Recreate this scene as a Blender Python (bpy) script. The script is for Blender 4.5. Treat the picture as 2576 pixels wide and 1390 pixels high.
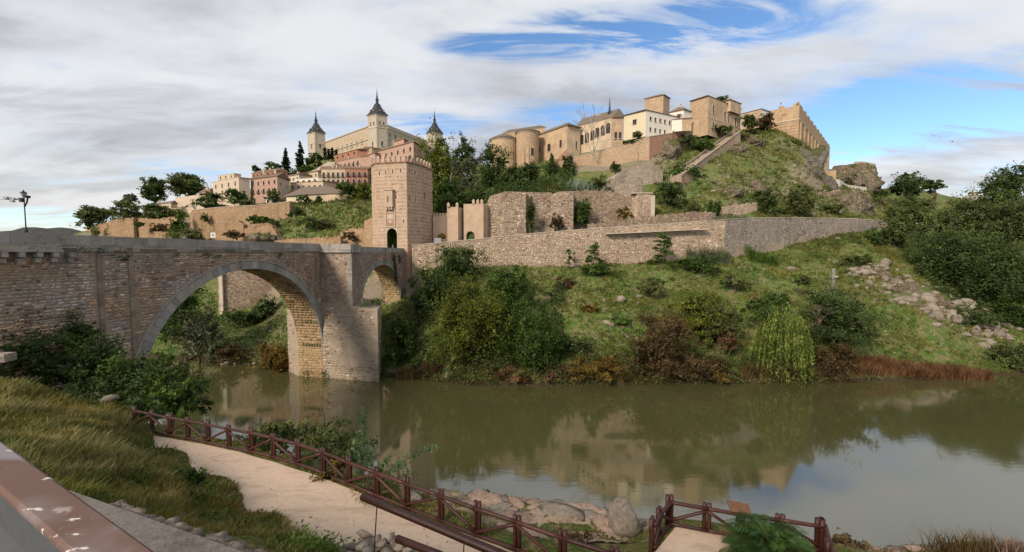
import bpy, math, random
import numpy as np
from mathutils import Vector, Matrix

for o in list(bpy.data.objects):
    bpy.data.objects.remove(o, do_unlink=True)
SC = bpy.context.scene
COL = SC.collection
R = math.radians

# ------------------------------------------------------------------ camera
F, EYE = 1006.0, 24.6            # focal length in units of a 2576 wide frame; eye height over the river
PITCH = math.atan(55 / F)
cam = bpy.data.cameras.new('camera')
cam.sensor_width = 36.0
cam.lens = 36.0 * F / 2576.0
cam.clip_start, cam.clip_end = 0.05, 9000.0
cam_o = bpy.data.objects.new('camera', cam)
COL.objects.link(cam_o)
cam_o.location = (0, 0, EYE)
cam_o.rotation_euler = (math.pi / 2 - PITCH, 0, 0)
SC.camera = cam_o

SUN_AZ = math.atan2(-0.62, -0.78)   # direction TO the sun, x = sin, y = cos
SUN_EL = R(33)
SUN_DIR = Vector((math.sin(SUN_AZ) * math.cos(SUN_EL), math.cos(SUN_AZ) * math.cos(SUN_EL), math.sin(SUN_EL)))

# ------------------------------------------------------------------ node helper
def nd(t, kind, props=None, **ins):
    n = t.nodes.new(kind)
    for k, v in (props or {}).items():
        setattr(n, k, v)
    for k, v in ins.items():
        key = int(k[1:]) if k[0] == 'i' and k[1:].isdigit() else k.replace('_', ' ')
        s = n.inputs[key]
        if hasattr(v, 'is_output') or isinstance(v, bpy.types.NodeSocket):
            t.links.new(v, s)
        else:
            s.default_value = v
    return n
def mth(t, op, a, b=0.0, clamp=False):
    return nd(t, 'ShaderNodeMath', {'operation': op, 'use_clamp': clamp}, i0=a, i1=b).outputs[0]
def vm(t, op, a, b=(0, 0, 0)):
    n = nd(t, 'ShaderNodeVectorMath', {'operation': op}, i0=a, i1=b)
    return n.outputs['Value'] if op in ('DOT_PRODUCT', 'LENGTH', 'DISTANCE') else n.outputs[0]
def ramp(t, fac, stops, interp='LINEAR'):
    n = nd(t, 'ShaderNodeValToRGB', None, Fac=fac)
    cr = n.color_ramp; cr.interpolation = interp
    while len(cr.elements) < len(stops):
        cr.elements.new(0.5)
    for e, (p, c) in zip(cr.elements, stops):
        e.position = p
        e.color = (c, c, c, 1) if isinstance(c, (int, float)) else (c[0], c[1], c[2], 1)
    return n.outputs[0]
def mixc(t, fac, a, b, mode='MIX'):
    n = nd(t, 'ShaderNodeMix', {'data_type': 'RGBA', 'blend_type': mode})
    for i, v in ((0, fac), (6, a), (7, b)):
        if isinstance(v, bpy.types.NodeSocket): t.links.new(v, n.inputs[i])
        else: n.inputs[i].default_value = v if i == 0 else (v[0], v[1], v[2], 1)
    return n.outputs[2]
def noise(t, vec, scale, detail=4.0, rough=0.55, dist=0.0):
    return nd(t, 'ShaderNodeTexNoise', None, Vector=vec, Scale=scale, Detail=detail, Roughness=rough, Distortion=dist).outputs[0]
def mapr(t, v, a, b, c=0.0, d=1.0, smooth=True):
    n = nd(t, 'ShaderNodeMapRange', {'interpolation_type': 'SMOOTHSTEP' if smooth else 'LINEAR'})
    for i, x in enumerate((v, a, b, c, d)):
        if isinstance(x, bpy.types.NodeSocket): t.links.new(x, n.inputs[i])
        else: n.inputs[i].default_value = x
    return n.outputs[0]

# ------------------------------------------------------------------ sky: daylight with a broken deck of thin cloud
def pixel_dir(px, py):
    a, b = (px - 1288) / F, (695 - py) / F
    cp, sp = math.cos(PITCH), math.sin(PITCH)
    return Vector((a, cp + sp * b, -sp + cp * b))
W = bpy.data.worlds.new('World'); SC.world = W; W.use_nodes = True
t = W.node_tree; t.nodes.clear()
sky = nd(t, 'ShaderNodeTexSky', {'sky_type': 'NISHITA', 'sun_disc': False, 'sun_elevation': SUN_EL,
         'sun_rotation': SUN_AZ, 'air_density': 1.0, 'dust_density': 0.35, 'ozone_density': 2.5, 'altitude': 500.0})
hsv = nd(t, 'ShaderNodeHueSaturation', None, Saturation=1.12, Value=1.25, Color=sky.outputs[0])
bg_sky = nd(t, 'ShaderNodeBackground', None, Color=hsv.outputs[0], Strength=0.14)
gen = nd(t, 'ShaderNodeTexCoord').outputs['Generated']
sep = nd(t, 'ShaderNodeSeparateXYZ', None, Vector=gen)
zz = mth(t, 'ADD', mth(t, 'MAXIMUM', sep.outputs[2], 0.0), 0.17)
pl = nd(t, 'ShaderNodeCombineXYZ', None, X=mth(t, 'DIVIDE', sep.outputs[0], zz), Y=mth(t, 'DIVIDE', sep.outputs[1], zz), Z=0.0).outputs[0]
pm = nd(t, 'ShaderNodeMapping', None, Vector=pl, Rotation=(0, 0, R(-24)), Scale=(0.55, 1.25, 1.0)).outputs[0]
big = noise(t, pm, 0.75, 7, 0.56, 0.6)
fine = noise(t, pm, 3.1, 8, 0.62, 0.9)
cov = mth(t, 'ADD', mth(t, 'MULTIPLY', big, 0.60), mth(t, 'MULTIPLY', fine, 0.40))
def opening(px, py, ax, ay, tilt, amt):
    """a gap in the deck: an ellipse of directions"""
    d0 = pixel_dir(px, py).normalized()
    ex = Vector((d0.y, -d0.x, 0)).normalized(); ey = ex.cross(d0) * -1
    ct, st = math.cos(tilt), math.sin(tilt)
    ux, uy = ex * ct + ey * st, ey * ct - ex * st
    rel = vm(t, 'SUBTRACT', gen, tuple(d0))
    a = mth(t, 'DIVIDE', vm(t, 'DOT_PRODUCT', rel, tuple(ux)), ax)
    b = mth(t, 'DIVIDE', vm(t, 'DOT_PRODUCT', rel, tuple(uy)), ay)
    r2 = mth(t, 'ADD', mth(t, 'MULTIPLY', a, a), mth(t, 'MULTIPLY', b, b))
    return mth(t, 'MULTIPLY', mapr(t, r2, 0.0, 1.0, 1.0, 0.0), amt)
gaps = 0.0
for g in ((1600, 80, 0.46, 0.07, R(4), .25), (1290, 120, 0.22, 0.04, R(2), .16), (2330, 270, 0.30, 0.085, R(2), .33), (2120, 330, 0.17, 0.08, R(-12), .30),
          (1500, 320, 0.24, 0.055, R(14), .17), (1080, 315, .20, .035, R(-3), .13), (2480, 470, 0.20, 0.04, R(0), .10),
          (170, 560, 0.22, 0.03, R(0), .20), (470, 440, .12, .03, R(0), .10), (1800, 20, .25, .05, R(0), .12)):
    gaps = mth(t, 'ADD', gaps, opening(*g))
wisp = noise(t, nd(t, 'ShaderNodeMapping', None, Vector=pl, Rotation=(0, 0, R(-30)), Scale=(.9, 3.4, 1.0)).outputs[0], 1.5, 7, .62, 1.4)
cov = mth(t, 'SUBTRACT', mth(t, 'ADD', cov, 0.085), mth(t, 'MULTIPLY', gaps, mapr(t, wisp, .36, .62, 1.3, .38)))
mask = mapr(t, cov, 0.30, 0.60)
tone = noise(t, pm, 1.15, 6, 0.55, 0.3)
thick = mapr(t, mth(t, 'ADD', mth(t, 'MULTIPLY', tone, .75), mth(t, 'MULTIPLY', fine, .25)), 0.41, 0.64)
ccol = mixc(t, thick, (0.94, 0.955, 0.98), (0.50, 0.515, 0.555))
low = mapr(t, sep.outputs[2], 0.0, 0.22, 1.0, 0.0)
ccol = mixc(t, mth(t, 'MULTIPLY', low, 0.62), ccol, (0.96, 0.92, 0.84))
bg_cl = nd(t, 'ShaderNodeBackground', None, Color=ccol, Strength=0.78)
mx = nd(t, 'ShaderNodeMixShader', None, i0=mth(t, 'MULTIPLY', mask, 0.97), i1=bg_sky.outputs[0], i2=bg_cl.outputs[0])
nd(t, 'ShaderNodeOutputWorld', None, Surface=mx.outputs[0])

sun = bpy.data.lights.new('sun', 'SUN'); sun.energy = 3.6; sun.angle = R(13.0); sun.color = (1.0, 0.87, 0.71)
sun_o = bpy.data.objects.new('sun', sun); COL.objects.link(sun_o); sun_o.location = (-60, -80, 120)
sun_o.rotation_euler = (-SUN_DIR).to_track_quat('-Z', 'Y').to_euler()

SC.view_settings.view_transform = 'Standard'; SC.view_settings.look = 'None'
SC.view_settings.exposure = 0.2; SC.view_settings.gamma = 1.0; SC.view_settings.use_curve_mapping = False
SC.render.engine = 'CYCLES'
SC.cycles.use_denoising = True
try: SC.cycles.denoiser = 'OPENIMAGEDENOISE'
except Exception: pass
SC.cycles.max_bounces = 5; SC.cycles.diffuse_bounces = 2; SC.cycles.glossy_bounces = 3
SC.cycles.transmission_bounces = 2; SC.cycles.transparent_max_bounces = 4; SC.cycles.caustics_reflective = False

# ------------------------------------------------------------------ where things are
def at(px, py, Y):
    r = pixel_dir(px, py); k = Y / r.y
    return Vector((r.x * k, Y, EYE + r.z * k))
def onz(px, py, z):
    r = pixel_dir(px, py); k = (z - EYE) / r.z
    return Vector((r.x * k, r.y * k, z))

# ------------------------------------------------------------------ value noise
class VN:
    def __init__(s, seed, n=256):
        s.g = np.random.RandomState(seed).rand(n, n); s.n = n
    def __call__(s, x, y):
        x = np.asarray(x, float); y = np.asarray(y, float)
        xi = np.floor(x).astype(int); yi = np.floor(y).astype(int)
        fx = x - xi; fy = y - yi; fx = fx * fx * (3 - 2 * fx); fy = fy * fy * (3 - 2 * fy)
        n = s.n; a = s.g[xi % n, yi % n]; b = s.g[(xi + 1) % n, yi % n]; c = s.g[xi % n, (yi + 1) % n]; d = s.g[(xi + 1) % n, (yi + 1) % n]
        return (a * (1 - fx) + b * fx) * (1 - fy) + (c * (1 - fx) + d * fx) * fy
    def fbm(s, x, y, o=4):
        v = 0; a = .5
        for k in range(o):
            v = v + a * s(x * 2 ** k + 17 * k, y * 2 ** k + 31 * k); a *= .5
        return v
VN1, VN2 = VN(1), VN(2)

# ------------------------------------------------------------------ objects
WL = {}                                  # world position of every object built
def finish(o, parent, c):
    COL.objects.link(o)
    if parent is not None:
        o.parent = parent; o.location = c - WL[parent]
    else:
        o.location = c
    WL[o] = Vector(c)
    return o
def tag(o, label=None, cat=None, group=None, kind=None):
    if label: o['label'] = label
    if cat: o['category'] = cat
    if group: o['group'] = group
    if kind: o['kind'] = kind
    return o
def thing(name, label, cat, loc, group=None):
    o = bpy.data.objects.new(name, None); o.empty_display_size = 0.2
    finish(o, None, Vector(loc))
    return tag(o, label, cat, group, 'thing')

def fast_mesh(name, V, Q, tint=None, smooth=False):
    """V (n,3) float, Q (m,k) int, tint (m,3) per face"""
    me = bpy.data.meshes.new(name)
    V = np.asarray(V, np.float32); Q = np.asarray(Q, np.int32); m, k = Q.shape
    me.vertices.add(len(V)); me.vertices.foreach_set('co', V.ravel())
    me.loops.add(m * k); me.loops.foreach_set('vertex_index', Q.ravel())
    me.polygons.add(m); me.polygons.foreach_set('loop_start', np.arange(0, m * k, k, dtype=np.int32))
    if smooth: me.polygons.foreach_set('use_smooth', np.ones(m, dtype=bool))
    me.update(calc_edges=True)
    ca = me.color_attributes.new('tint', 'FLOAT_COLOR', 'CORNER')
    c = np.ones((m * k, 4), np.float32)
    if tint is not None: c[:, :3] = np.repeat(np.asarray(tint, np.float32), k, axis=0)
    ca.data.foreach_set('color', c.ravel())
    return me
def fast_obj(name, V, Q, mat, parent=None, tint=None, smooth=False):
    V = np.asarray(V, float)
    c = Vector((float((V[:, 0].min() + V[:, 0].max()) / 2), float((V[:, 1].min() + V[:, 1].max()) / 2), float(V[:, 2].min())))
    me = fast_mesh(name, V - np.array(c), Q, tint, smooth)
    me.materials.append(mat)
    return finish(bpy.data.objects.new(name, me), parent, c)

class MB:
    """collects faces; build() links them as one mesh object"""
    def __init__(s): s.v = []; s.f = []; s.t = []; s.m = []
    def add(s, vs, fs, tint=(1, 1, 1), m=0):
        b = len(s.v); s.v += [tuple(v) for v in vs]
        for f in fs:
            s.f.append(tuple(b + i for i in f)); s.t.append(tint); s.m.append(m)
        return s
    def quad(s, a, b, c, d, tint=(1, 1, 1), m=0): return s.add((a, b, c, d), ((0, 1, 2, 3),), tint, m)
    def box(s, c, ax, ay, az, tint=(1, 1, 1), m=0, taper=1.0):
        """centre and three half-axis vectors; taper scales the +az end"""
        c, ax, ay, az = map(Vector, (c, ax, ay, az))
        vs = [c - ax - ay - az, c + ax - ay - az, c + ax + ay - az, c - ax + ay - az,
              c - ax * taper - ay * taper + az, c + ax * taper - ay * taper + az, c + ax * taper + ay * taper + az, c - ax * taper + ay * taper + az]
        return s.add(vs, ((0, 3, 2, 1), (4, 5, 6, 7), (0, 1, 5, 4), (1, 2, 6, 5), (2, 3, 7, 6), (3, 0, 4, 7)), tint, m)
    def abox(s, x0, y0, z0, x1, y1, z1, tint=(1, 1, 1), m=0):
        return s.box(((x0 + x1) / 2, (y0 + y1) / 2, (z0 + z1) / 2), ((x1 - x0) / 2, 0, 0), (0, (y1 - y0) / 2, 0), (0, 0, (z1 - z0) / 2), tint, m)
    def prism(s, plan, z0, z1, tint=(1, 1, 1), m=0, cap=True):
        """plan = list of xy, counter-clockwise; z0/z1 numbers or lists"""
        n = len(plan)
        a = [Vector((p[0], p[1], z0[i] if isinstance(z0, (list, tuple)) else z0)) for i, p in enumerate(plan)]
        b = [Vector((p[0], p[1], z1[i] if isinstance(z1, (list, tuple)) else z1)) for i, p in enumerate(plan)]
        fs = [(i, (i + 1) % n, n + (i + 1) % n, n + i) for i in range(n)]
        if cap: fs += [tuple(range(n, 2 * n)), tuple(reversed(range(n)))]
        return s.add(a + b, fs, tint, m)
    def tube(s, pts, rad, sides=6, tint=(1, 1, 1), m=0, cap=True):
        pts = [Vector(p) for p in pts]; n = len(pts)
        rad = [rad] * n if isinstance(rad, (int, float)) else rad
        vs = []; up = Vector((0, 0, 1))
        for i, p in enumerate(pts):
            d = (pts[min(i + 1, n - 1)] - pts[max(i - 1, 0)])
            d = d.normalized() if d.length > 1e-9 else up
            a = d.cross(up if abs(d.z) < .95 else Vector((1, 0, 0))).normalized(); b = d.cross(a)
            for k in range(sides):
                an = 2 * math.pi * k / sides
                vs.append(p + (a * math.cos(an) + b * math.sin(an)) * rad[i])
        fs = []
        for i in range(n - 1):
            for k in range(sides):
                k2 = (k + 1) % sides
                fs.append((i * sides + k, i * sides + k2, (i + 1) * sides + k2, (i + 1) * sides + k))
        if cap:
            fs.append(tuple(reversed(range(sides)))); fs.append(tuple((n - 1) * sides + k for k in range(sides)))
        return s.add(vs, fs, tint, m)
    def lathe(s, c, prof, sides=12, tint=(1, 1, 1), m=0, rot=0.0, sx=1.0, sy=1.0):
        c = Vector(c); vs = []
        for r, z in prof:
            for k in range(sides):
                an = rot + 2 * math.pi * k / sides
                vs.append(c + Vector((r * math.cos(an) * sx, r * math.sin(an) * sy, z)))
        fs = []
        for i in range(len(prof) - 1):
            for k in range(sides):
                k2 = (k + 1) % sides
                fs.append((i * sides + k, i * sides + k2, (i + 1) * sides + k2, (i + 1) * sides + k))
        fs.append(tuple(reversed(range(sides)))); fs.append(tuple((len(prof) - 1) * sides + k for k in range(sides)))
        return s.add(vs, fs, tint, m)
    def build(s, name, mat, parent=None, smooth=False):
        V = np.array(s.v, float)
        c = Vector((float((V[:, 0].min() + V[:, 0].max()) / 2), float((V[:, 1].min() + V[:, 1].max()) / 2), float(V[:, 2].min())))
        me = bpy.data.meshes.new(name)
        me.from_pydata((V - np.array(c)).tolist(), [], s.f)
        for mm in (mat if isinstance(mat, (list, tuple)) else [mat]): me.materials.append(mm)
        if isinstance(mat, (list, tuple)): me.polygons.foreach_set('material_index', s.m)
        if smooth: me.polygons.foreach_set('use_smooth', [True] * len(s.f))
        ca = me.color_attributes.new('tint', 'FLOAT_COLOR', 'CORNER')
        cnt = [len(f) for f in s.f]
        cc = np.ones((sum(cnt), 4), np.float32); cc[:, :3] = np.repeat(np.array(s.t, np.float32), cnt, axis=0)
        ca.data.foreach_set('color', cc.ravel())
        return finish(bpy.data.objects.new(name, me), parent, c)
def copy_part(src, parent, world):
    o = src.copy()
    for k in list(o.keys()): del o[k]
    return finish(o, parent, Vector(world))

# ------------------------------------------------------------------ materials
def new_mat(name):
    m = bpy.data.materials.new(name); m.use_nodes = True; t = m.node_tree; t.nodes.clear()
    return m, t
def out(t, sh): nd(t, 'ShaderNodeOutputMaterial', None, Surface=sh)
def pos(t): return nd(t, 'ShaderNodeNewGeometry').outputs['Position']
def tint_of(t): return nd(t, 'ShaderNodeAttribute', {'attribute_name': 'tint'}).outputs['Color']
def bump(t, h, strength, dist=0.05): return nd(t, 'ShaderNodeBump', None, Strength=strength, Distance=dist, Height=h).outputs[0]

def m_stone(name, dark, mid, light, sc=1.0, rough=.92, stain=.35, bmp=.5):
    m, t = new_mat(name); p = pos(t)
    n1 = noise(t, p, .55 * sc, 6, .62); n2 = noise(t, p, 5.5 * sc, 5, .65)
    f = mth(t, 'ADD', mth(t, 'MULTIPLY', n1, .5), mth(t, 'MULTIPLY', n2, .5))
    c = ramp(t, f, ((.33, dark), (.5, mid), (.68, light)))
    c = mixc(t, 1.0, c, tint_of(t), 'MULTIPLY')
    st = nd(t, 'ShaderNodeMapping', None, Vector=p, Scale=(.9, .9, .13)).outputs[0]
    sn = mapr(t, noise(t, st, .8, 5, .6), .5, .72)
    c = mixc(t, mth(t, 'MULTIPLY', sn, stain), c, (dark[0] * .45, dark[1] * .45, dark[2] * .45))
    b = nd(t, 'ShaderNodeBsdfPrincipled', None, Base_Color=c, Roughness=rough, Normal=bump(t, noise(t, p, 9 * sc, 6, .7), bmp, .06))
    b.inputs['Specular IOR Level'].default_value = .15
    out(t, b.outputs[0]); return m

def m_masonry(name, cols, mortar, cell=.5, flat=1.7, stain=.3, bmp=.8, edge=.06):
    """irregular stones too small to be seen one by one: cells with joints"""
    m, t = new_mat(name); p = pos(t)
    q = nd(t, 'ShaderNodeMapping', None, Vector=p, Scale=(1 / cell, 1 / cell, flat / cell)).outputs[0]
    q = vm(t, 'ADD', q, vm(t, 'SCALE', nd(t, 'ShaderNodeTexNoise', None, Vector=q, Scale=1.3, Detail=2.0).outputs[1]))
    q.node.inputs[1].links[0].from_node.inputs['Scale'].default_value = .55
    vo = nd(t, 'ShaderNodeTexVoronoi', {'feature': 'F1'}, Vector=q, Scale=1.0)
    ve = nd(t, 'ShaderNodeTexVoronoi', {'feature': 'DISTANCE_TO_EDGE'}, Vector=q, Scale=1.0)
    rnd = nd(t, 'ShaderNodeSeparateColor', None, Color=vo.outputs['Color']).outputs[0]
    k = len(cols)
    c = ramp(t, rnd, [((i + .5) / k, cc) for i, cc in enumerate(cols)])
    c = mixc(t, 1.0, c, tint_of(t), 'MULTIPLY')
    n2 = noise(t, p, 4.0, 6, .65)
    c = mixc(t, .55, c, ramp(t, n2, ((.3, .45), (.7, 1.35))), 'MULTIPLY')
    e = mapr(t, ve.outputs['Distance'], 0.0, edge)
    c = mixc(t, mth(t, 'SUBTRACT', 1.0, e), c, mortar)
    st = nd(t, 'ShaderNodeMapping', None, Vector=p, Scale=(.5, .5, .1)).outputs[0]
    sn = mapr(t, noise(t, st, .7, 5, .6), .5, .75)
    c = mixc(t, mth(t, 'MULTIPLY', sn, stain), c, (.05, .04, .03))
    lg = noise(t, p, .11, 4, .55)
    c = mixc(t, .55, c, ramp(t, lg, ((.3, (.74, .66, .6)), (.7, (1.2, 1.15, 1.12)))), 'MULTIPLY')
    b = nd(t, 'ShaderNodeBsdfPrincipled', None, Base_Color=c, Roughness=.93,
           Normal=bump(t, mth(t, 'ADD', mth(t, 'MULTIPLY', e, .6), mth(t, 'MULTIPLY', n2, .5)), bmp, .12))
    b.inputs['Specular IOR Level'].default_value = .12
    out(t, b.outputs[0]); return m

def m_plaster(name, c0, var=.16, stain=.3, rough=.9, grain=3.0):
    m, t = new_mat(name); p = pos(t)
    n1 = noise(t, p, .35, 6, .65)
    st = nd(t, 'ShaderNodeMapping', None, Vector=p, Scale=(1.1, 1.1, .12)).outputs[0]
    n2 = mapr(t, noise(t, st, .9, 5, .65), .48, .78)
    c = mixc(t, 1.0, c0, ramp(t, n1, ((.3, 1 - var), (.7, 1 + var))), 'MULTIPLY')
    c = mixc(t, 1.0, c, tint_of(t), 'MULTIPLY')
    c = mixc(t, mth(t, 'MULTIPLY', n2, stain), c, (c0[0] * .42, c0[1] * .38, c0[2] * .36))
    b = nd(t, 'ShaderNodeBsdfPrincipled', None, Base_Color=c, Roughness=rough, Normal=bump(t, noise(t, p, grain, 6, .7), .3, .05))
    b.inputs['Specular IOR Level'].default_value = .15
    out(t, b.outputs[0]); return m

def m_roof(name, c0, c1, course=.35):
    m, t = new_mat(name); p = pos(t)
    n1 = noise(t, p, 2.2, 6, .7)
    w = nd(t, 'ShaderNodeTexWave', {'wave_type': 'BANDS', 'bands_direction': 'DIAGONAL'}, Vector=p, Scale=1.0 / course, Distortion=.6, Detail=2.0)
    c = mixc(t, n1, c0, c1)
    c = mixc(t, .35, c, ramp(t, w.outputs['Fac'], ((.2, .5), (.8, 1.25))), 'MULTIPLY')
    b = nd(t, 'ShaderNodeBsdfPrincipled', None, Base_Color=c, Roughness=.85, Normal=bump(t, w.outputs['Fac'], .5, .08))
    b.inputs['Specular IOR Level'].default_value = .2
    out(t, b.outputs[0]); return m

def m_simple(name, c0, rough=.6, metal=0.0, var=.2, scale=8.0, spec=.4, bmp=.15):
    m, t = new_mat(name); p = pos(t); n1 = noise(t, p, scale, 5, .65)
    c = mixc(t, 1.0, c0, ramp(t, n1, ((.3, 1 - var), (.7, 1 + var))), 'MULTIPLY')
    c = mixc(t, 1.0, c, tint_of(t), 'MULTIPLY')
    b = nd(t, 'ShaderNodeBsdfPrincipled', None, Base_Color=c, Roughness=rough, Metallic=metal, Normal=bump(t, n1, bmp, .02))
    b.inputs['Specular IOR Level'].default_value = spec
    out(t, b.outputs[0]); return m

def m_leaf(name, c0, c1, trans=.34, rough=.6, clump=.55):
    m, t = new_mat(name); p = pos(t)
    n1 = noise(t, p, clump, 4, .6)
    c = mixc(t, mapr(t, n1, .35, .65), c0, c1)
    c = mixc(t, 1.0, c, tint_of(t), 'MULTIPLY')
    d = nd(t, 'ShaderNodeBsdfPrincipled', None, Base_Color=c, Roughness=rough); d.inputs['Specular IOR Level'].default_value = .25
    tr = nd(t, 'ShaderNodeBsdfTranslucent', None, Color=mixc(t, 1.0, c, (1.2, 1.15, .6), 'MULTIPLY'))
    out(t, nd(t, 'ShaderNodeMixShader', None, i0=trans, i1=d.outputs[0], i2=tr.outputs[0]).outputs[0]); return m

def m_ground(name, green, olive, dry, rock, rock_at=.62, sc=1.0, rockmix=.5):
    m, t = new_mat(name); g = nd(t, 'ShaderNodeNewGeometry'); p = g.outputs['Position']
    n1 = noise(t, p, .085 * sc, 5, .6); n2 = noise(t, p, .6 * sc, 6, .65); n3 = noise(t, p, 3.5 * sc, 6, .7)
    c = mixc(t, mapr(t, mth(t, 'ADD', mth(t, 'MULTIPLY', n1, .6), mth(t, 'MULTIPLY', n2, .4)), .40, .60), green, olive)
    c = mixc(t, mapr(t, mth(t, 'ADD', mth(t, 'MULTIPLY', n2, .65), mth(t, 'MULTIPLY', n3, .35)), .46, .61), c, dry)
    c = mixc(t, .75, c, ramp(t, n3, ((.28, .35), (.72, 1.55))), 'MULTIPLY')
    nz = nd(t, 'ShaderNodeSeparateXYZ', None, Vector=g.outputs['True Normal']).outputs[2]
    steep = mapr(t, mth(t, 'ADD', nz, mth(t, 'MULTIPLY', mth(t, 'SUBTRACT', n2, .5), .8)), rock_at - .07, rock_at + .07, 1.0, 0.0)
    rc = mixc(t, n3, (rock[0] * .5, rock[1] * .48, rock[2] * .46), (rock[0] * 1.4, rock[1] * 1.4, rock[2] * 1.4))
    c = mixc(t, steep, c, rc)
    pz = nd(t, 'ShaderNodeSeparateXYZ', None, Vector=p).outputs[2]
    mud = mapr(t, mth(t, 'ADD', pz, mth(t, 'MULTIPLY', mth(t, 'SUBTRACT', n2, .5), 1.2)), .35, 1.0, 1.0, 0.0)
    c = mixc(t, mud, c, mixc(t, n3, (.03, .024, .014), (.085, .062, .036)))
    h = mth(t, 'ADD', mth(t, 'MULTIPLY', n2, 1.0), mth(t, 'MULTIPLY', n3, .5))
    b = nd(t, 'ShaderNodeBsdfPrincipled', None, Base_Color=c, Roughness=.95, Normal=bump(t, h, .9, .5 / sc))
    b.inputs['Specular IOR Level'].default_value = .08
    out(t, b.outputs[0]); return m

M = {}
M['rubble'] = m_stone('rubble stone', (.22, .155, .12), (.37, .275, .21), (.49, .395, .315))
M['mortar'] = m_stone('mortar core', (.19, .14, .11), (.29, .225, .175), (.36, .29, .23), stain=.4)
M['ashlar'] = m_stone('grey granite ashlar', (.20, .18, .16), (.31, .285, .255), (.40, .37, .335), stain=.42)
M['soffit'] = m_stone('golden soffit stone', (.20, .13, .07), (.36, .25, .14), (.46, .34, .20), stain=.3)
M['pier'] = m_stone('pale pier stone', (.24, .19, .145), (.37, .295, .225), (.45, .37, .29), stain=.25)
M['tower'] = m_stone('tower rubble and brick', (.36, .25, .175), (.48, .35, .255), (.55, .415, .31), stain=.16, bmp=.35)
M['brick'] = m_stone('red brick', (.24, .13, .085), (.36, .21, .14), (.44, .28, .19), stain=.25, sc=2)
M['bastion'] = m_masonry('bastion rubble', ((.20, .15, .115), (.36, .28, .21), (.29, .195, .14), (.47, .39, .31), (.34, .25, .18)), (.24, .19, .145), cell=.7)
M['retain'] = m_masonry('retaining wall rubble', ((.30, .225, .165), (.45, .35, .26), (.38, .275, .195), (.60, .51, .41), (.42, .32, .235)), (.38, .30, .225), cell=.58, stain=.2, bmp=.6)
M['retain_grey'] = m_masonry('grey retaining wall', ((.25, .215, .185), (.35, .305, .265), (.30, .25, .205), (.43, .385, .335), (.32, .275, .235)), (.25, .215, .185), cell=.5, flat=2.0, stain=.5)
M['citywall'] = m_masonry('ochre city wall', ((.34, .23, .145), (.42, .29, .18), (.36, .22, .13), (.47, .35, .23), (.39, .27, .17)), (.34, .24, .155), cell=.8, edge=.05, stain=.3)
M['convent'] = m_masonry('convent rubble', ((.40, .29, .19), (.48, .36, .245), (.43, .30, .195), (.52, .40, .28)), (.42, .315, .215), cell=.55, edge=.05, stain=.16, bmp=.4)
M['ruin'] = m_masonry('pale ruin rubble', ((.36, .31, .25), (.46, .40, .33), (.27, .225, .18), (.52, .46, .385)), (.27, .225, .18), cell=.55, stain=.3)
M['tan'] = m_plaster('tan render', (.46, .33, .215), var=.24, stain=.34)
M['tan2'] = m_plaster('warm cream render', (.52, .405, .285), var=.2, stain=.34)
M['pink'] = m_plaster('pink render', (.42, .265, .205), var=.1, stain=.25)
M['cream'] = m_plaster('cream render', (.54, .435, .335), var=.08, stain=.22)
M['white'] = m_plaster('white limewash', (.68, .635, .56), var=.06, stain=.14)
M['yellow'] = m_plaster('pale yellow and sunlit white limewash', (.60, .52, .37), var=.07, stain=.15)  # also paints the sunlit side of the white convent house
M['redhouse'] = m_plaster('terracotta render', (.34, .165, .11), var=.1, stain=.2)
M['alc'] = m_plaster('fortress ochre masonry', (.43, .34, .25), var=.14, stain=.18)
M['alcgrey'] = m_plaster('fortress pale ashlar', (.44, .375, .30), var=.10, stain=.22)
M['bastan'] = m_plaster('banded bastion render', (.42, .295, .185), var=.2, stain=.36)
M['trim'] = m_plaster('pale stone trim', (.50, .43, .35), var=.1, stain=.15)
M['slate'] = m_roof('slate', (.035, .037, .045), (.085, .085, .095), .5)
M['tile'] = m_roof('clay tile', (.15, .10, .075), (.27, .185, .13), .3)
M['tilegrey'] = m_roof('weathered tile', (.13, .105, .085), (.23, .19, .15), .3)
M['pane'] = m_simple('dark window pane', (.022, .022, .026), rough=.25, spec=.5, var=.3, scale=.6, bmp=.02)
M['lit'] = m_simple('pale blind', (.75, .74, .72), rough=.5)
M['frame'] = m_simple('window timber', (.13, .075, .05), rough=.7)
M['wframe'] = m_simple('pale surround', (.55, .47, .39), rough=.8)
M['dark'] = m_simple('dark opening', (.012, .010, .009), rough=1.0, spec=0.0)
M['iron'] = m_simple('dark iron', (.035, .035, .038), rough=.5, metal=.6)
M['steel'] = m_simple('galvanised steel', (.32, .33, .34), rough=.45, metal=.7)
M['log'] = m_simple('red brown log', (.050, .016, .012), rough=.5, var=.4, scale=14, spec=.35, bmp=.4)
M['plank'] = m_simple('orange plank', (.125, .06, .032), rough=.7, var=.3, scale=10)
M['bark'] = m_simple('bark', (.10, .075, .055), rough=.95, var=.4, scale=5, bmp=.6, spec=.1)
M['palebark'] = m_simple('pale dead wood', (.34, .29, .245), rough=.9, var=.25, scale=4, bmp=.4, spec=.1)
M['rock'] = m_stone('schist rock', (.11, .09, .07), (.235, .195, .155), (.36, .31, .255), sc=1.2, stain=.3, bmp=1.0)
M['rockred'] = m_stone('rust stained rock', (.14, .09, .065), (.30, .215, .16), (.42, .34, .27), sc=2.0, stain=.3, bmp=1.0)
M['rockgrey'] = m_stone('grey cliff rock', (.10, .09, .085), (.19, .175, .16), (.28, .26, .235), sc=.7, stain=.4, bmp=1.0)
M['concrete'] = m_stone('weathered concrete', (.10, .088, .078), (.175, .155, .138), (.225, .20, .18), sc=2.6, stain=.5, bmp=.6)
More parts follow.
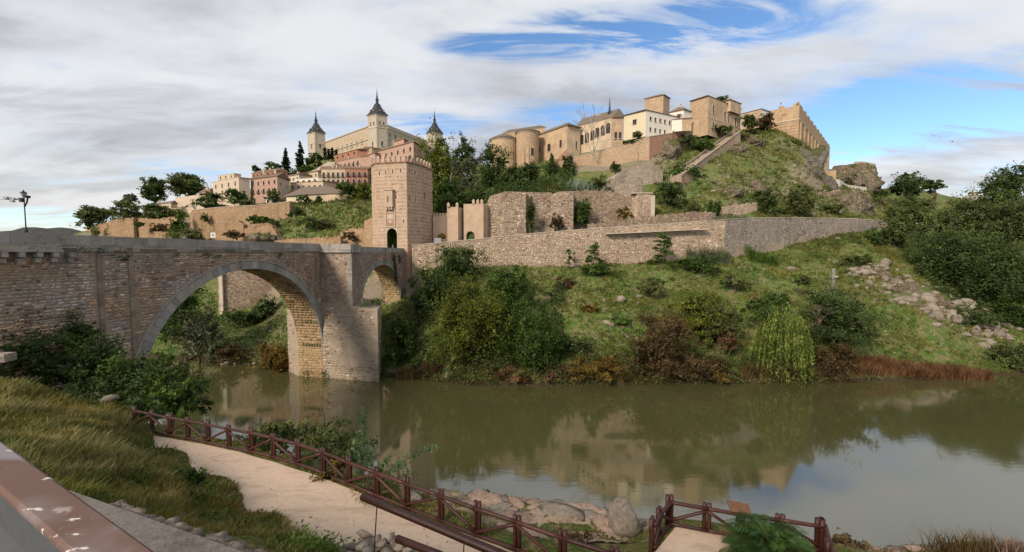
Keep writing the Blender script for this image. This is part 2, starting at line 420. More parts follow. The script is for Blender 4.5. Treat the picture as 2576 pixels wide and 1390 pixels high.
M['hill'] = m_ground('hillside grass and soil', (.068, .135, .022), (.128, .155, .042), (.205, .17, .09), (.26, .215, .165), rock_at=.62)
M['near'] = m_ground('near bank grass and soil', (.065, .10, .02), (.125, .12, .036), (.21, .155, .075), (.28, .225, .17), sc=2.4, rock_at=.5)
M['far'] = m_ground('far hills', (.055, .062, .058), (.075, .078, .068), (.10, .095, .08), (.12, .11, .10), sc=.1)
M['wallstone'] = m_stone('retaining wall stones', (.32, .24, .175), (.46, .36, .27), (.56, .46, .36), stain=.2, bmp=.5)
M['greystone'] = m_stone('grey wall stones', (.25, .215, .185), (.35, .31, .27), (.43, .385, .34), stain=.5, bmp=.5)
def m_crag(name, c0, c1, c2):
    m, t = new_mat(name); g = nd(t, 'ShaderNodeNewGeometry'); p = g.outputs['Position']
    q = nd(t, 'ShaderNodeMapping', None, Vector=p, Scale=(.55, .55, .3)).outputs[0]
    w = nd(t, 'ShaderNodeTexNoise', None, Vector=p, Scale=.5, Detail=4.0).outputs[1]
    q = vm(t, 'ADD', q, w)
    e1 = nd(t, 'ShaderNodeTexVoronoi', {'feature': 'DISTANCE_TO_EDGE'}, Vector=q, Scale=1.1).outputs['Distance']
    e2 = nd(t, 'ShaderNodeTexVoronoi', {'feature': 'DISTANCE_TO_EDGE'}, Vector=q, Scale=3.1).outputs['Distance']
    n1 = noise(t, p, .25, 6, .65); n2 = noise(t, p, 2.0, 7, .7)
    c = ramp(t, mth(t, 'ADD', mth(t, 'MULTIPLY', n1, .55), mth(t, 'MULTIPLY', n2, .45)), ((.32, c0), (.5, c1), (.68, c2)))
    cr = mth(t, 'MULTIPLY', mapr(t, e1, 0, .16, .62, 1.0), mapr(t, e2, 0, .12, .7, 1.0))
    c = mixc(t, mth(t, 'MULTIPLY', mth(t, 'SUBTRACT', 1.0, cr), .75), c, (c0[0] * .35, c0[1] * .34, c0[2] * .32))
    nz = nd(t, 'ShaderNodeSeparateXYZ', None, Vector=g.outputs['Normal']).outputs[2]
    gr = mapr(t, mth(t, 'ADD', nz, mth(t, 'MULTIPLY', mth(t, 'SUBTRACT', n1, .5), 1.6)), .42, .62)
    c = mixc(t, mth(t, 'MULTIPLY', gr, .9), c, mixc(t, n2, (.05, .075, .018), (.15, .145, .045)))
    b = nd(t, 'ShaderNodeBsdfPrincipled', None, Base_Color=c, Roughness=.95, Normal=bump(t, mth(t, 'ADD', cr, n2), 1.0, .5)); b.inputs['Specular IOR Level'].default_value = .1
    out(t, b.outputs[0]); return m
M['crag'] = m_crag('brown crag rock', (.15, .115, .085), (.27, .215, .165), (.38, .315, .25))
M['craggrey'] = m_crag('grey crag rock', (.11, .10, .09), (.21, .19, .17), (.31, .285, .255))
GREENS = {
    'olive': ((.06, .085, .025), (.145, .17, .052)), 'dark': ((.036, .066, .018), (.095, .135, .034)),
    'green': ((.036, .078, .013), (.10, .16, .028)), 'lime': ((.075, .105, .013), (.17, .185, .025)),
    'greygreen': ((.07, .085, .05), (.16, .175, .105)), 'brown': ((.065, .042, .018), (.155, .105, .042)),
    'ochre': ((.12, .075, .015), (.24, .165, .03)), 'rust': ((.12, .058, .028), (.21, .11, .055)),
    'cypress': ((.009, .015, .006), (.026, .036, .013)), 'willow': ((.095, .145, .022), (.22, .27, .06)),
    'dry': ((.20, .18, .075), (.36, .32, .16)), 'fern': ((.03, .072, .014), (.075, .14, .03)), 'bluegreen': ((.045, .105, .05), (.11, .20, .085)),
    'agave': ((.16, .21, .16), (.30, .36, .28)), 'nearbush': ((.03, .06, .015), (.09, .14, .032)), 'mauve': ((.16, .10, .085), (.25, .17, .14))}
for k, (a, b) in GREENS.items():
    M[k] = m_leaf(k + ' foliage', a, b)

def m_water():
    m, t = new_mat('river water'); p = pos(t)
    n1 = noise(t, p, .05, 3, .5)
    c = mixc(t, n1, (.054, .053, .020), (.076, .073, .030))
    q = nd(t, 'ShaderNodeMapping', None, Vector=p, Scale=(.55, 1.5, 1.0)).outputs[0]
    calm = mapr(t, noise(t, p, .03, 3, .5), .42, .62, .25, 1.0)
    h = mth(t, 'ADD', noise(t, q, 1.1, 3, .5), mth(t, 'MULTIPLY', noise(t, q, 4.5, 2, .5), .28))
    nrm = bump(t, mth(t, 'MULTIPLY', h, calm), .055, .11)
    b = nd(t, 'ShaderNodeBsdfPrincipled', None, Base_Color=c, Roughness=.05, IOR=2.4, Normal=nrm)
    b.inputs['Specular IOR Level'].default_value = .5
    out(t, b.outputs[0]); return m
M['water'] = m_water()
def m_path():
    m, t = new_mat('trodden sand path'); p = pos(t)
    n1 = noise(t, p, .8, 6, .6); n2 = noise(t, p, 26, 4, .7); n3 = noise(t, p, 5, 5, .65)
    c = mixc(t, n1, (.48, .355, .262), (.59, .455, .345))
    c = mixc(t, .5, c, ramp(t, n3, ((.3, .8), (.7, 1.12))), 'MULTIPLY')
    c = mixc(t, mapr(t, n2, .60, .74), c, (.27, .2, .145))
    st = nd(t, 'ShaderNodeMapping', None, Vector=p, Rotation=(0, 0, R(35)), Scale=(.7, 2.6, 1)).outputs[0]
    c = mixc(t, mth(t, 'MULTIPLY', mapr(t, noise(t, st, .9, 5, .6), .48, .66), .45), c, (.30, .215, .15))
    b = nd(t, 'ShaderNodeBsdfPrincipled', None, Base_Color=c, Roughness=.95, Normal=bump(t, mth(t, 'ADD', n2, n3), .35, .02))
    b.inputs['Specular IOR Level'].default_value = .1
    out(t, b.outputs[0]); return m
M['path'] = m_path()
# ================================================================== terrain
def hz(px, py, Y): return at(px, py, Y).z
def columns(spec, warp=None):
    """spec: px -> list of (Y, value); value > 60 means a photo row, else a height"""
    cols = []
    for px in sorted(spec):
        ys = [k[0] for k in spec[px]]
        zs = [hz(px, k[1][0], k[0]) if isinstance(k[1], tuple) else k[1] for k in spec[px]]
        cols.append((px, np.array(ys, float), np.array(zs, float)))
    P = np.array([c[0] for c in cols], float)
    def height(X, Y):
        X = np.atleast_1d(np.asarray(X, float)); Y = np.atleast_1d(np.asarray(Y, float))
        u = X / Y * F + 1288
        if warp is None: zs = np.stack([np.interp(Y, c[1], c[2]) for c in cols])
        else:          # keep the step of the road wall on the wall's own line between the columns
            yw = np.interp(u, warp[0], warp[1]); k = np.clip((Y - 94) / 20, 0, 1); k = k * k * (3 - 2 * k) * np.clip((175 - Y) / 20, 0, 1)
            zs = np.stack([np.interp(Y + (np.interp(c[0], warp[0], warp[1]) - yw) * k, c[1], c[2]) for c in cols])
        i = np.clip(np.searchsorted(P, u) - 1, 0, len(P) - 2)
        f = np.clip((u - P[i]) / (P[i + 1] - P[i]), 0, 1); f = f * f * (3 - 2 * f) * .5 + f * .5
        ar = np.arange(len(u))
        return zs[i, ar] * (1 - f) + zs[i + 1, ar] * f
    return height
p_ = lambda y: (y,)
FARC = {
 -900: [(60, -4), (130, -4), (150, 6), (300, 25), (700, 40), (1500, 50)],
 -200: [(60, -4), (108, -4), (118, 3), (160, 18), (300, 25), (700, 38), (1500, 50)],
 60:   [(60, -4), (100, -4), (108, 2), (150, 18), (300, 27), (700, 40), (1500, 60)],
 230:  [(60, -4), (94, -4), (99, 1), (140, 14), (176, p_(640)), (186, p_(585)), (230, p_(580)), (300, p_(584)), (700, 40), (1500, 60)],
 320:  [(60, -4), (92, -4), (96, 1), (130, 12), (176, p_(640)), (181, p_(640)), (184, p_(562)), (215, p_(552)), (240, p_(548)), (300, p_(560)), (700, 50), (1500, 60)],
 440:  [(60, -4), (89, -4), (93, .6), (112, 4), (150, 14), (170, p_(650)), (177, p_(650)), (181, p_(555)), (200, p_(540)), (230, p_(525)), (300, p_(540)), (700, 55), (1500, 60)],
 560:  [(60, -4), (86, -4), (89.5, .6), (105, 2.6), (122, 4.5), (140, 12), (160, p_(630)), (169.6, p_(630)), (172.5, p_(530)), (190, p_(526)), (215, p_(520)), (250, p_(512)), (320, p_(530)), (700, 55), (1500, 60)],
 650:  [(60, -4), (84, -4), (87, .6), (100, 2.6), (115, 5), (126, 9), (140, 16), (156, p_(615)), (168.2, p_(575)), (171, p_(524)), (188, p_(522)), (205, p_(500)), (250, p_(470)), (330, p_(480)), (700, 60), (1500, 60)],
 715:  [(60, -4), (81, -4), (84, .6), (94, 4.5), (105, 7.5), (118, 13), (130, 19), (148, p_(612)), (160, p_(578)), (167, p_(550)), (170, p_(516)), (188, p_(515)), (205, p_(490)), (250, p_(448)), (330, p_(460)), (700, 80), (1500, 60)],
 800:  [(60, -4), (84, -4), (88, 1), (96, 7), (106, 12), (118, 18), (132, 23), (146, p_(606)), (172, p_(514)), (186, p_(512)), (205, p_(480)), (250, p_(438)), (300, p_(405)), (380, p_(412)), (700, 90), (1500, 60)],
 900:  [(60, -4), (80, -4), (84, 1), (92, 4.5), (102, 8), (111, 10), (115, 17), (128, 24), (144, p_(602)), (172, p_(500)), (182, p_(496)), (215, p_(445)), (250, p_(405)), (300, p_(385)), (380, p_(395)), (700, 90), (1500, 60)],
 960:  [(60, -4), (77, -4), (80, 1), (90, 4.5), (102, 8.5), (111, 10.5), (114.5, 20), (128, 25), (144, p_(600)), (172, p_(500)), (182, p_(490)), (215, p_(445)), (250, p_(405)), (300, p_(385)), (380, p_(395)), (700, 90), (1500, 60)],
 1030: [(60, -4), (75.5, -4), (78.5, .5), (88, 5), (100, 9.5), (110.6, 12.5), (112.8, 20), (113.6, 25.6), (128, 26), (145, p_(590)), (172, p_(495)), (215, p_(432)), (250, p_(400)), (300, p_(390)), (700, 90), (1500, 60)],
 1080: [(60, -4), (74.5, -4), (77, .5), (86, 7), (100, 15), (113.0, 20.5), (113.6, 26.2), (128, 27), (145, p_(580)), (172, p_(490)), (215, p_(420)), (250, p_(395)), (300, p_(395)), (700, 90), (1500, 60)],
 1150: [(60, -4), (71.5, -4), (74.5, .4), (80, 5), (100, 15.5), (113.6, 21), (114.2, 27.2), (124, 27.4), (126, 29), (145, p_(560)), (172, p_(470)), (215, p_(410)), (300, p_(400)), (700, 90), (1500, 60)],
 1260: [(60, -4), (70.5, -4), (73.5, .3), (80, 4.4), (112.5, 21.0), (114.7, 21.0), (115.3, 28.2), (128, 28.6), (131, 42), (145, p_(500)), (172, p_(450)), (185, p_(430)), (215, p_(420)), (300, p_(440)), (700, 90), (1500, 60)],
 1400: [(60, -4), (70.5, -4), (73.5, .3), (80, 4.2), (96, 12.5), (115, 21.0), (116.4, 21.0), (117.0, 29.6), (126, 30), (131, 43), (145, p_(468)), (160, p_(455)), (168, p_(420)), (178, p_(405)), (215, p_(400)), (300, p_(440)), (700, 90), (1500, 60)],
 1520: [(60, -4), (71, -4), (74, .3), (80, 4), (96, 12), (116.4, 21.4), (117.8, 21.4), (118.4, 31), (130, 31.6), (140, p_(500)), (148, p_(470)), (158, p_(455)), (163, p_(425)), (167, p_(385)), (185, p_(372)), (215, p_(370)), (300, p_(420)), (700, 90), (1500, 60)],
 1620: [(60, -4), (71.5, -4), (74.5, .3), (80, 3.6), (96, 11.5), (118, 21.8), (119.6, 22), (120.2, 32), (128, 33), (136, p_(530)), (148, p_(480)), (158, p_(435)), (168, p_(360)), (185, p_(345)), (215, p_(350)), (300, p_(420)), (700, 90), (1500, 60)],
 1720: [(60, -4), (72, -4), (75, .3), (80, 3.2), (96, 10.5), (119, 22), (121.0, 22.2), (121.6, 33.2), (128, 34), (138, p_(535)), (150, p_(470)), (165, p_(400)), (182, p_(345)), (195, p_(335)), (215, p_(345)), (300, p_(420)), (700, 90), (1500, 60)],
 1825: [(60, -4), (72, -4), (75.2, .3), (80, 2.8), (96, 9.5), (121, 23.2), (122.9, 23.4), (123.5, 34), (130, 35), (140, p_(520)), (152, p_(455)), (168, p_(395)), (186, p_(345)), (200, p_(330)), (220, p_(345)), (300, p_(420)), (700, 90), (1500, 60)],
 1940: [(60, -4), (72, -4), (75.2, .3), (80, 2.6), (96, 9), (115, 17.5), (130.4, 25), (131.6, 25.4), (132.2, 36), (138, 36.5), (148, p_(505)), (162, p_(440)), (178, p_(385)), (192, p_(338)), (202, p_(330)), (220, p_(345)), (300, p_(430)), (700, 90), (1500, 60)],
 2010: [(60, -4), (72.4, -4), (75.4, .3), (80, 2.6), (96, 9), (115, 18), (136, 28), (137.8, 28.4), (138.4, 37), (144, 37.5), (150, p_(520)), (164, p_(450)), (180, p_(385)), (193, p_(362)), (205, p_(362)), (225, p_(400)), (300, p_(440)), (700, 90), (1500, 60)],
 2075: [(60, -4), (72.6, -4), (75.6, .3), (80, 2.6), (96, 9.5), (115, 19), (140.6, 30), (142.3, 30.5), (142.9, 37.5), (148, 38), (158, p_(500)), (172, p_(470)), (185, p_(455)), (205, p_(460)), (300, p_(470)), (700, 80), (1500, 60)],
 2150: [(60, -4), (73, -4), (76, .3), (80, 2.6), (96, 10.5), (115, 20.5), (145.6, 32), (147.5, 32.6), (148.1, 38), (155, 39), (165, p_(520)), (185, p_(480)), (205, p_(478)), (300, p_(480)), (700, 80), (1500, 60)],
 2240: [(60, -4), (73.4, -4), (76.4, .3), (80, 2.4), (96, 9.5), (108, 15.5), (130, 24), (152, 33), (158, 37), (175, p_(540)), (200, p_(480)), (230, p_(476)), (300, p_(485)), (700, 80), (1500, 60)],
 2330: [(60, -4), (74, -4), (77, .3), (84, 2.4), (94, 8.5), (104, 14.5), (110, 16.8), (130, 22), (160, 33), (180, p_(530)), (210, p_(485)), (260, p_(485)), (700, 70), (1500, 60)],
 2440: [(60, -4), (75.6, -4), (78.6, .3), (86, 2.2), (96, 7.5), (104, 11.5), (112, 13), (135, 20), (165, 32), (190, p_(530)), (230, p_(505)), (700, 60), (1500, 60)],
 2576: [(60, -4), (78, -4), (80.6, .3), (88, 2), (96, 5.5), (106, 7), (125, 12), (150, 24), (200, 46), (260, 60), (700, 70), (1500, 60)],
 3600: [(60, -4), (88, -4), (92, .3), (110, 6), (150, 20), (220, 50), (700, 70), (1500, 60)]}
WLINE = ((-900, 1080, 1150, 1260, 1400, 1520, 1620, 1720, 1825, 1900, 1940, 2010, 2075, 2150, 2240, 2330, 3600), (113.3, 113.3, 113.9, 115.0, 116.7, 118.1, 119.9, 121.3, 123.2, 128.4, 131.9, 138.1, 142.6, 147.8, 153.5, 156, 158))
Hfar = columns(FARC, WLINE)
def far_z(X, Y):
    X = np.atleast_1d(np.asarray(X, float)); Y = np.atleast_1d(np.asarray(Y, float))
    z = Hfar(X, Y)
    amp = np.clip((z - .2) / 5, 0, 1); u = X / Y * F + 1288; yw = np.interp(u, WLINE[0], WLINE[1]); amp = amp * np.where((u > 1060) & (u < 2260), np.clip(np.abs(Y - yw) / 5, .12, 1), 1)
    return z + amp * ((VN1.fbm(X / 9, Y / 9) - .47) * 2.6 + (VN2.fbm(X / 2.3, Y / 2.3, 3) - .44) * .8)
NEARC = {
 -1500: [(.2, 22.9), (1.2, 22.6), (3, 19), (8, 17.5), (20, 17), (40, 16), (60, 10), (80, -4)],
 -300: [(.2, 22.9), (1.5, 22.8), (3.5, 20), (8, 18.6), (16, 18.3), (22, 18.1), (28, 15), (34, 8), (42, -1), (50, -4)],
 0:    [(.2, 22.9), (2, 22.9), (4, 21), (8, 19.5), (15, 17.8), (22, 17.5), (27, 13), (34, 5), (40, -1.5), (50, -4)],
 200:  [(.2, 22.9), (2, 22.9), (4, 20.8), (7, 19.6), (12, 17.5), (18, 16.7), (22, 16.3), (26, 12), (34, 4), (38, -1.5), (50, -4)],
 370:  [(.2, 22.9), (2, 22.9), (4, 20.5), (6.5, 19.8), (11, 17.2), (16, 15.9), (19.0, 15.15), (21.6, 15.15), (26, 11), (33, 1), (35, -1.5), (50, -4)],
 470:  [(.2, 22.9), (2, 22.9), (4, 20.5), (6.4, 19.8), (11, 17), (15.2, 15.6), (16.6, 15.15), (20.6, 15.15), (21.6, 14.8), (24, 11), (31, 1), (33, -1.5), (50, -4)],
 600:  [(.2, 22.9), (2, 22.9), (4, 20.4), (6.2, 19.7), (7.5, 19), (11, 16.7), (14.2, 15.15), (19.2, 15.15), (20.2, 14.8), (22.5, 11), (29, 1), (31, -1.5), (50, -4)],
 720:  [(.2, 22.9), (2, 22.9), (4, 20.4), (6.2, 19.6), (7.5, 18.9), (11, 16.3), (12.7, 15.15), (18.0, 15.15), (19, 14.8), (21.5, 11), (28, 1), (30, -1.5), (50, -4)],
 850:  [(.2, 22.9), (2, 22.9), (4, 20.3), (6, 19.6), (8, 18.3), (10.6, 16.1), (11.6, 15.15), (16.6, 15.15), (17.4, 14.6), (20, 11), (27, 1), (29, -1.5), (50, -4)],
 1100: [(.2, 22.9), (2, 22.9), (4, 20), (6, 19.2), (8, 17.6), (9.3, 15.6), (10, 15.15), (14.2, 15.15), (15.4, 14.3), (17.6, 13.9), (19.4, 10), (25, 1), (28, -1.5), (50, -4)],
 1300: [(.2, 22.9), (2, 22.9), (4, 19.5), (6, 18.2), (8, 16.6), (9.6, 15.15), (12.9, 15.15), (14.5, 14.3), (17.2, 13.9), (19, 10.6), (25, 1), (28, -1.5), (50, -4)],
 1500: [(.2, 22.9), (2, 22.9), (4, 19), (7, 16), (9.4, 15.15), (11.9, 15.15), (13.6, 14.3), (16.2, 13.85), (18, 10.6), (24, 1), (27, -1.5), (50, -4)],
 1620: [(.2, 22.9), (2, 22.9), (4, 19), (7, 16), (9.4, 15.15), (12.4, 15.1), (13.6, 14.4), (15.8, 13.8), (17.6, 10.6), (24, 1), (27, -1.5), (50, -4)],
 1680: [(.2, 22.9), (2, 22.9), (4, 19), (7, 16), (9.4, 15.15), (14.1, 15.15), (14.6, 14.6), (15.5, 13.8), (17.4, 10.6), (24, 1), (27, -1.5), (50, -4)],
 2080: [(.2, 22.9), (2, 22.9), (4, 19), (7, 16), (9.4, 15.15), (12.7, 15.15), (13.6, 14.4), (14.7, 13.8), (16.4, 10.6), (23, 1), (26, -1.5), (50, -4)],
 2400: [(.2, 22.9), (2, 22.9), (4, 19), (7, 16), (9.4, 15.15), (12.2, 14.9), (13.3, 14.2), (14.3, 13.6), (16.2, 10.4), (23, 1), (26, -1.5), (50, -4)],
 3600: [(.2, 22.9), (2, 22.9), (4, 19), (7, 16), (9.4, 15.15), (12.2, 14.9), (13.3, 14.2), (14.3, 13.6), (16.2, 10.4), (23, 1), (26, -1.5), (50, -4)]}
Hnear = columns(NEARC)
def near_z(X, Y):
    X = np.atleast_1d(np.asarray(X, float)); Y = np.atleast_1d(np.asarray(Y, float))
    z = Hnear(X, Y)
    flat = np.clip(np.abs(z - 15.15) / .5, .0, 1) * np.clip((22.5 - z) / 1.5, 0, 1)
    return z + flat * ((VN1.fbm(X / 2.1, Y / 2.1) - .47) * .8 + (VN2.fbm(X / .5, Y / .5, 3) - .44) * .22)
def fz(px, py, Y):
    a = at(px, py, Y); return Vector((a.x, a.y, float(far_z(a.x, a.y)[0])))

def grid_mesh(name, fn, px0, px1, dpx, rows, mat, label=None):
    us = (np.arange(px0, px1 + .1, dpx) - 1288) / F
    Y = np.array(rows); U, YY = np.meshgrid(us, Y); X = U * YY
    Z = fn(X.ravel(), YY.ravel()).reshape(X.shape)
    V = np.stack([X, YY, Z], -1).reshape(-1, 3)
    nu = len(us); i, j = np.meshgrid(np.arange(len(Y) - 1), np.arange(nu - 1), indexing='ij')
    a = (i * nu + j).ravel(); Q = np.stack([a, a + 1, a + nu + 1, a + nu], 1)
    return fast_obj(name, V, Q, mat, None, smooth=True)
rows = list(np.arange(64, 150, .9)) + list(np.arange(150, 262, 1.8)) + list(np.geomspace(262, 1500, 45))
o = grid_mesh('hillside', far_z, -900, 3600, 9, rows, M['hill']); tag(o, 'grassy rocky hillside rising from the far river bank', None, None, 'structure')
rows = list(np.geomspace(.25, 50, 190))
o = grid_mesh('riverbank', near_z, -1500, 3600, 17, rows, M['near']); tag(o, 'grassy near bank sloping down to the sandy path', None, None, 'structure')
mb = MB(); mb.quad((-900, -40, 0), (900, -40, 0), (900, 1500, 0), (-900, 1500, 0))
o = mb.build('river', M['water']); tag(o, 'calm olive green river below the bridge', None, None, 'structure')
# ground the viewpoint stands on, and land behind it
mb = MB(); mb.abox(-2.2, -7, 15, 3.2, .3, 22.95)
o = mb.build('terrace', M['concrete']); tag(o, 'concrete terrace behind the handrail', None, None, 'structure')

# distant hills, each ridge a closed mound
def ridge(name, pts, Y, depth, label):
    n = len(pts); V = []; Q = []
    pr = [at(px, py, Y) for px, py in pts]
    for r, (dy, k) in enumerate(((-depth, 0.0), (-depth * .5, .55), (0, 1.0), (depth * .8, .5), (depth * 1.6, 0))):
        for p in pr: V.append((p.x * (1 + dy / Y), Y + dy, (p.z + 5) * k - 5))
    for r in range(4):
        for i in range(n - 1): Q.append((r * n + i, r * n + i + 1, (r + 1) * n + i + 1, (r + 1) * n + i))
    o = fast_obj(name, V, Q, M['far'], None, smooth=True); tag(o, label, None, None, 'structure')
rng = random.Random(4)
ridge('distant_hills', [(-900 + i * 30, 577 + 5 * math.sin(i * .7) + 3 * math.sin(i * 1.9) + (i > 40) * (i - 40) * 1.2) for i in range(50)], 1100, 260, 'low blue-brown hills on the horizon beyond the bridge')
ridge('distant_hills', [(2050 + i * 30, 545 - 18 * math.sin(i * .3) + 3 * math.sin(i * 1.7)) for i in range(45)], 900, 200, 'low hills on the horizon at the right')

# ------------------------------------------------------------------ sandy path and lookout floor (laid 2 cm over the bank)
def sheet(name, left, right, mat, label, lift=.03):
    V = []; Q = []; n = len(left); K = 6
    for a, b in zip(left, right):
        for k in range(K + 1):
            f = k / K; V.append((a[0] + (b[0] - a[0]) * f, a[1] + (b[1] - a[1]) * f, 15.15 + lift))
    for i in range(n - 1):
        for k in range(K): Q.append((i * (K + 1) + k, i * (K + 1) + k + 1, (i + 1) * (K + 1) + k + 1, (i + 1) * (K + 1) + k))
    o = fast_obj(name, V, Q, mat, None); tag(o, label, None, None, 'structure'); return o
rng = random.Random(11)
PATH_OUT = [(300, 1072), (370, 1092), (430, 1103), (520, 1119), (600, 1137), (700, 1166), (800, 1198), (900, 1238), (1025, 1290), (1120, 1325), (1210, 1358), (1310, 1395), (1420, 1432), (1560, 1470), (1700, 1500)]
PATH_IN = [(310, 1110), (368, 1145), (410, 1172), (470, 1205), (530, 1235), (575, 1268), (620, 1290), (690, 1322), (770, 1360), (840, 1390), (900, 1425), (960, 1460), (1040, 1500), (1200, 1560), (1400, 1600)]
def wig(lst, a, z=15.18):
    res = []
    for i in range(len(lst) - 1):
        for k in range(5):
            f = k / 5; px = lst[i][0] + (lst[i + 1][0] - lst[i][0]) * f; py = lst[i][1] + (lst[i + 1][1] - lst[i][1]) * f
            res.append(onz(px + rng.uniform(-a, a), py + rng.uniform(-a, a) * .7, z))
    return res
sheet('path', wig(PATH_IN, 7), wig(PATH_OUT, 1.5), M['path'], 'pale sandy footpath along the river fence')
LK = [(1700, 1326), (1800, 1344), (1880, 1361), (1980, 1380), (2074, 1398)]
LK2 = [(1645, 1392), (1660, 1440), (1700, 1500), (1800, 1520), (2000, 1560)]
sheet('path', wig(LK2, 2), wig(LK, 2), M['path'], 'sandy floor of the fenced lookout', lift=.035)
# ================================================================== stone helpers
def shade(rng, a=.75, b=1.25, warm=.10):
    k = rng.uniform(a, b); w = rng.uniform(-warm, warm)
    return (k * (1 + w), k, k * (1 - w))
class Stones:
    """irregular stones lying on a plane: kept as a list so the largest can become parts and the rest one mass"""
    def __init__(s, seed): s.l = []; s.rng = random.Random(seed)
    def stone(s, P0, U, V, N, u0, u1, v0, v1, proud, tint, jit=.34):
        r = s.rng; du, dv = (u1 - u0), (v1 - v0); j = min(du, dv) * jit
        bev = min(du, dv) * .14
        base = [(u0, v0), (u1, v0), (u1, v1), (u0, v1)]
        base = [(a + r.uniform(-j, j) * .5, b + r.uniform(-j, j) * .5) for a, b in base]
        cu, cv = (u0 + u1) / 2, (v0 + v1) / 2
        top = [(a + (bev if a < cu else -bev), b + (bev if b < cv else -bev)) for a, b in base]
        vs = [P0 + U * a + V * b - N * .12 for a, b in base] + [P0 + U * a + V * b + N * (proud * r.uniform(.7, 1.25)) for a, b in top]
        c = P0 + U * cu + V * cv
        s.l.append((du * dv / max(c.y, 1) ** 2, vs, tint))
    def rubble(s, P0, U, V, N, W, Hh, ch, cl, mask=None, proud=.05, gap=.04, tints=(.72, 1.25), warm=.12, light=.06, dark=.1, v_start=0.0):
        r = s.rng; v = v_start
        while v < Hh:
            zc = v; h = r.uniform(*(ch(zc) if callable(ch) else ch)); u = r.uniform(-.5, 0)
            lim = cl(zc) if callable(cl) else cl
            while u < W:
                w = r.uniform(*lim); a0, a1, b0, b1 = max(u, 0), min(u + w, W), v, min(v + h, Hh)
                u += w
                if a1 - a0 < .12 or b1 - b0 < .1: continue
                if mask and not mask((a0 + a1) / 2, (b0 + b1) / 2, (a1 - a0) / 2, (b1 - b0) / 2): continue
                tt = shade(r, tints[0], tints[1], warm)
                q = r.random()
                if q < light: tt = tuple(x * 1.55 for x in tt)
                elif q < light + dark: tt = (tt[0] * .55, tt[1] * .48, tt[2] * .46)
                g = gap * r.uniform(.6, 1.3)
                if r.random() < .13: b1 = min(b1 + h * r.uniform(.3, .8), Hh); b0 += h * .1
                b0 += r.uniform(-.1, .1) * h; b1 += r.uniform(-.1, .1) * h
                s.stone(P0, U, V, N, a0 + g / 2, a1 - g / 2, b0 + g / 2, b1 - g / 2, proud, tt)
            v += h
    FS = ((4, 5, 6, 7), (0, 1, 5, 4), (1, 2, 6, 5), (2, 3, 7, 6), (3, 0, 4, 7))
    def build(s, mat, parent, singles=0, name='stone', mass='rubble'):
        s.l.sort(key=lambda e: -e[0])
        for _, vs, tt in s.l[:singles]:
            mb = MB(); mb.add(vs, s.FS, tt); mb.build(name, mat, parent)
        rest = s.l[singles:]
        if rest:
            V = np.array([v for _, vs, _ in rest for v in vs], float)
            b = (np.arange(len(rest)) * 8)[:, None, None]
            Q = (b + np.array(s.FS)[None]).reshape(-1, 4)
            T = np.repeat(np.array([tt for _, _, tt in rest]), 5, axis=0)
            o = fast_obj(mass, V, Q, mat, parent, T); o['kind'] = 'stuff'
UP = Vector((0, 0, 1))

# ================================================================== the bridge
BA = at(0, 583, 36.6); BB = at(1000, 622, 108.8)
Bd = Vector((BB.x - BA.x, BB.y - BA.y, 0)).normalized(); Bn = Vector((Bd.y, -Bd.x, 0))
B0 = Vector((BA.x, BA.y, 0))
def bw(s, o, z): return B0 + Bd * s + Bn * o + UP * z
TOPZ, ROADZ, BWID = 26.6, 25.45, 5.6
bridge = thing('arch_bridge', 'long medieval stone bridge with one wide and one narrow arch', 'bridge', bw(27, -2.8, 0))
C1 = (26.6, 6.1); R1 = 16.2
C2 = (66.0, 12.6); R2 = 9.3
def arch_z(s, extra=0.0):
    """underside height of the opening at station s, or None"""
    for (c, rr) in ((C1, R1), (C2, R2)):
        x = abs(s - c[0]); r = rr + extra
        if x < r: return c[1] + math.sqrt(r * r - x * x)
    return None
S0, S1 = -34.0, 80.0
mb = MB()
ss = sorted(set([S0, S1] + [S0 + i * .5 for i in range(int((S1 - S0) / .5))] +
    [c[0] + rr * math.cos(math.pi * k / 60) for c, rr in ((C1, R1), (C2, R2)) for k in range(61)]))
for off, flip in ((0, False), (-BWID, True)):
    for a, b in zip(ss[:-1], ss[1:]):
        if b - a < 1e-5: continue
        m_ = (a + b) / 2; za = arch_z(a); zb = arch_z(b)
        if arch_z(m_) is None: za = zb = -3.0
        else:
            c = C1 if abs(m_ - C1[0]) < R1 else C2
            za = c[1] if za is None else za; zb = c[1] if zb is None else zb
        q = (bw(a, off, za), bw(b, off, zb), bw(b, off, 25.0), bw(a, off, 25.0))
        mb.quad(*(q if not flip else q[::-1]))
mb.build('spandrel_wall', M['mortar'], bridge)
mb = MB()
for k in range(len(ss) - 1): mb.quad(bw(ss[k], .0, ROADZ), bw(ss[k + 1], .0, ROADZ), bw(ss[k + 1], -BWID, ROADZ), bw(ss[k], -BWID, ROADZ))
mb.build('roadway', M['ashlar'], bridge)

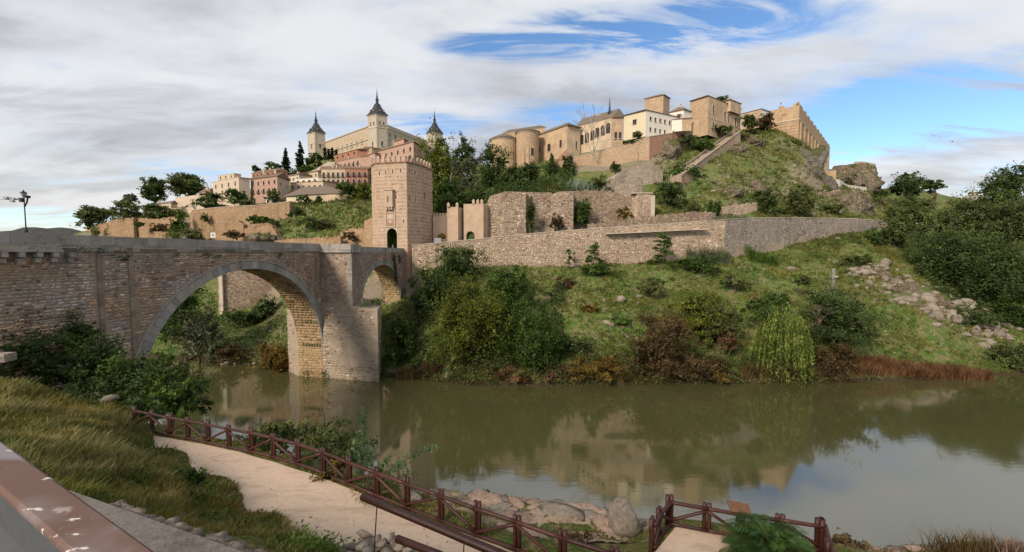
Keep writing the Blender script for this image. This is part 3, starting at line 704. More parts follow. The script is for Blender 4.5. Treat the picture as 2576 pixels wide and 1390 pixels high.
# barrels of the two arches, laid in courses
rng = random.Random(5)
for ci, (c, rr, n, jamb) in enumerate(((C1, R1, 84, 4.5), (C2, R2, 46, 3.0))):
    mb = MB(); st = Stones(50 + ci)
    for k in range(n):
        a0, a1 = math.pi * k / n, math.pi * (k + 1) / n
        p = lambda a, o, r_=rr: bw(c[0] + r_ * math.cos(a), o, c[1] + r_ * math.sin(a))
        mb.quad(p(a1, 0, rr + .03), p(a0, 0, rr + .03), p(a0, -BWID, rr + .03), p(a1, -BWID, rr + .03))
        if k < n * .62:
            o_ = 0.0
            while o_ < BWID - .1:
                w = min(rng.uniform(.5, 1.3), BWID - o_)
                U = Bn * -1; P0 = p(a0, -o_); V = (p(a1, -o_) - P0); hh = V.length; V.normalize()
                mid = (a0 + a1) / 2; N = -(Bd * math.cos(mid) + UP * math.sin(mid))
                tt = shade(rng, .72, 1.2, .08)
                if rng.random() < .12: tt = tuple(x * .5 for x in tt)
                st.stone(P0, U, V, N, .02, w - .02, .02, hh - .02, .03, tt)
                o_ += w
    # straight jambs below the springing
    for sgn in (-1, 1):
        s_ = c[0] + sgn * rr
        q = [bw(s_, 0, c[1]), bw(s_, 0, -3), bw(s_, -BWID, -3), bw(s_, -BWID, c[1])]
        mb.quad(*(q if sgn < 0 else q[::-1]))
    st.rubble(bw(c[0] + rr, 0, -1.0 if ci == 0 else 3), Bn * -1, UP, Bd * -1, BWID, c[1] + (1.0 if ci == 0 else -3), (.4, .6), (.6, 1.3), proud=.03, tints=(.85, 1.2), dark=.04)
    mb.build('arch_barrel', M['soffit'], bridge)
    st.build(M['soffit'], bridge, 0, mass='barrel_stones')
# beam holes in the main barrel
for zrow, n_, sz in ((C1[1] + .4, 7, .34), (C1[1] + 5.2, 6, .22)):
    s_ = C1[0] + math.sqrt(R1 ** 2 - (zrow - C1[1]) ** 2) - .05
    for k in range(n_):
        mb = MB(); mb.box(bw(s_, -.5 - k * .62, zrow), Bd * .05, Bn * sz * .5, UP * sz * .7); mb.build('beam_hole', M['dark'], bridge)

# voussoirs
for ci, (c, rr, n, th) in enumerate(((C1, R1, 58, 1.22), (C2, R2, 34, 1.05))):
    a = R(-2 if ci == 0 else 4); end = math.pi * (1.01 if ci == 0 else .99); ang = []
    while a < end:
        da = (end - R(0)) / n * rng.uniform(.72, 1.3); ang.append((a, min(a + da, end))); a += da
    for a0, a1 in ang:
        mb = MB(); g = .012 / rr * 1.4; a0g, a1g = a0 + g, a1 - g; th_ = th * rng.uniform(.95, 1.06)
        f, bk = .09 + rng.uniform(-.02, .02), -.7
        P = lambda r_, an, o: bw(c[0] + r_ * math.cos(an), o, c[1] + r_ * math.sin(an))
        vs = [P(rr - .02, a0g, bk), P(rr - .02, a1g, bk), P(rr + th_, a1g, bk), P(rr + th_, a0g, bk),
              P(rr, a0g, f), P(rr, a1g, f), P(rr + th_ - .03, a1g, f), P(rr + th_ - .03, a0g, f)]
        mb.add(vs, ((4, 5, 6, 7), (0, 1, 5, 4), (1, 2, 6, 5), (2, 3, 7, 6), (3, 0, 4, 7)), shade(rng, .78, 1.12, .04))
        mb.build('voussoir', M['ashlar'], bridge)
    # thin hood course over the ring
    mb = MB(); m_ = 44
    for k in range(m_):
        a0, a1 = math.pi * (.02 + .96 * k / m_), math.pi * (.02 + .96 * (k + 1) / m_)
        r0, r1 = rr + th + .05, rr + th + .28
        P = lambda r_, an, o: bw(c[0] + r_ * math.cos(an), o, c[1] + r_ * math.sin(an))
        mb.quad(P(r0, a0, .17), P(r0, a1, .17), P(r1, a1, .17), P(r1, a0, .17)); mb.quad(P(r0, a0, 0), P(r0, a1, 0), P(r0, a1, .17), P(r0, a0, .17)); mb.quad(P(r1, a0, .17), P(r1, a1, .17), P(r1, a1, 0), P(r1, a0, 0))
    mb.build('hood_mould', M['ashlar'], bridge)

# rubble of the upstream face
st = Stones(7)
def mask(u, v, hu, hv):
    s, z = S0 + u, v
    if z > 24.75: return False
    for (c, rr, th) in ((C1, R1, 1.30), (C2, R2, 1.15)):
        if abs(s - c[0]) < rr + th + hu * .4:
            r = math.hypot(s - c[0], z - c[1])
            if z < c[1] and abs(s - c[0]) < rr + hu: return False
            if z >= c[1] and r < rr + th + .12 + max(hu, hv) * .35: return False
    if 43.0 < s < 55.4: return False
    for q0, q1 in ((6.95, 7.55), (9.95, 10.55), (41.2, 41.9)):
        if q0 - hu * .6 < s < q1 + hu * .6: return False
    return s < 77.2
st.rubble(bw(S0, 0, 0), Bd, UP, Bn, S1 - S0, 24.75,
          lambda z: (.42, .62) if z < 13.5 else ((.30, .48) if z < 17.5 else (.18, .36)),
          lambda z: (.6, 1.5) if z < 13.5 else ((.4, 1.1) if z < 17.5 else (.25, .85)), mask, proud=.038, gap=.05, tints=(.78, 1.22))
# paler big blocks low down
for i, (sz_, vs, tt) in enumerate(st.l):
    z = vs[0].z
    s_ = (vs[0] - B0).dot(Bd); k = min(max((18.5 - z) / 5, 0), 1) * .8
    pt = float(VN1.fbm(s_ / 5.5 + 11, z / 3.2 + 5)) - .47; rd = float(VN2.fbm(s_ / 4 + 3, z / 2.6)) - .47
    k += max(-.35, min(.55, pt * 2.4)); w_ = 1 + max(-.10, min(.16, rd * .9))
    st.l[i] = (sz_, vs, (tt[0] * (1 + k * .5) * w_, tt[1] * (1 + k * .52), tt[2] * (1 + k * .52) / w_))
st.build(M['rubble'], bridge, 280)
# pilaster strips of dressed blocks
for q0, q1, z in ((7.0, 7.5, 2.0), (10.0, 10.5, 11.8), (41.3, 41.8, 16.0)):
    pass
    while z < 24.5:
        h = rng.uniform(.45, 1.5)
        mb = MB(); mb.box(bw((q0 + q1) / 2, .0, z + h / 2), Bd * ((q1 - q0) / 2 * rng.uniform(.8, 1.1)), Bn * .12, UP * (h / 2 - .02), shade(rng, .5, .85, .10))
        mb.build('pilaster_block', M['pier'], bridge); z += h

# parapet, string courses and the corbelled balcony
def run(s0, s1, z0, z1, o0, o1, lo, hi, name, tint=(.85, 1.12), wob=.0):
    s = s0
    while s < s1 - .05:
        w = min(rng.uniform(lo, hi), s1 - s)
        if s1 - s - w < lo * .5: w = s1 - s
        dz = rng.uniform(-wob, wob); do = rng.uniform(-.02, .03)
        mb = MB(); mb.box(bw(s + w / 2, (o0 + o1) / 2 + do, (z0 + z1) / 2 + dz), Bd * (w / 2 - .012), Bn * ((o1 - o0) / 2), UP * ((z1 - z0) / 2 - .006), shade(rng, *tint, .04))
        mb.build(name, M['ashlar'], bridge); s += w
run(-20, 3.9, 25.62, 26.62, .10, .62, 2.2, 4.2, 'parapet_block', wob=.03)
run(-20, 3.9, 25.36, 25.60, .02, .60, 1.2, 2.6, 'string_course_slab'); run(-20, 3.9, 25.08, 25.345, .02, .66, 1.0, 2.2, 'string_course_slab'); run(-20, 3.9, 24.80, 25.07, .0, .85, 2.0, 4.0, 'string_course_slab')
run(3.92, 42.7, 25.62, 26.6, -.22, .12, 1.8, 3.6, 'parapet_block', wob=.03)
run(3.92, 42.7, 25.27, 25.60, -.2, .20, 1.0, 2.4, 'string_course_slab', (.7, 1.1)); run(3.92, 42.7, 24.88, 25.255, -.2, .12, .7, 2.0, 'string_course_slab', (.45, 1.15))
run(55.2, 77.5, 25.0, 26.25, -.25, .12, 2.2, 4.5, 'parapet_block'); run(55.2, 77.5, 24.7, 24.99, -.2, .05, 1.5, 3, 'string_course_slab', (.6, 1.0))
run(-20, 77.0, 25.45, 26.5, -BWID - .05, -BWID + .3, 4, 7, 'parapet_block')
for px in (-85, -42, 5, 48.7, 93.4, 134, 176):
    q = at(px, 640, 1); u = (px - 1288) / F
    s = (u * B0.y - B0.x) / (Bd.x - u * Bd.y) - .15
    for dz, pr, h in ((24.55, .82, .22), (24.02, .52, .2)):
        mb = MB(); mb.box(bw(s, pr / 2 - .1, dz), Bd * .21, Bn * (pr / 2 + .1), UP * h, shade(rng, .8, 1.05, .04)); mb.build('corbel', M['ashlar'], bridge)

# the great pier: upper buttress, lower starling, downstream cutwater
def plan(pts): return [(bw(s, o, 0).x, bw(s, o, 0).y) for s, o in pts]
UPB = [(42.88, -.1), (42.88, 6.8), (51.5, 3.0), (55.3, .05), (55.3, -.1)]
LOB = [(42.84, -.1), (42.84, 12.1), (50.5, 8.5), (57, .05), (57, -.1)]
CUT = [(42.88, -BWID + .1), (58, -BWID + .1), (58, -BWID - .1), (50, -9.5), (45.2, -10.1), (42.88, -BWID - .1)]
mb = MB(); mb.prism(plan(UPB)[::-1], 10, 25.0); mb.prism(plan(LOB)[::-1], -3, [14.6, 14.6, 14.1, 13.7, 15.2]); mb.prism(plan(CUT)[::-1], -3, [13.5, 12.4, 12.4, 13, 13, 14.5])
mb.build('pier_core', M['pier'], bridge)
st = Stones(9)
P0 = bw(42.88, 0, 0)
st.rubble(P0 + UP * 13.8, Bn, UP, -Bd, 6.75, 11.1, (.2, .36), (.25, .8), lambda u, v, a, b: not (u > 5.9 - (.25 if int(v / .55) % 2 else 0)), proud=.04, tints=(.6, 1.0))
U2 = (bw(51.5, 3.0, 0) - bw(42.88, 6.8, 0)); L2 = U2.length; U2.normalize(); N2 = Vector((U2.y, -U2.x, 0))
st.rubble(bw(42.88, 6.8, 14.0), U2, UP, N2, L2, 10.9, (.2, .36), (.25, .8), lambda u, v, a, b: .7 < u < L2 - .7, proud=.04, tints=(.6, .95))
st.build(M['rubble'], bridge, 0, mass='pier_rubble')
st = Stones(10)
st.rubble(bw(42.84, 0, -.4), Bn, UP, -Bd, 12.1, 14.8, (.32, .55), (.35, 1.1), lambda u, v, a, b: v + b < 15.2 - u * .07 and u < 11.1 and not (v < 8.5 and VN1(u / 2, v / 2) > .60), proud=.03, tints=(.82, 1.12), light=.05, dark=.07)
U3 = (bw(45.2, -10.1, 0) - bw(42.88, -BWID, 0)); L3 = U3.length; U3.normalize()
st.rubble(bw(42.88, -BWID, -.4), U3, UP, Vector((-U3.y, U3.x, 0)), L3, 13.6, (.3, .5), (.4, 1.1), proud=.03, tints=(.9, 1.15))
U4 = (bw(50.5, 8.5, 0) - bw(42.84, 12.1, 0)); L4 = U4.length; U4.normalize()
st.rubble(bw(42.84, 12.1, -.4), U4, UP, Vector((U4.y, -U4.x, 0)), L4, 13.6, (.3, .5), (.4, 1.1), proud=.03)
st.build(M['pier'], bridge, 0, mass='pier_rubble')
def quoins(P, a, b, z0, z1, name='quoin', la=(.5, .95), mat='ashlar'):
    z = z0; k = 0
    while z < z1:
        h = rng.uniform(.42, .62); h = min(h, z1 - z); w1, w2 = (la[1], la[0]) if k % 2 else (la[0], la[1])
        mb = MB(); c = P + a * (w1 / 2 - .05) + b * (w2 / 2 - .05); na, nb = a, b
        vs = []
        for zz in (z + .01, z + h - .01):
            for i, j in ((-.07, -.07), (w1, -.07), (w1, w2), (-.07, w2)): vs.append(P + a * i + b * j + UP * zz)
        mb.add(vs, ((0, 1, 5, 4), (1, 2, 6, 5), (2, 3, 7, 6), (3, 0, 4, 7), (4, 5, 6, 7), (3, 2, 1, 0)), shade(rng, .75, 1.1, .04)); mb.build(name, M[mat], bridge); z += h; k += 1
quoins(bw(42.88, 6.8, 0), -Bn, U2, 14.2, 24.9)
quoins(bw(51.5, 3.0, 0), -U2, (bw(55.3, 0, 0) - bw(51.5, 3, 0)).normalized(), 14.2, 24.9)
quoins(bw(42.84, 12.1, 0), -Bn, U4, -.3, 14.2, la=(.6, 1.2), mat='pier')
# refuge parapet on the pier
for (a, b, N) in ((bw(42.74, -.1, 0), bw(42.74, 6.95, 0), -Bd), (bw(42.74, 6.95, 0), bw(51.6, 3.15, 0), N2), (bw(51.6, 3.15, 0), bw(55.4, .1, 0), Bn)):
    n = max(2, round((b - a).length / 2.2))
    for k in range(n):
        p, q = a.lerp(b, k / n), a.lerp(b, (k + 1) / n); U = (q - p) / 2
        for z0, z1, th, pr, nm in ((25.5, 26.6, .16, 0, 'parapet_block'), (24.9, 25.48, .2, .05, 'string_course_slab')):
            mb = MB(); mb.box((p + q) / 2 + N * pr + UP * ((z0 + z1) / 2), U * .985, Vector(N) * th, UP * ((z1 - z0) / 2 - .01), shade(rng, .8, 1.1, .04)); mb.build(nm, M['ashlar'], bridge)

# plants rooted in the cornice joints and the ivy down the small arch are stuff on the bridge
V = []; Q = []; T = []
nr = np.random.RandomState(3)
def leaf_cloud(c, r, n, size, tone=(.6, 1.25)):
    global V, Q, T
    for _ in range(n):
        p = np.array(c) + nr.normal(0, 1, 3) * np.array(r); a = nr.normal(0, 1, 3); b = nr.normal(0, 1, 3); a /= np.linalg.norm(a); b -= a * a.dot(b); b /= np.linalg.norm(b)
        k = len(V); s = size * nr.uniform(.6, 1.4); V += [p - a * s, p + b * s * .6, p + a * s, p - b * s * .6]; Q.append((k, k + 1, k + 2, k + 3)); T.append([nr.uniform(*tone)] * 3)
for px, py in ((80, 622), (205, 628), (300, 632), (310, 650), (440, 640), (520, 640), (545, 645), (620, 640), (250, 630), (700, 640)):
    r_ = pixel_dir(px, py); q = Vector((0, 0, EYE)); k = (B0 - Vector((0, 0, 0))).dot(Bn) / r_.dot(Bn); p = q + r_ * k + Bn * .25
    leaf_cloud(p, (.3, .3, .18), 70, .09)
for k in range(26):
    leaf_cloud(bw(71.3 + .05 * k, .25, 24.3 - k * .28), (.25, .22, .25), 34, .13, (.35, .9))
for k in range(9): leaf_cloud(bw(74.4, .25, 24.2 - k * .22), (.3, .2, .2), 26, .12, (.35, .9))
for s_, z_ in ((45, 14.6), (48, 15.2), (46.5, 14.9), (50, 14.7), (49, 14.4)): leaf_cloud(bw(s_, 7.5 + nr.rand() * 3, z_), (1.0, 1.0, .25), 110, .15)
leaf_cloud(bw(42.9, .6, .8), (.5, .5, .6), 240, .14); leaf_cloud(bw(42.6, -3.5, .9), (.5, .8, .5), 160, .13)
for s_, o_, z_ in ((76.5, 1, 12), (76.8, 3, 11), (75.2, -.5, 9.8), (76, 0, 14)): leaf_cloud(bw(s_, o_, z_), (.8, .8, .6), 150, .2, (.4, 1))
o = fast_obj('wall_plants', V, Q, M['green'], bridge, T); o['kind'] = 'stuff'

# ================================================================== gate tower
TV = [at(937.4, 600, 117), at(947.8, 600, 113.7), at(1025, 600, 111.9), at(1062, 600, 116.2), at(1089, 600, 122.5)]
TP = [(p.x, p.y) for p in TV] + [(TV[4].x - 4, TV[4].y + 5), (TV[0].x + 1, TV[0].y + 7)]
TZ = 50.0
tower = thing('gate_tower', 'tall battlemented brick and stone gate tower at the far end of the bridge', 'tower', (TV[2].x - 3, TV[2].y + 5, ROADZ))
def wallface(mb, P0, U, W, Hh, holes, N, depth=.25, tint=(1, 1, 1), arch=(), m=0):
    """vertical wall with real openings (u0,v0,u1,v1); reveals go in by depth"""
    us = sorted(set([0, W] + [h[0] for h in holes] + [h[2] for h in holes])); vs = sorted(set([0, Hh] + [h[1] for h in holes] + [h[3] for h in holes]))
    Pt = lambda u, v, d=0: P0 + U * u + UP * v - N * d
    for a, b in zip(us[:-1], us[1:]):
        for c, d in zip(vs[:-1], vs[1:]):
            mu, mv = (a + b) / 2, (c + d) / 2
            if any(h[0] < mu < h[2] and h[1] < mv < h[3] for h in holes): continue
            mb.quad(Pt(a, c), Pt(b, c), Pt(b, d), Pt(a, d), tint, m)
    for i, h in enumerate(holes):
        u0, v0, u1, v1 = h
        mb.quad(Pt(u0, v0), Pt(u0, v0, depth), Pt(u1, v0, depth), Pt(u1, v0), tint, m)
        mb.quad(Pt(u0, v1, depth), Pt(u0, v1), Pt(u1, v1), Pt(u1, v1, depth), tint, m)
        mb.quad(Pt(u0, v0, depth), Pt(u0, v0), Pt(u0, v1), Pt(u0, v1, depth), tint, m)
        mb.quad(Pt(u1, v0), Pt(u1, v0, depth), Pt(u1, v1, depth), Pt(u1, v1), tint, m)
        if arch is True or i in arch:
            r = (u1 - u0) / 2; cu = (u0 + u1) / 2; cv = v1 - r; n = 8
            arc = [(cu + r * math.cos(math.pi * k / n), cv + r * math.sin(math.pi * k / n)) for k in range(n + 1)]
            for side in (0, 1):
                seg = arc[:n // 2 + 1] if side == 0 else arc[n // 2:]
                cor = (u1, v1) if side == 0 else (u0, v1)
                for a, b in zip(seg[:-1], seg[1:]):
                    for dd in (0, ):
                        mb.add((Pt(*cor, -.003), Pt(*a, -.003), Pt(*b, -.003)), ((0, 1, 2),), tint, m)
                    mb.quad(Pt(*a), Pt(*b), Pt(*b, depth), Pt(*a, depth), tint, m)
st = Stones(21); stb = Stones(22)
mbt = MB(); panes = []
for i in range(7):
    a, b = Vector((*TP[i], 0)), Vector((*TP[(i + 1) % 7], 0)); U = b - a; L = U.length; U.normalize(); N = Vector((U.y, -U.x, 0))
    holes = []; arch = []
    if i == 1:      # front face: gateway, slits
        g0 = 3.1
        holes = [(g0, .0 + 10.0, g0 + 3.1, 10.0 + 6.4)]
        arch = [0]
        for u, z in ((1.0, 46.6), (2.9, 46.8), (5.0, 47.0), (7.4, 47.2), (2.6, 39.8), (5.9, 40.0), (8.1, 33.2)): holes.append((u, z - ROADZ + 10, u + .3, z - ROADZ + 11.1))
    if i == 2:
        for u, z in ((.8, 47.2), (2.9, 47.0), (.7, 39.6), (2.9, 39.6), (3.0, 33.8)): holes.append((u, z - ROADZ + 10, u + .32, z - ROADZ + 11.2))
    if i == 3:
        for u, z in ((1.3, 40.6),): holes.append((u, z - ROADZ + 10, u + .9, z - ROADZ + 12)); 
    P0 = Vector((a.x, a.y, ROADZ - 10))
    wallface(mbt, P0, U, L, TZ - ROADZ + 10, holes, N, .5, arch=arch)
    for k, h in enumerate(holes):
        mb = MB(); q = lambda u, v, d: P0 + U * u + UP * v - N * d
        dd = 3.5 if (i == 1 and k == 0) else .48
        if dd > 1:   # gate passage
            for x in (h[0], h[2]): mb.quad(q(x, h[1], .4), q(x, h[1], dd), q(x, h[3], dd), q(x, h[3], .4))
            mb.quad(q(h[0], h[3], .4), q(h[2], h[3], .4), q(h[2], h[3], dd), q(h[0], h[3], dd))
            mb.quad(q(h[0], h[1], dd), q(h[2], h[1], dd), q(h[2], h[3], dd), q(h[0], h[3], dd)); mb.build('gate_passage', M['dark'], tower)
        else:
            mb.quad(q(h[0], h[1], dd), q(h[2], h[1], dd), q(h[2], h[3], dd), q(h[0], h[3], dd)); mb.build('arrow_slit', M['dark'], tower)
    if i in (0, 1, 2, 3):
        # toledan bond: bands of small rubble between brick courses
        v = 10.4
        while v < TZ - ROADZ + 10 - 1.0:
            hgt = .62
            def mk(u, vv, a_, b_, H=holes): return not any(h[0] - .15 - a_ < u < h[2] + .15 + a_ and h[1] - .2 < vv + v < h[3] + .2 for h in H) and not (i == 1 and 2.7 < u < 6.2 and 16.5 < vv + v < 27)
            st.rubble(P0 + UP * v, U, UP, N, L, hgt, (.2, .32), (.22, .6), mk, proud=.035 if i < 2 else .05, gap=.06 if i < 2 else .09, tints=(.86, 1.1), dark=.06 if i < 2 else .34, light=.03)  # right-hand faces: many stones darkened to stand for shaded putlog holes
            v += hgt + .38
        # brick base below the road
        stb.rubble(P0 - UP * 6, U, UP, N, L, 16.2, (.14, .2), (.3, .6), proud=.03, gap=.04, tints=(.7, 1.2), dark=.14)
mbt.build('tower_wall', M['tower'], tower)
mb = MB(); mb.prism(TP, 8, ROADZ - 9.9); mb.build('tower_foot', M['brick'], tower)
st.build(M['tower'], tower, 0, mass='rubble_bands'); stb.build(M['brick'], tower, 0, mass='brick_courses')
mb = MB(); mb.prism(TP, TZ - .5, TZ - .05); mb.build('roof_deck', M['tower'], tower)
cx = sum(p[0] for p in TP) / 7; cy = sum(p[1] for p in TP) / 7
mb = MB(); mb.prism([(cx + (x - cx) * 1.03, cy + (y - cy) * 1.03) for x, y in TP], TZ - .02, TZ + .28); mb.build('cornice', M['brick'], tower)
for i in range(7):
    a, b = Vector((*TP[i], 0)), Vector((*TP[(i + 1) % 7], 0)); U = b - a; L = U.length; U.normalize(); N = Vector((U.y, -U.x, 0))
    n = max(1, round(L / 1.55))
    for k in range(n):
        c = a + U * (L * (k + .5) / n) - N * .3 + UP * (TZ + .25)
        mb = MB(); mb.box(c + UP * .65, U * .40, N * .28, UP * .65, shade(rng, .9, 1.05, .03)); mb.box(c + UP * 1.36, U * .46, N * .34, UP * .06); mb.box(c + UP * 1.62, U * .42, N * .3, UP * .2, taper=.12)
        mb.build('merlon', M['tower'], tower)
# projecting box, corbels and carved coat of arms on the front
a, b = Vector((*TP[1], 0)), Vector((*TP[2], 0)); U = (b - a).normalized(); N = Vector((U.y, -U.x, 0))
c = a + U * 4.3
mb = MB(); mb.box(c + N * .45 + UP * 40.0, U * 1.15, N * .5, UP * 2.3); mb.box(c + N * .5 + UP * 42.4, U * 1.5, N * .65, UP * .12); mb.build('box_machicolation', M['tower'], tower)
mb = MB(); mb.box(c + N * .97 + UP * 39.8 - U * .2, U * .16, N * .02, UP * .8); mb.build('arrow_slit', M['dark'], tower)
for k in (-.75, 0, .75):
    mb = MB(); mb.box(c + U * k + N * .4 + UP * 37.3, U * .2, N * .45, UP * .38); mb.build('corbel', M['tower'], tower)
for k in (-.4, .4):
    mb = MB(); mb.box(c + U * k + N * .12 + UP * 37.2, U * .17, N * .1, UP * .5); mb.build('machicolation_gap', M['dark'], tower)
mb = MB(); mb.box(c + N * .06 + UP * 34.8, U * 1.45, N * .06, UP * 2.6); arms = mb.build('coat_of_arms', M['brick'], tower)
mb = MB()
for s_ in (-1, 1): mb.box(c + U * s_ * 1.4 + N * .16 + UP * 34.8, U * .12, N * .08, UP * 2.6)
for s_ in (-1, 1): mb.box(c + N * .16 + UP * (34.8 + s_ * 2.5), U * 1.4, N * .09, UP * .12)
mb.build('frame', M['trim'], arms)
mb = MB()
for (du, dz, r_, h_) in ((0, .2, .62, .75), (-.35, 1.5, .35, .3), (.35, 1.5, .35, .3), (0, 1.75, .25, .35), (0, -1.2, .5, .45), (-.8, .2, .22, .9), (.8, .2, .22, .9)):
    mb.add([c + N * .12 + UP * (34.8 + dz)] + [c + N * .12 + U * (du + r_ * math.cos(k * math.pi / 5)) + UP * (34.8 + dz + h_ * math.sin(k * math.pi / 5)) for k in range(10)] + [c + N * .3 + U * du + UP * (34.8 + dz)],
           [(11, 1 + k, 1 + (k + 1) % 10) for k in range(10)])
mb.build('shield', M['trim'], arms)
mb = MB()
for k in range(13):   # raised archivolt round the gateway
    an0, an1 = math.pi * k / 13, math.pi * (k + 1) / 13; g = a + U * 4.65 + UP * (ROADZ + 4.85)
    P = lambda r_, an, o: g + U * (r_ * math.cos(an)) + UP * (r_ * math.sin(an)) + N * o
    mb.add([P(1.56, an0, .06), P(1.56, an1, .06), P(1.95, an1, .06), P(1.95, an0, .06), P(1.95, an1, -.02), P(1.95, an0, -.02)], ((0, 1, 2, 3), (3, 2, 4, 5)), shade(rng, .9, 1.1, .03))
mb.build('archivolt', M['trim'], tower)
# ================================================================== walls
def wall(name, label, pts, mat, thick=1.2, coping=None, cat='wall', ch=.22, parent=None, cop_out=.12, group=None):
    """pts: (px, top row, depth, bottom row or height). A solid wall following the points, coping stones on top"""
    tops = [at(a, b, y) for a, b, y, _ in pts]
    bots = [t.copy() for t in tops]
    for p, (a, b, y, e) in zip(bots, pts): p.z = at(a, e[0], y).z if isinstance(e, tuple) else e
    n = len(pts); offs = []
    for i in range(n):
        d = tops[min(i + 1, n - 1)] - tops[max(i - 1, 0)]; d.z = 0; d.normalize(); offs.append(Vector((-d.y, d.x, 0)) * thick)
    root = parent or thing(name, label, cat, (tops[n // 2].x, tops[n // 2].y, min(b.z for b in bots)), group)
    mb = MB()
    for i in range(n - 1):
        a, b, c, d = bots[i], bots[i + 1], tops[i + 1], tops[i]; o1, o2 = offs[i], offs[i + 1]
        mb.quad(a, b, c, d); mb.quad(d, c, c + o2, d + o1); mb.quad(b + o2, a + o1, d + o1, c + o2)
        if i == 0: mb.quad(a + o1, a, d, d + o1)
        if i == n - 2: mb.quad(b, b + o2, c + o2, c)
    mb.build('wall', M[mat] if isinstance(mat, str) else mat, root)
    if not coping and mat in ('citywall', 'bastion', 'retain', 'convent'):      # weathered, uneven wall head
        mb = MB()
        for i in range(n - 1):
            L = (tops[i + 1] - tops[i]).length; k = max(2, int(L / .8)); U = (tops[i + 1] - tops[i]) / k; Un = U.normalized(); N = offs[i].normalized()
            for j in range(k):
                if rng.random() < .72:
                    p = tops[i] + U * (j + rng.random()); h = rng.uniform(.08, .42); mb.box(p + N * thick * rng.uniform(.25, .7) + UP * h * .4, Un * rng.uniform(.25, .6), N * thick * rng.uniform(.25, .45), UP * h, shade(rng, .7, 1.15, .08), taper=.8)
        o_ = mb.build('broken_top', M[mat], root); o_['kind'] = 'stuff'
    if coping:
        for i in range(n - 1):
            L = (tops[i + 1] - tops[i]).length; k = max(1, round(L / 3.2))
            for j in range(k):
                p, q = tops[i].lerp(tops[i + 1], j / k), tops[i].lerp(tops[i + 1], (j + 1) / k); U = (q - p) / 2; N = offs[i].normalized()
                mb = MB(); mb.box((p + q) / 2 + N * (thick / 2) + UP * (ch / 2 + .002), U * .992, N * (thick / 2 + cop_out), UP * (ch / 2), shade(rng, .85, 1.1, .03)); mb.build('coping_stone', M[coping], root)
    return root, tops, bots, offs
rng = random.Random(31)
# long retaining wall of the road climbing away from the tower
RW = [(1036, 618.5, 112.4, 14.0), (1072, 615, 112.6, 17.0), (1144, 608.7, 113.2, 19.0), (1232, 599.6, 114.2, 20.3), (1344, 588.5, 115.4, 20.6), (1517, 574.7, 117.4, 21.0), (1737, 560, 120.8, 21.5), (1825, 553.5, 122.6, 22.5)]
rwall, rtop, rbot, _ = wall('retaining_wall', 'long rubble retaining wall of the climbing road, lit and sandy coloured', RW, 'retain', 1.5, 'trim')
def face_stones(seed, tops_, bots_, ch, cl, **k):
    s_ = Stones(seed)
    for a, b, zb in zip(tops_[:-1], tops_[1:], [max(p.z, 18.5) for p in bots_[:-1]]):
        U = Vector((b.x - a.x, b.y - a.y, 0)); W_ = U.length; U.normalize(); N = Vector((U.y, -U.x, 0)); hA, hB = a.z - zb, b.z - zb
        s_.rubble(Vector((a.x, a.y, zb)), U, UP, N, W_, max(hA, hB), ch, cl, lambda u, v, x, y: v + y < hA + (hB - hA) * u / W_ - .05, **k)
    return s_
face_stones(71, rtop, rbot, (.24, .52), (.3, 1.0), proud=.05, gap=.07, tints=(.75, 1.15), light=.10, dark=.07, warm=.08).build(M['wallstone'], rwall, 150)
root, tp, bt, of = wall('retaining_wall', 'tall grey retaining wall beyond the corner, with dark drip stains', [(1825.6, 553.3, 122.7, 22.5), (1900, 550, 127.8, 24), (2010, 549, 137.5, 27), (2120, 551, 145, 30), (2232, 556, 152.5, 32)], 'retain_grey', 1.5, 'trim')
face_stones(72, tp, bt, (.22, .4), (.35, .9), proud=.03, gap=.06, tints=(.75, 1.15), light=.05, dark=.12, warm=.04).build(M['greystone'], root, 60)
# concrete walkway ledge below the wall top, and its steel railing at the corner
ledge = thing('walkway_ledge', 'thin projecting walkway ledge along the upper part of the sandy wall', 'ledge', at(1650, 586, 118))
mb = MB(); prev = None
for px, py, Y in ((1525, 589, 116.7), (1620, 584.5, 118.0), (1700, 580.5, 119.3), (1780, 577, 120.5)):
    p = at(px, py, Y)
    if prev is not None:
        U = (p - prev) / 2; N = Vector((U.y, -U.x, 0)).normalized(); mb.box((p + prev) / 2 + N * .1, U, N * .75, UP * .12)
    prev = p
mb.build('slab', M['trim'], ledge)
rail = thing('steel_railing', 'thin steel railing on top of the wall at its corner', 'railing', at(1825, 553, 122))
prev = None
pts = [at(1782, 557, 121.4), at(1803, 555.5, 121.9), at(1824, 553.5, 122.2), at(1845, 552.5, 123.6), at(1866, 551.5, 125), at(1886, 551, 126.4)]
for i, p in enumerate(pts):
    mb = MB(); mb.tube([p, p + UP * 1.2], .05, 5); mb.build('post', M['steel'], rail)
    if i:
        for h in (.35, .75, 1.15):
            mb = MB(); mb.tube([pts[i - 1] + UP * h, p + UP * h], .035, 4); mb.build('rail', M['steel'], rail)
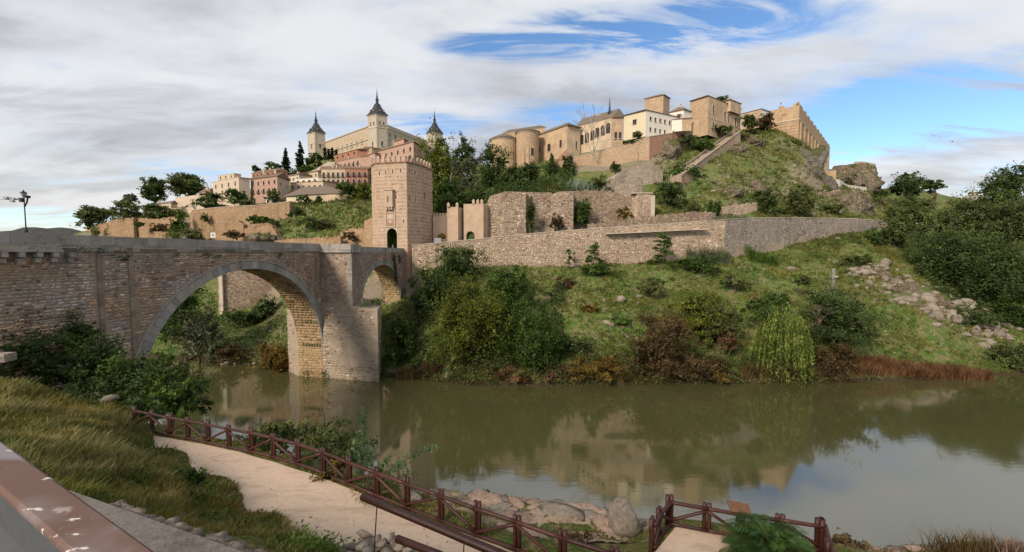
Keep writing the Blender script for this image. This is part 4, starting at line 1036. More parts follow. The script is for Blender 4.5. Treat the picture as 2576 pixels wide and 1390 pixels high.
# old rampart with its gate beside the tower
wall('curtain_wall', 'low brick curtain wall just right of the gate tower', [(1089, 545, 121.5, 26), (1126, 543, 123.5, 26)], 'tower', 1.0)
for i in range(5):
    p = at(1092 + i * 7.5, 544, 121.6 + i * .42); mb = MB(); mb.box(p + UP * .45 + Vector((0, .5, 0)), (.3, 0, 0), (0, .4, 0), (0, 0, .45), taper=.9)
    m_ = mb.build('merlon', M['tower'], [o for o in bpy.data.objects if o.name.startswith('curtain_wall')][0])
def turret(name, label, pl, pc, pr, top, Yc, zb, mat, tips, door=None):
    C = at(pc, top, Yc); z = C.z; L = Vector((at(pl, top, Yc + .8).x, Yc + .8, z)); Rr = Vector((at(pr, top, Yc + 4).x, Yc + 4, z))
    root = thing(name, label, 'turret', (C.x, C.y, zb)); bk = L + Rr - C; mb = MB()
    for a, b in ((L, C), (C, Rr), (Rr, bk), (bk, L)):
        U = b - a; U.z = 0; W_ = U.length; U.normalize(); N = Vector((U.y, -U.x, 0)); h = []
        if door and a is L: h = [(door[0] * W_, 0, door[1] * W_, door[2])]
        wallface(mb, Vector((a.x, a.y, zb)), U, W_, z - zb, h, N, .9, arch=[0] if h else ())
        if h:
            m2 = MB(); q = lambda u, v: Vector((a.x, a.y, zb)) + U * u + UP * v - N * .85
            m2.quad(q(h[0][0], 0), q(h[0][2], 0), q(h[0][2], h[0][3]), q(h[0][0], h[0][3])); m2.build('doorway', M['dark'], root)
    mb.quad(L, C, Rr, bk); mb.build('wall', M[mat], root)
    for px in tips:
        p = at(px, top, Yc + .5); p.z = z; mb = MB(); mb.box(p + UP * .5, (.38, 0, 0), (0, .38, 0), (0, 0, .5)); mb.box(p + UP * 1.2, (.36, 0, 0), (0, .36, 0), (0, 0, .2), taper=.15); mb.build('merlon', M[mat], root)
    return root
turret('gate_turret', 'slim brick turret with two pointed merlons, left of the small gate', 1124.5, 1152, 1167, 521, 121.5, 27, 'tower', (1128, 1150))
turret('gate_house', 'small brick gatehouse with an arched doorway and three pointed merlons', 1166, 1216, 1233, 513, 122.5, 27.3, 'tower', (1191, 1202, 1212), (.13, .55, 4.3))
# rubble bastion: curved flank, square front, setback and pilaster
bas = thing('bastion', 'rough rubble bastion with a tall square stepped front above the road', 'bastion', at(1280, 590, 124))
def solid(pts, zb, mat, parent, name='wall', back=6):
    """pts: (px, top row, depth) left to right, closed at the back"""
    t_ = [at(*p) for p in pts]; ex = [Vector((t_[-1].x + .5, t_[-1].y + back, t_[-1].z)), Vector((t_[0].x + .5, t_[0].y + back, t_[0].z))]
    ring = t_ + ex; mb = MB(); mb.prism([(p.x, p.y) for p in ring], zb, [p.z for p in ring]); return mb.build(name, M[mat], parent), t_
st = Stones(41)
def clad(t_, zb, ch=(.3, .6), cl=(.4, 1.1), **k):
    for a, b in zip(t_[:-1], t_[1:]):
        U = Vector((b.x - a.x, b.y - a.y, 0)); W_ = U.length; U.normalize(); N = Vector((U.y, -U.x, 0)); hA, hB = a.z - zb, b.z - zb
        st.rubble(Vector((a.x, a.y, zb)), U, UP, N, W_, max(hA, hB), ch, cl, lambda u, v, x, y: v + y < hA + (hB - hA) * u / W_ - .05, proud=.06, gap=.07, tints=(.7, 1.2), light=.12, dark=.12, **k)
_, t_ = solid([(1214, 515, 127), (1226, 512, 126), (1232, 494, 125.4), (1250, 489, 124.4), (1269.5, 482, 123.6), (1323.5, 483.5, 123.2)], 27, 'bastion', bas); clad(t_, 27)
_, t_ = solid([(1321, 484, 127.5), (1388, 485, 128.2)], 28, 'bastion', bas, 'setback_wall'); clad(t_, 28)
_, t_ = solid([(1386, 490, 127), (1411, 481.5, 124.6), (1443, 481.5, 124.4)], 28.5, 'bastion', bas, 'pilaster'); clad(t_, 28.5)
st.build(M['pier'], bas, 150, mass='rubble_facing')
wall('rubble_wall', 'dark rubble wall between the bastion and the square pillar', [(1440, 484, 130, 29), (1470, 481, 131, 29), (1525, 482, 132, 30), (1560, 492, 132.5, 31), (1594, 500, 133, 31)], 'bastion', 1.0)
ru = thing('ruined_wall', 'pale broken rubble walls stepping up the slope above the pillar', 'ruin', at(1570, 490, 141))
for pts, zb in (([(1523, 452, 143), (1545, 448, 143), (1566, 427, 143.5), (1575, 424, 144)], 40), ([(1546, 472, 139), (1560, 461, 139), (1571, 462, 139.3), (1571.5, 447, 139.4), (1614, 446, 140), (1618, 462, 140.3)], 38), ([(1532, 490, 136), (1552, 480, 136), (1600, 478, 136.6), (1612, 480, 137)], 33), ([(1565, 424, 149), (1600, 420, 150), (1640, 418, 151), (1668, 428, 152)], 44)):
    solid(pts, zb, 'ruin', ru, 'broken_wall', 3)
sp = thing('stone_pillar', 'square rubble gate pillar with a flat cap beside the road', 'pillar', at(1615, 545, 131))
solid([(1590, 491, 133), (1606, 489, 130.4), (1637, 489, 131)], 31, 'retain', sp, 'shaft', 3); mb = MB(); p = at(1613, 489, 132); mb.box(p + UP * .16 + Vector((0, .6, 0)), (3.2, 0, 0), (0, 2.0, 0), (0, 0, .15)); mb.build('cap', M['trim'], sp)
mb = MB(); p = at(1643, 505, 130.5); mb.box((p.x, p.y + .5, p.z - 2.2), (.6, 0, 0), (0, .5, 0), (0, 0, 3.8)); mb.build('gate_post', M['trim'], sp)
wall('roadside_wall', 'low dry rubble wall along the road below the stone pillar', [(1480, 566, 121, 30), (1560, 556, 123, 31), (1650, 545, 126, 32), (1760, 534, 130, 33), (1800, 537, 131, 34)], 'bastion', .8)
wall('roadside_wall', 'reddish rubble wall under the crag beside the tall road lamp', [(1812, 525, 134, 35), (1850, 517, 136, 35), (1905, 513, 139, 36), (1915, 526, 140, 36)], 'retain', .8)
wall('roadside_wall', 'long rubble wall at the foot of the brown crag on the right', [(2060, 490, 158, 42), (2110, 481, 163, 43), (2160, 480, 169, 45), (2188, 490, 172, 46)], 'bastion', 1.0)
# upper terrace wall under the convent
wall('terrace_wall', 'high ochre terrace wall rising in steps below the convent', [(1393, 415, 166, 44), (1440, 398, 165, 46), (1500, 382, 164, 48), (1560, 366, 163, 50), (1634, 344.4, 161.5, 54)], 'convent', 1.2, 'trim')
wall('terrace_wall', 'brick terrace wall in the shade, right of the ochre corner', [(1634.4, 344.6, 161.5, 50), (1690, 336, 168, 52), (1700, 322, 170, 54), (1740, 312, 176, 60)], 'brick', 1.2, 'trim')
wall('terrace_wall', 'rendered buttress wall under the stepped stair', [(1351, 430, 168, 40), (1397, 424, 166.5, 40), (1398, 440, 166.4, 40), (1450, 408, 165.5, 44)], 'convent', 1.2)
# rampart in front of the left slope and under the houses
wall('city_wall', 'far-left length of ochre city wall with ivy patches', [(206, 588, 190, 20), (240, 570, 186, 20), (290, 553, 182, 20), (335, 549, 180, 20)], 'citywall', 1.5)
wall('city_wall', 'ochre city wall length between the dark gap and the ivy tree', [(347, 550, 181, 20), (400, 553, 178, 20), (446, 546, 176, 20)], 'citywall', 1.5)
wall('city_wall', 'long high ochre wall below the cream and pink houses', [(478, 540, 172, 20), (486, 529, 171, 20), (560, 522, 169, 20), (640, 518, 167.5, 20), (700, 512, 166.5, 20), (728, 508, 166, 20)], 'citywall', 2.0, 'trim')
wall('city_wall', 'small crumbling wall stump low on the grass slope', [(575, 566, 160, 22), (600, 556, 159, 22), (612, 566, 158.5, 22)], 'citywall', 2.0)
wall('city_wall', 'low ruined wall with sloping top at the foot of the green slope', [(614, 578, 156, 22), (630, 572, 155.5, 22), (682, 567, 154, 22), (697, 592, 153, 22)], 'citywall', 2.0)
wall('city_wall', 'broken rubble wall beside the left foot of the gate tower', [(856, 586, 134, 22), (880, 578, 132, 22), (915, 576, 128, 22), (917, 556, 127, 22), (938, 549, 124, 22)], 'citywall', 1.2)
wall('city_wall', 'low rubble wall behind the bridge lamps', [(690, 606, 136, 20), (740, 602, 134, 20), (800, 600, 132, 20), (856, 596, 130, 20)], 'citywall', 1.2)
wall('rampart', 'big rubble rampart seen through the wide arch', [(545, 676, 124, 3), (548, 640, 124, 3), (640, 636, 127, 3), (735, 636, 131, 5)], 'bastion', 2.0)
wall('rampart', 'thin pale quoin pier at the left end of the rampart under the arch', [(547, 640, 123.7, 3), (556, 640, 123.6, 3)], 'trim', .5)
wall('rampart', 'rubble wall seen through the narrow arch', [(905, 668, 119, 8), (945, 664, 121, 8)], 'retain', 1.0)

# ================================================================== buildings
def pane_parts(root, P0, U, N, h, style, depth, fm):
    u0, v0, u1, v1 = h
    q = lambda u, v, d: P0 + U * u + UP * v - N * d
    mb = MB(); mb.quad(q(u0, v0, depth), q(u1, v0, depth), q(u1, v1, depth), q(u0, v1, depth))
    w = mb.build('window', M['lit'] if style == 'lit' else M['pane'], root)
    mb = MB(); t_ = max(.06, (u1 - u0) * .09); dd = depth - .06
    def bar(a0, b0, a1, b1): mb.box(q((a0 + a1) / 2, (b0 + b1) / 2, dd), U * abs(a1 - a0) * .5, N * .045, UP * abs(b1 - b0) * .5)
    bar(u0, v0, u0 + t_, v1); bar(u1 - t_, v0, u1, v1); bar(u0 + t_, v1 - t_, u1 - t_, v1); bar(u0 + t_, v0, u1 - t_, v0 + t_)
    if style != 'door' and u1 - u0 > .8: bar((u0 + u1) / 2 - t_ * .4, v0 + t_, (u0 + u1) / 2 + t_ * .4, v1 - t_)
    mb.build('frame', M[fm], w)
    if style in ('n', 'b', 's', 'lit'):
        mb = MB(); e = .14
        if style in ('s', 'b', 'lit'):
            for a0, a1, b0, b1 in ((u0 - e, u0 - .002, v0, v1), (u1 + .002, u1 + e, v0, v1), (u0 - e, u1 + e, v1 + .002, v1 + e)):
                mb.box(q((a0 + a1) / 2, (b0 + b1) / 2, -.03), U * (a1 - a0) * .5, N * .05, UP * (b1 - b0) * .5)
        mb.box(q((u0 + u1) / 2, v0 - .07, -.06), U * ((u1 - u0) / 2 + .16), N * .12, UP * .06)
        mb.build('sill', M['wframe'], w)
    if style == 'b':
        mb = MB(); bw_ = (u1 - u0) / 2 + .3; c = (u0 + u1) / 2
        mb.box(q(c, v0 - .2, -.4), U * bw_, N * .4, UP * .06)
        for k in range(7):
            mb.box(q(c - bw_ + .06 + k * (2 * bw_ - .12) / 6, v0 + .35, -.76), U * .025, N * .025, UP * .5)
        mb.box(q(c, v0 + .86, -.76), U * bw_, N * .04, UP * .035)
        for s_ in (-1, 1): mb.box(q(c + s_ * bw_, v0 + .86, -.4), U * .03, N * .38, UP * .035)
        mb.build('balcony', M['iron'], w)
def roof_on(root, ring, z, kind, h, ov, mat, over=True):
    """ring: L, C, R, back (plan corners), z eaves"""
    c = sum((Vector((p.x, p.y, 0)) for p in ring), Vector()) / 4
    e = []
    for p in ring:
        d = Vector((p.x, p.y, 0)) - c; e.append(Vector((p.x, p.y, z)) + d.normalized() * ov * 1.3)
    mb = MB(); lo = [p + UP * .02 for p in e]; hi = [p + UP * .22 for p in e]
    mb.add(lo + hi, ((0, 3, 2, 1), (0, 1, 5, 4), (1, 2, 6, 5), (2, 3, 7, 6), (3, 0, 4, 7)))
    L, C_, Rr, Bk = hi
    if kind == 'hip':
        la, lb = (C_ - L).length, (Rr - C_).length
        if la >= lb:
            k = .5 * lb / la; m0, m1 = (L + Bk) / 2, (C_ + Rr) / 2
            r0, r1 = m0.lerp(m1, k) + UP * h, m0.lerp(m1, 1 - k) + UP * h
            mb.add((L, C_, Rr, Bk, r0, r1), ((0, 1, 5, 4), (1, 2, 5), (2, 3, 4, 5), (3, 0, 4)))
        else:
            k = .5 * la / lb; m0, m1 = (L + C_) / 2, (Bk + Rr) / 2
            r0, r1 = m0.lerp(m1, k) + UP * h, m0.lerp(m1, 1 - k) + UP * h
            mb.add((L, C_, Rr, Bk, r0, r1), ((0, 1, 4), (1, 2, 5, 4), (2, 3, 5), (3, 0, 4, 5)))
    elif kind == 'gable_l':      # ridge runs along the left face; gable shows on the right face
        r0, r1 = (L + Bk) / 2 + UP * h, (C_ + Rr) / 2 + UP * h; mb.add((L, C_, Rr, Bk, r0, r1), ((0, 1, 5, 4), (2, 3, 4, 5), (1, 2, 5), (3, 0, 4)))
    elif kind == 'gable_r':
        r0, r1 = (L + C_) / 2 + UP * h, (Bk + Rr) / 2 + UP * h; mb.add((L, C_, Rr, Bk, r0, r1), ((0, 1, 4), (1, 2, 5, 4), (2, 3, 5), (3, 0, 4, 5)))
    elif kind == 'shed':         # rises to the back
        r0, r1 = Bk + UP * h, Rr + UP * h * .5; mb.add((L, C_, Rr, Bk, r0, r1), ((0, 1, 5, 4), (1, 2, 5), (2, 3, 4, 5), (3, 0, 4)))
    else: mb.add(hi, ((0, 1, 2, 3),))
    return mb.build('roof', M[mat], root), e
def bld(label, c, l, r, base, mats, roof='hip', rh=2.0, rmat='tile', ov=.5, wl=(), wr=(), depth=.22, name='house', cat='house', fm='frame', band=None):
    C_ = at(*c); z = C_.z; L = onz(l[0], l[1], z); Rr = onz(r[0], r[1], z); Bk = L + Rr - C_
    zb = at(c[0], base[0], c[2]).z if isinstance(base, tuple) else base
    root = thing(name, label, cat, (C_.x, C_.y, zb))
    ml, mr = (mats, mats) if isinstance(mats, str) else mats
    for (a, b, wins, mm) in ((L, C_, wl, ml), (C_, Rr, wr, mr), (Rr, Bk, (), ml), (Bk, L, (), mr)):
        U = b - a; U.z = 0; W_ = U.length; U.normalize(); N = Vector((U.y, -U.x, 0)); P0 = Vector((a.x, a.y, zb)); Hh = z - zb
        holes = []; arch = []; st_ = []
        for w in wins:
            uf, dn, ww, hh = w[:4]; s_ = w[4] if len(w) > 4 else 'n'
            h = (max(.1, uf * W_ - ww / 2), Hh - dn - hh, min(W_ - .1, uf * W_ + ww / 2), Hh - dn)
            if h[1] < .05 or h[2] - h[0] < .2: continue
            if s_ == 'a': arch.append(len(holes))
            holes.append(h); st_.append(s_)
        mb = MB(); wallface(mb, P0, U, W_, Hh, holes, N, depth, arch=arch); mb.build('wall', M[mm], root)
        for h, s_ in zip(holes, st_): pane_parts(root, P0, U, N, h, s_, depth, fm)
        if band and wins:
            mb = MB(); mb.box(P0 + U * W_ / 2 + UP * (Hh - band) + N * .05, U * W_ / 2, N * .06, UP * .12); mb.build('string_course', M['trim'], root)
    rf = None
    if roof: rf, e = roof_on(root, [L, C_, Rr, Bk], z, roof, rh, ov, rmat)
    if name in ('house', 'mansion') and roof != 'flat':
        for k in range(rng.choice((1, 2))):
            p = L.lerp(C_, rng.uniform(.25, .8)).lerp(Bk.lerp(Rr, .5), rng.uniform(.25, .55)); p.z = z + .2
            mb = MB(); hc = rh * .75 + rng.uniform(.6, 1.1); mb.box(p + UP * hc / 2, (.32, 0, 0), (0, .32, 0), (0, 0, hc / 2)); mb.box(p + UP * (hc + .07), (.4, 0, 0), (0, .4, 0), (0, 0, .07)); mb.build('chimney', M['tan2'], rf)
    return root, rf, (L, C_, Rr, Bk, z)
def row(n, dn, w, h, st='n', a=.0, b=1.0): return [(a + (b - a) * (k + .5) / n, dn, w, h, st) for k in range(n)]
def chimney(root, rf, p, h=1.2):
    mb = MB(); mb.box(p + UP * h / 2, (.35, 0, 0), (0, .35, 0), (0, 0, h / 2)); mb.box(p + UP * (h + .08), (.45, 0, 0), (0, .45, 0), (0, 0, .08)); mb.build('chimney', M['trim'], rf or root)

# --- the fortress on the hilltop
alc = thing('fortress', 'large square fortress with slate-spired corner towers on the hilltop', 'fortress', at(947, 400, 310))
def alc_tower(c, l, r, top, base, dorm, wl, wr):
    C_ = at(*c); z = C_.z; L = onz(l[0], l[1], z); Rr = onz(r[0], r[1], z); Bk = L + Rr - C_; zb = base
    mb = MB()
    for a, b, wins in ((L, C_, wl), (C_, Rr, wr), (Rr, Bk, ()), (Bk, L, ())):
        U = b - a; U.z = 0; W_ = U.length; U.normalize(); N = Vector((U.y, -U.x, 0)); P0 = Vector((a.x, a.y, zb)); holes = [(uf * W_ - ww / 2, z - zb - dn - hh, uf * W_ + ww / 2, z - zb - dn) for uf, dn, ww, hh in wins]
        wallface(mb, P0, U, W_, z - zb, holes, N, .5, arch=True)
        for h in holes:
            m2 = MB(); q = lambda u, v, d: P0 + U * u + UP * v - N * d
            m2.quad(q(h[0], h[1], .45), q(h[2], h[1], .45), q(h[2], h[3], .45), q(h[0], h[3], .45)); w = m2.build('window', M['pane'], alc)
            m2 = MB(); m2.box(q((h[0] + h[2]) / 2, h[1] - .2, -.2), U * ((h[2] - h[0]) / 2 + .35), N * .35, UP * .15); m2.build('sill', M['trim'], w)
        for dn in (.25, 9.2):
            m2 = MB(); m2.box(P0 + U * W_ / 2 + UP * (z - zb - dn) + N * .1, U * (W_ / 2 + .25), N * .2, UP * .28); m2.build('cornice', M['trim'], alc)
        for uu in (.55, W_ - .55):
            m2 = MB(); m2.box(P0 + U * uu + UP * ((z - zb) / 2 - .6) + N * .03, U * .5, N * .08, UP * ((z - zb) / 2 - .6)); m2.build('corner_pilaster', M['alcgrey'], alc)
    mb.build('tower_wall', M['alcgrey'], alc)
    c0 = (L + Rr) / 2; c0.z = z; ax = (C_ - L) / 2; ay = (Rr - C_) / 2; ht = top - z
    mb = MB(); prev = None
    prof = ((1.13, 0.0), (1.13, .02), (.80, .13), (.52, .25), (.36, .345), (.30, .40))
    for k, h in prof:
        ringp = [c0 + ax * sx * k + ay * sy * k + UP * h * ht for sx, sy in ((-1, -1), (1, -1), (1, 1), (-1, 1))]
        if prev: mb.add(prev + ringp, [(i, (i + 1) % 4, 4 + (i + 1) % 4, 4 + i) for i in range(4)])
        else: mb.add(ringp, ((0, 1, 2, 3),))
        prev = ringp
    roof = mb.build('spire_roof', M['slate'], alc)
    mb = MB(); w = ax.length
    mb.lathe(c0, ((.30 * w, .40 * ht), (.30 * w, .415 * ht), (.24 * w, .42 * ht), (.24 * w, .53 * ht), (.29 * w, .535 * ht), (.29 * w, .55 * ht), (.17 * w, .575 * ht), (.13 * w, .64 * ht)), 8); mb.build('lantern', M['slate'], roof)
    mb = MB(); mb.lathe(c0, ((.15 * w, .64 * ht), (.10 * w, .68 * ht), (.045 * w, .84 * ht), (.05 * w, .85 * ht), (.015 * w, .87 * ht), (.01 * w, 1.0 * ht)), 8); mb.build('needle', M['slate'], roof)
    for s_, N in ((-ay, -1), (ax, 1)):
        for k in (-.38, .38):
            d = s_.normalized(); tdir = (ax if N == -1 else ay)
            p = c0 + s_ * .82 + tdir * k + UP * .14 * ht
            mb = MB(); mb.box(p, d * .9, tdir.normalized() * .5, UP * .7); mb.box(p + UP * .9, d * .95, tdir.normalized() * .6, UP * .22, taper=.3); dm = mb.build('dormer', M['slate'], roof)
            mb = MB(); mb.box(p + d * .92, d * .02, tdir.normalized() * .28, UP * .45); mb.build('pane', M['trim'], dm)
    return C_, L, Rr, Bk, z
two = [(.32, 4.8, 1.0, 2.3), (.68, 4.8, 1.0, 2.3)]
ZB = 80
T1 = alc_tower((946.8, 287.6, 300), (925, 292.6), (973.6, 292.6), at(946.8, 218, 305).z, ZB, 1, two + [(.5, 19.5, 1.1, 3.0)], two + [(.5, 19, 1.5, 3.4)])
T2 = alc_tower((791.8, 332.4, 341), (774, 337), (817.4, 337), at(795, 274, 346).z, ZB, 1, [(.5, 9.5, 1.3, 3.2), (.5, 20, 1.3, 3.2)], [(.5, 9.5, 1.3, 3.2), (.5, 22, 1.3, 3.2)])
T3 = alc_tower((1093.5, 333.1, 341), (1073.6, 337.5), (1113.4, 337.5), at(1092, 272, 346).z, ZB, 1, two, two)
def curtain(a, b, zt, wins, mat, balus):
    a = Vector((a.x, a.y, 0)); b = Vector((b.x, b.y, 0)); U = b - a; W_ = U.length; U.normalize(); N = Vector((U.y, -U.x, 0)); P0 = a + UP * ZB; Hh = zt - ZB
    holes = [(uf * W_ - ww / 2, Hh - dn - hh, uf * W_ + ww / 2, Hh - dn) for uf, dn, ww, hh in wins]
    mb = MB(); wallface(mb, P0, U, W_, Hh, holes, N, .6, arch=True if balus else ()); mb.quad(P0 + UP * Hh, P0 + U * W_ + UP * Hh, P0 + U * W_ + UP * Hh - N * 14, P0 + UP * Hh - N * 14); mb.build('curtain_wall', M[mat], alc)
    q = lambda u, v, d: P0 + U * u + UP * v - N * d
    for h in holes:
        m2 = MB(); m2.quad(q(h[0], h[1], .55), q(h[2], h[1], .55), q(h[2], h[3], .55), q(h[0], h[3], .55)); w = m2.build('window', M['pane'], alc)
        m2 = MB(); e = .45
        for a0, a1, b0, b1 in ((h[0] - e, h[0] - .005, h[1], h[3]), (h[2] + .005, h[2] + e, h[1], h[3])) + (() if balus else ((h[0] - e - .1, h[2] + e + .1, h[3] + .005, h[3] + .7),)): m2.box(q((a0 + a1) / 2, (b0 + b1) / 2, -.1), U * (a1 - a0) * .5, N * .16, UP * (b1 - b0) * .5)
        m2.box(q((h[0] + h[2]) / 2, h[1] - .3, -.2), U * ((h[2] - h[0]) / 2 + .6), N * .3, UP * .25); m2.build('surround', M['trim'], w)
    for dn, hh in ((.3, .35),) + (((8.2, .3), (15, .3)) if balus else ((9.8, .2),)):
        m2 = MB(); m2.box(q(W_ / 2, Hh - dn, -.2), U * (W_ / 2 - .05), N * .35, UP * hh); m2.build('cornice', M['trim'], alc)
    if balus:
        m2 = MB(); m2.box(q(W_ / 2, Hh + 1.75, .1), U * (W_ / 2 - .05), N * .2, UP * .15); m2.build('balustrade_rail', M['alcgrey'], alc)
        n = int(W_ / 3.2)
        for k in range(n + 1):
            m2 = MB(); m2.box(q(.4 + k * (W_ - .8) / n, Hh + 1.1, .1), U * .35, N * .28, UP * 1.05); m2.build('baluster_pier', M['alcgrey'], alc)
            if k < n:
                m2 = MB(); m2.box(q(.4 + (k + .5) * (W_ - .8) / n, Hh + .85, .1), U * (W_ / n * .32), N * .1, UP * .75); m2.build('baluster_panel', M['alcgrey'], alc)
    else:
        m2 = MB(); Lr = W_; m2.add([q(0, Hh + .05, -.6), q(W_, Hh + .05, -.6), q(W_, Hh + 3.2, 7), q(0, Hh + 3.2, 7), q(0, Hh + .05, 14), q(W_, Hh + .05, 14)], ((0, 1, 2, 3), (3, 2, 5, 4), (0, 3, 4), (1, 5, 2))); m2.build('roof', M['tilegrey'], alc)
wl = [(k, 8.0, 1.25, 3.2) for k in np.linspace(.10, .87, 8)] + [(k, 19.0, 1.0, 2.4) for k in np.linspace(.10, .87, 8)]
curtain(T2[2], T1[1], at(925, 319, 305).z, wl, 'alc', False)
curtain(T1[2], T3[1], at(974, 322, 305).z, [(k, 3.2, 1.5, 3.0) for k in np.linspace(.06, .94, 8)], 'alcgrey', True)
# terrace blocks in front of the fortress's right flank
bld('grey stone terrace block below the fortress balustrade', (1060, 372, 290), (985, 352), (1112, 380), 78, 'alcgrey', 'flat', 0, 'trim', .3, name='terrace_block', cat='building')

# --- houses between the rampart and the fortress (left to right)
bld('pale flat-roofed house half hidden behind dark trees, leftmost of the houses', (497, 492, 196), (440, 499), (520, 489), (545,), 'cream', 'flat', 0, 'trim', .5, wl=row(4, .9, 1.3, 1.5) + row(4, 4.2, 1.3, 1.5, 'b'), wr=row(2, .9, 1, 1.4))
bld('low terrace house with a shaded balcony under the pale flat-roofed house', (474, 522, 186), (425, 526), (484, 521), (550,), 'tan2', 'flat', 0, 'tilegrey', .7, wl=row(3, 1.1, 1.6, 1.8, 'b'))
r_, rf, q = bld('tall cream house with a small roof storey above the wall', (600, 447, 190), (535, 459), (628, 450), (525,), 'cream', 'flat', 0, 'trim', .5, wl=row(4, 1.6, 1.15, 1.9, 's') + row(4, 5.0, 1.15, 1.9, 's') + row(4, 8.4, 1.15, 1.9, 's'))
bld('set-back attic block on the tall cream house', (588, 437.5, 194), (548, 443), (606, 440), (449,), 'cream', 'flat', 0, 'trim', .3, wl=row(3, .6, 1, 1))
r_, rf, q = bld('pink house with white-framed windows and iron balconies', (697, 444, 187), (630, 452), (728, 455), (520,), ('pink', 'cream'), 'gable_l', 2.8, 'tile', .6, wl=row(5, 1.5, 1.2, 1.9, 's') + row(5, 5.0, 1.2, 1.9, 'b') + [(.14, 9.6, 1.5, 2.4, 's'), (.6, 8.9, 3.0, 3.2, 'lit')], wr=row(2, 2.5, 1.0, 1.2, 's'))
chimney(r_, rf, q[1] + Vector((-3, 4, 2.0)), 1.8); chimney(r_, rf, q[1] + Vector((-9, 5, 2.0)), 1.8)
bld('glazed brown attic storey behind the pink house', (690, 431, 194), (634, 438), (722, 433), (446,), 'redhouse', 'gable_l', 1.4, 'tile', .5, wl=row(6, .7, 1.3, 1.6))
bld('long low cream house with small windows behind the tiled pavilion', (812, 457, 196), (730, 461), (850, 462), (492,), 'tan2', 'shed', 1.2, 'tile', .5, wl=row(6, 1.6, 1.1, 1.3, 's') + row(5, 4.2, 1.1, 1.3, 's'))
bld('white terrace with a pale awning above the long cream house', (800, 447.5, 206), (742, 452), (825, 449), (462,), 'white', 'flat', 0, 'trim', .3, wl=row(4, .8, 1.6, 1.4))
r_, rf, q = bld('old pavilion with a wide dark tiled roof and open loggia', (820, 492, 181), (720, 496), (872, 487), (514,), ('tan2', 'yellow'), 'hip', 3.6, 'tilegrey', 1.8, wl=row(7, .9, 1.5, 1.5) + [(.14, 3.0, 2.2, 2.4, 'lit')], wr=row(3, 1.0, 1.6, 1.5))
bld('cream house with dark-railed balconies in the middle of the slope', (868, 427, 205), (808, 427), (872, 428.5), (478,), 'tan2', 'gable_l', 1.6, 'tile', .5, wl=row(5, 1.5, 1.2, 2.2, 'b') + row(5, 5.0, 1.2, 2.2, 'b') + row(5, 8.3, 1.2, 1.8))
bld('terracotta house with balconies beside the gate tower', (925, 426, 200), (868, 425), (938, 430), (492,), 'redhouse', 'gable_l', 1.4, 'tile', .5, wl=row(4, 1.5, 1.2, 1.9, 'b') + row(4, 5.0, 1.2, 1.9, 'b') + row(4, 8.3, 1.2, 1.8), wr=row(1, 1.6, 1.3, 2.2, 'b') + row(1, 5, 1.3, 2.2, 'b'))
bld('pink house with two rows of small balconies under the fortress', (906, 396, 228), (842, 410), (930, 394), (432,), 'pink', 'shed', 1.6, 'tile', .6, wl=row(6, 1.6, 1.2, 2.1, 'b') + row(6, 5.2, 1.2, 1.9, 'b'))
bld('pink house with a brown tiled roof higher on the slope', (898, 377, 245), (842, 392), (925, 378), (412,), 'redhouse', 'shed', 2.0, 'tile', 1.2, wl=row(4, 1.0, 1.8, 1.6))
bld('ochre house gable close under the fortress wall', (935, 372, 252), (905, 381), (962, 377), (400,), 'tan', 'gable_r', 1.6, 'tile', .5, wl=row(2, 1.2, 1.0, 1.0))
r_, rf, q = bld('big pink house rising behind the gate tower battlements', (1040, 358, 218), (950, 382), (1062, 372), (470,), 'pink', 'hip', 3.0, 'tile', .9, wl=row(6, 2.2, 1.5, 2.4, 's') + row(6, 6.4, 1.5, 2.4, 's') + row(6, 10.4, 1.5, 2.4, 's'), wr=row(3, 2.2, 1.3, 2.4, 's') + row(3, 6.4, 1.3, 2.4, 's'))
bld('roof turret of the big pink house', (1016, 350, 226), (994, 357), (1036, 362), (372,), ('pink', 'redhouse'), 'gable_r', 1.2, 'tile', .4, wr=row(2, 1.4, 1, 1.2))
bay = bld('tall pink house wing with three lit bay windows, beside the tower', (943, 386, 204), (929, 390), (956, 388), (500,), 'pink', 'flat', 0, 'tile', .5, wl=[(.5, 2.0, 1.7, 3.0, 'lit'), (.5, 7.2, 1.7, 3.4, 'lit'), (.5, 12.8, 1.7, 2.4, 'lit'), (.5, 18, 1.6, 2.4)], wr=row(1, 2, 1, 2))
bld('pink stepped house squeezed between the flat-roofed house and the tall cream house', (528, 480, 202), (500, 486), (544, 482), (535,), 'pink', 'hip', 1.4, 'tile', .5, wl=row(3, 1.2, 1.0, 1.4, 's') + row(3, 4.2, 1.0, 1.6, 'b'))
bld('cream house with a tiled roof below the two tall cypresses', (752, 440, 222), (716, 446), (782, 444), (475,), 'cream', 'gable_l', 1.5, 'tile', .5, wl=row(4, 1.2, 1.0, 1.4, 's'), wr=row(2, 1.4, 1.0, 1.3, 's'))
bld('tan terraced house in front of the grey curved garden wall', (800, 432, 224), (768, 438), (822, 436), (470,), 'tan2', 'gable_l', 1.4, 'tile', .5, wl=row(3, 1.2, 1.1, 1.4, 's') + row(3, 4.2, 1.1, 1.6, 'b'))
bld('long low tan house above the old city wall, left of the ivy-green tree', (430, 512, 196), (362, 521), (446, 514), (560,), 'tan2', 'gable_l', 1.3, 'tilegrey', .6, wl=row(5, 1.0, 1.1, 1.5, 's'))
rt = thing('retaining_wall', 'grey curved garden wall between the cypresses and the pink houses', 'wall', at(820, 430, 232))
solid([(770, 436, 236), (790, 428, 234), (812, 415, 232), (826, 407, 231), (842, 409, 230)], 55, 'alcgrey', rt, 'wall', 5)

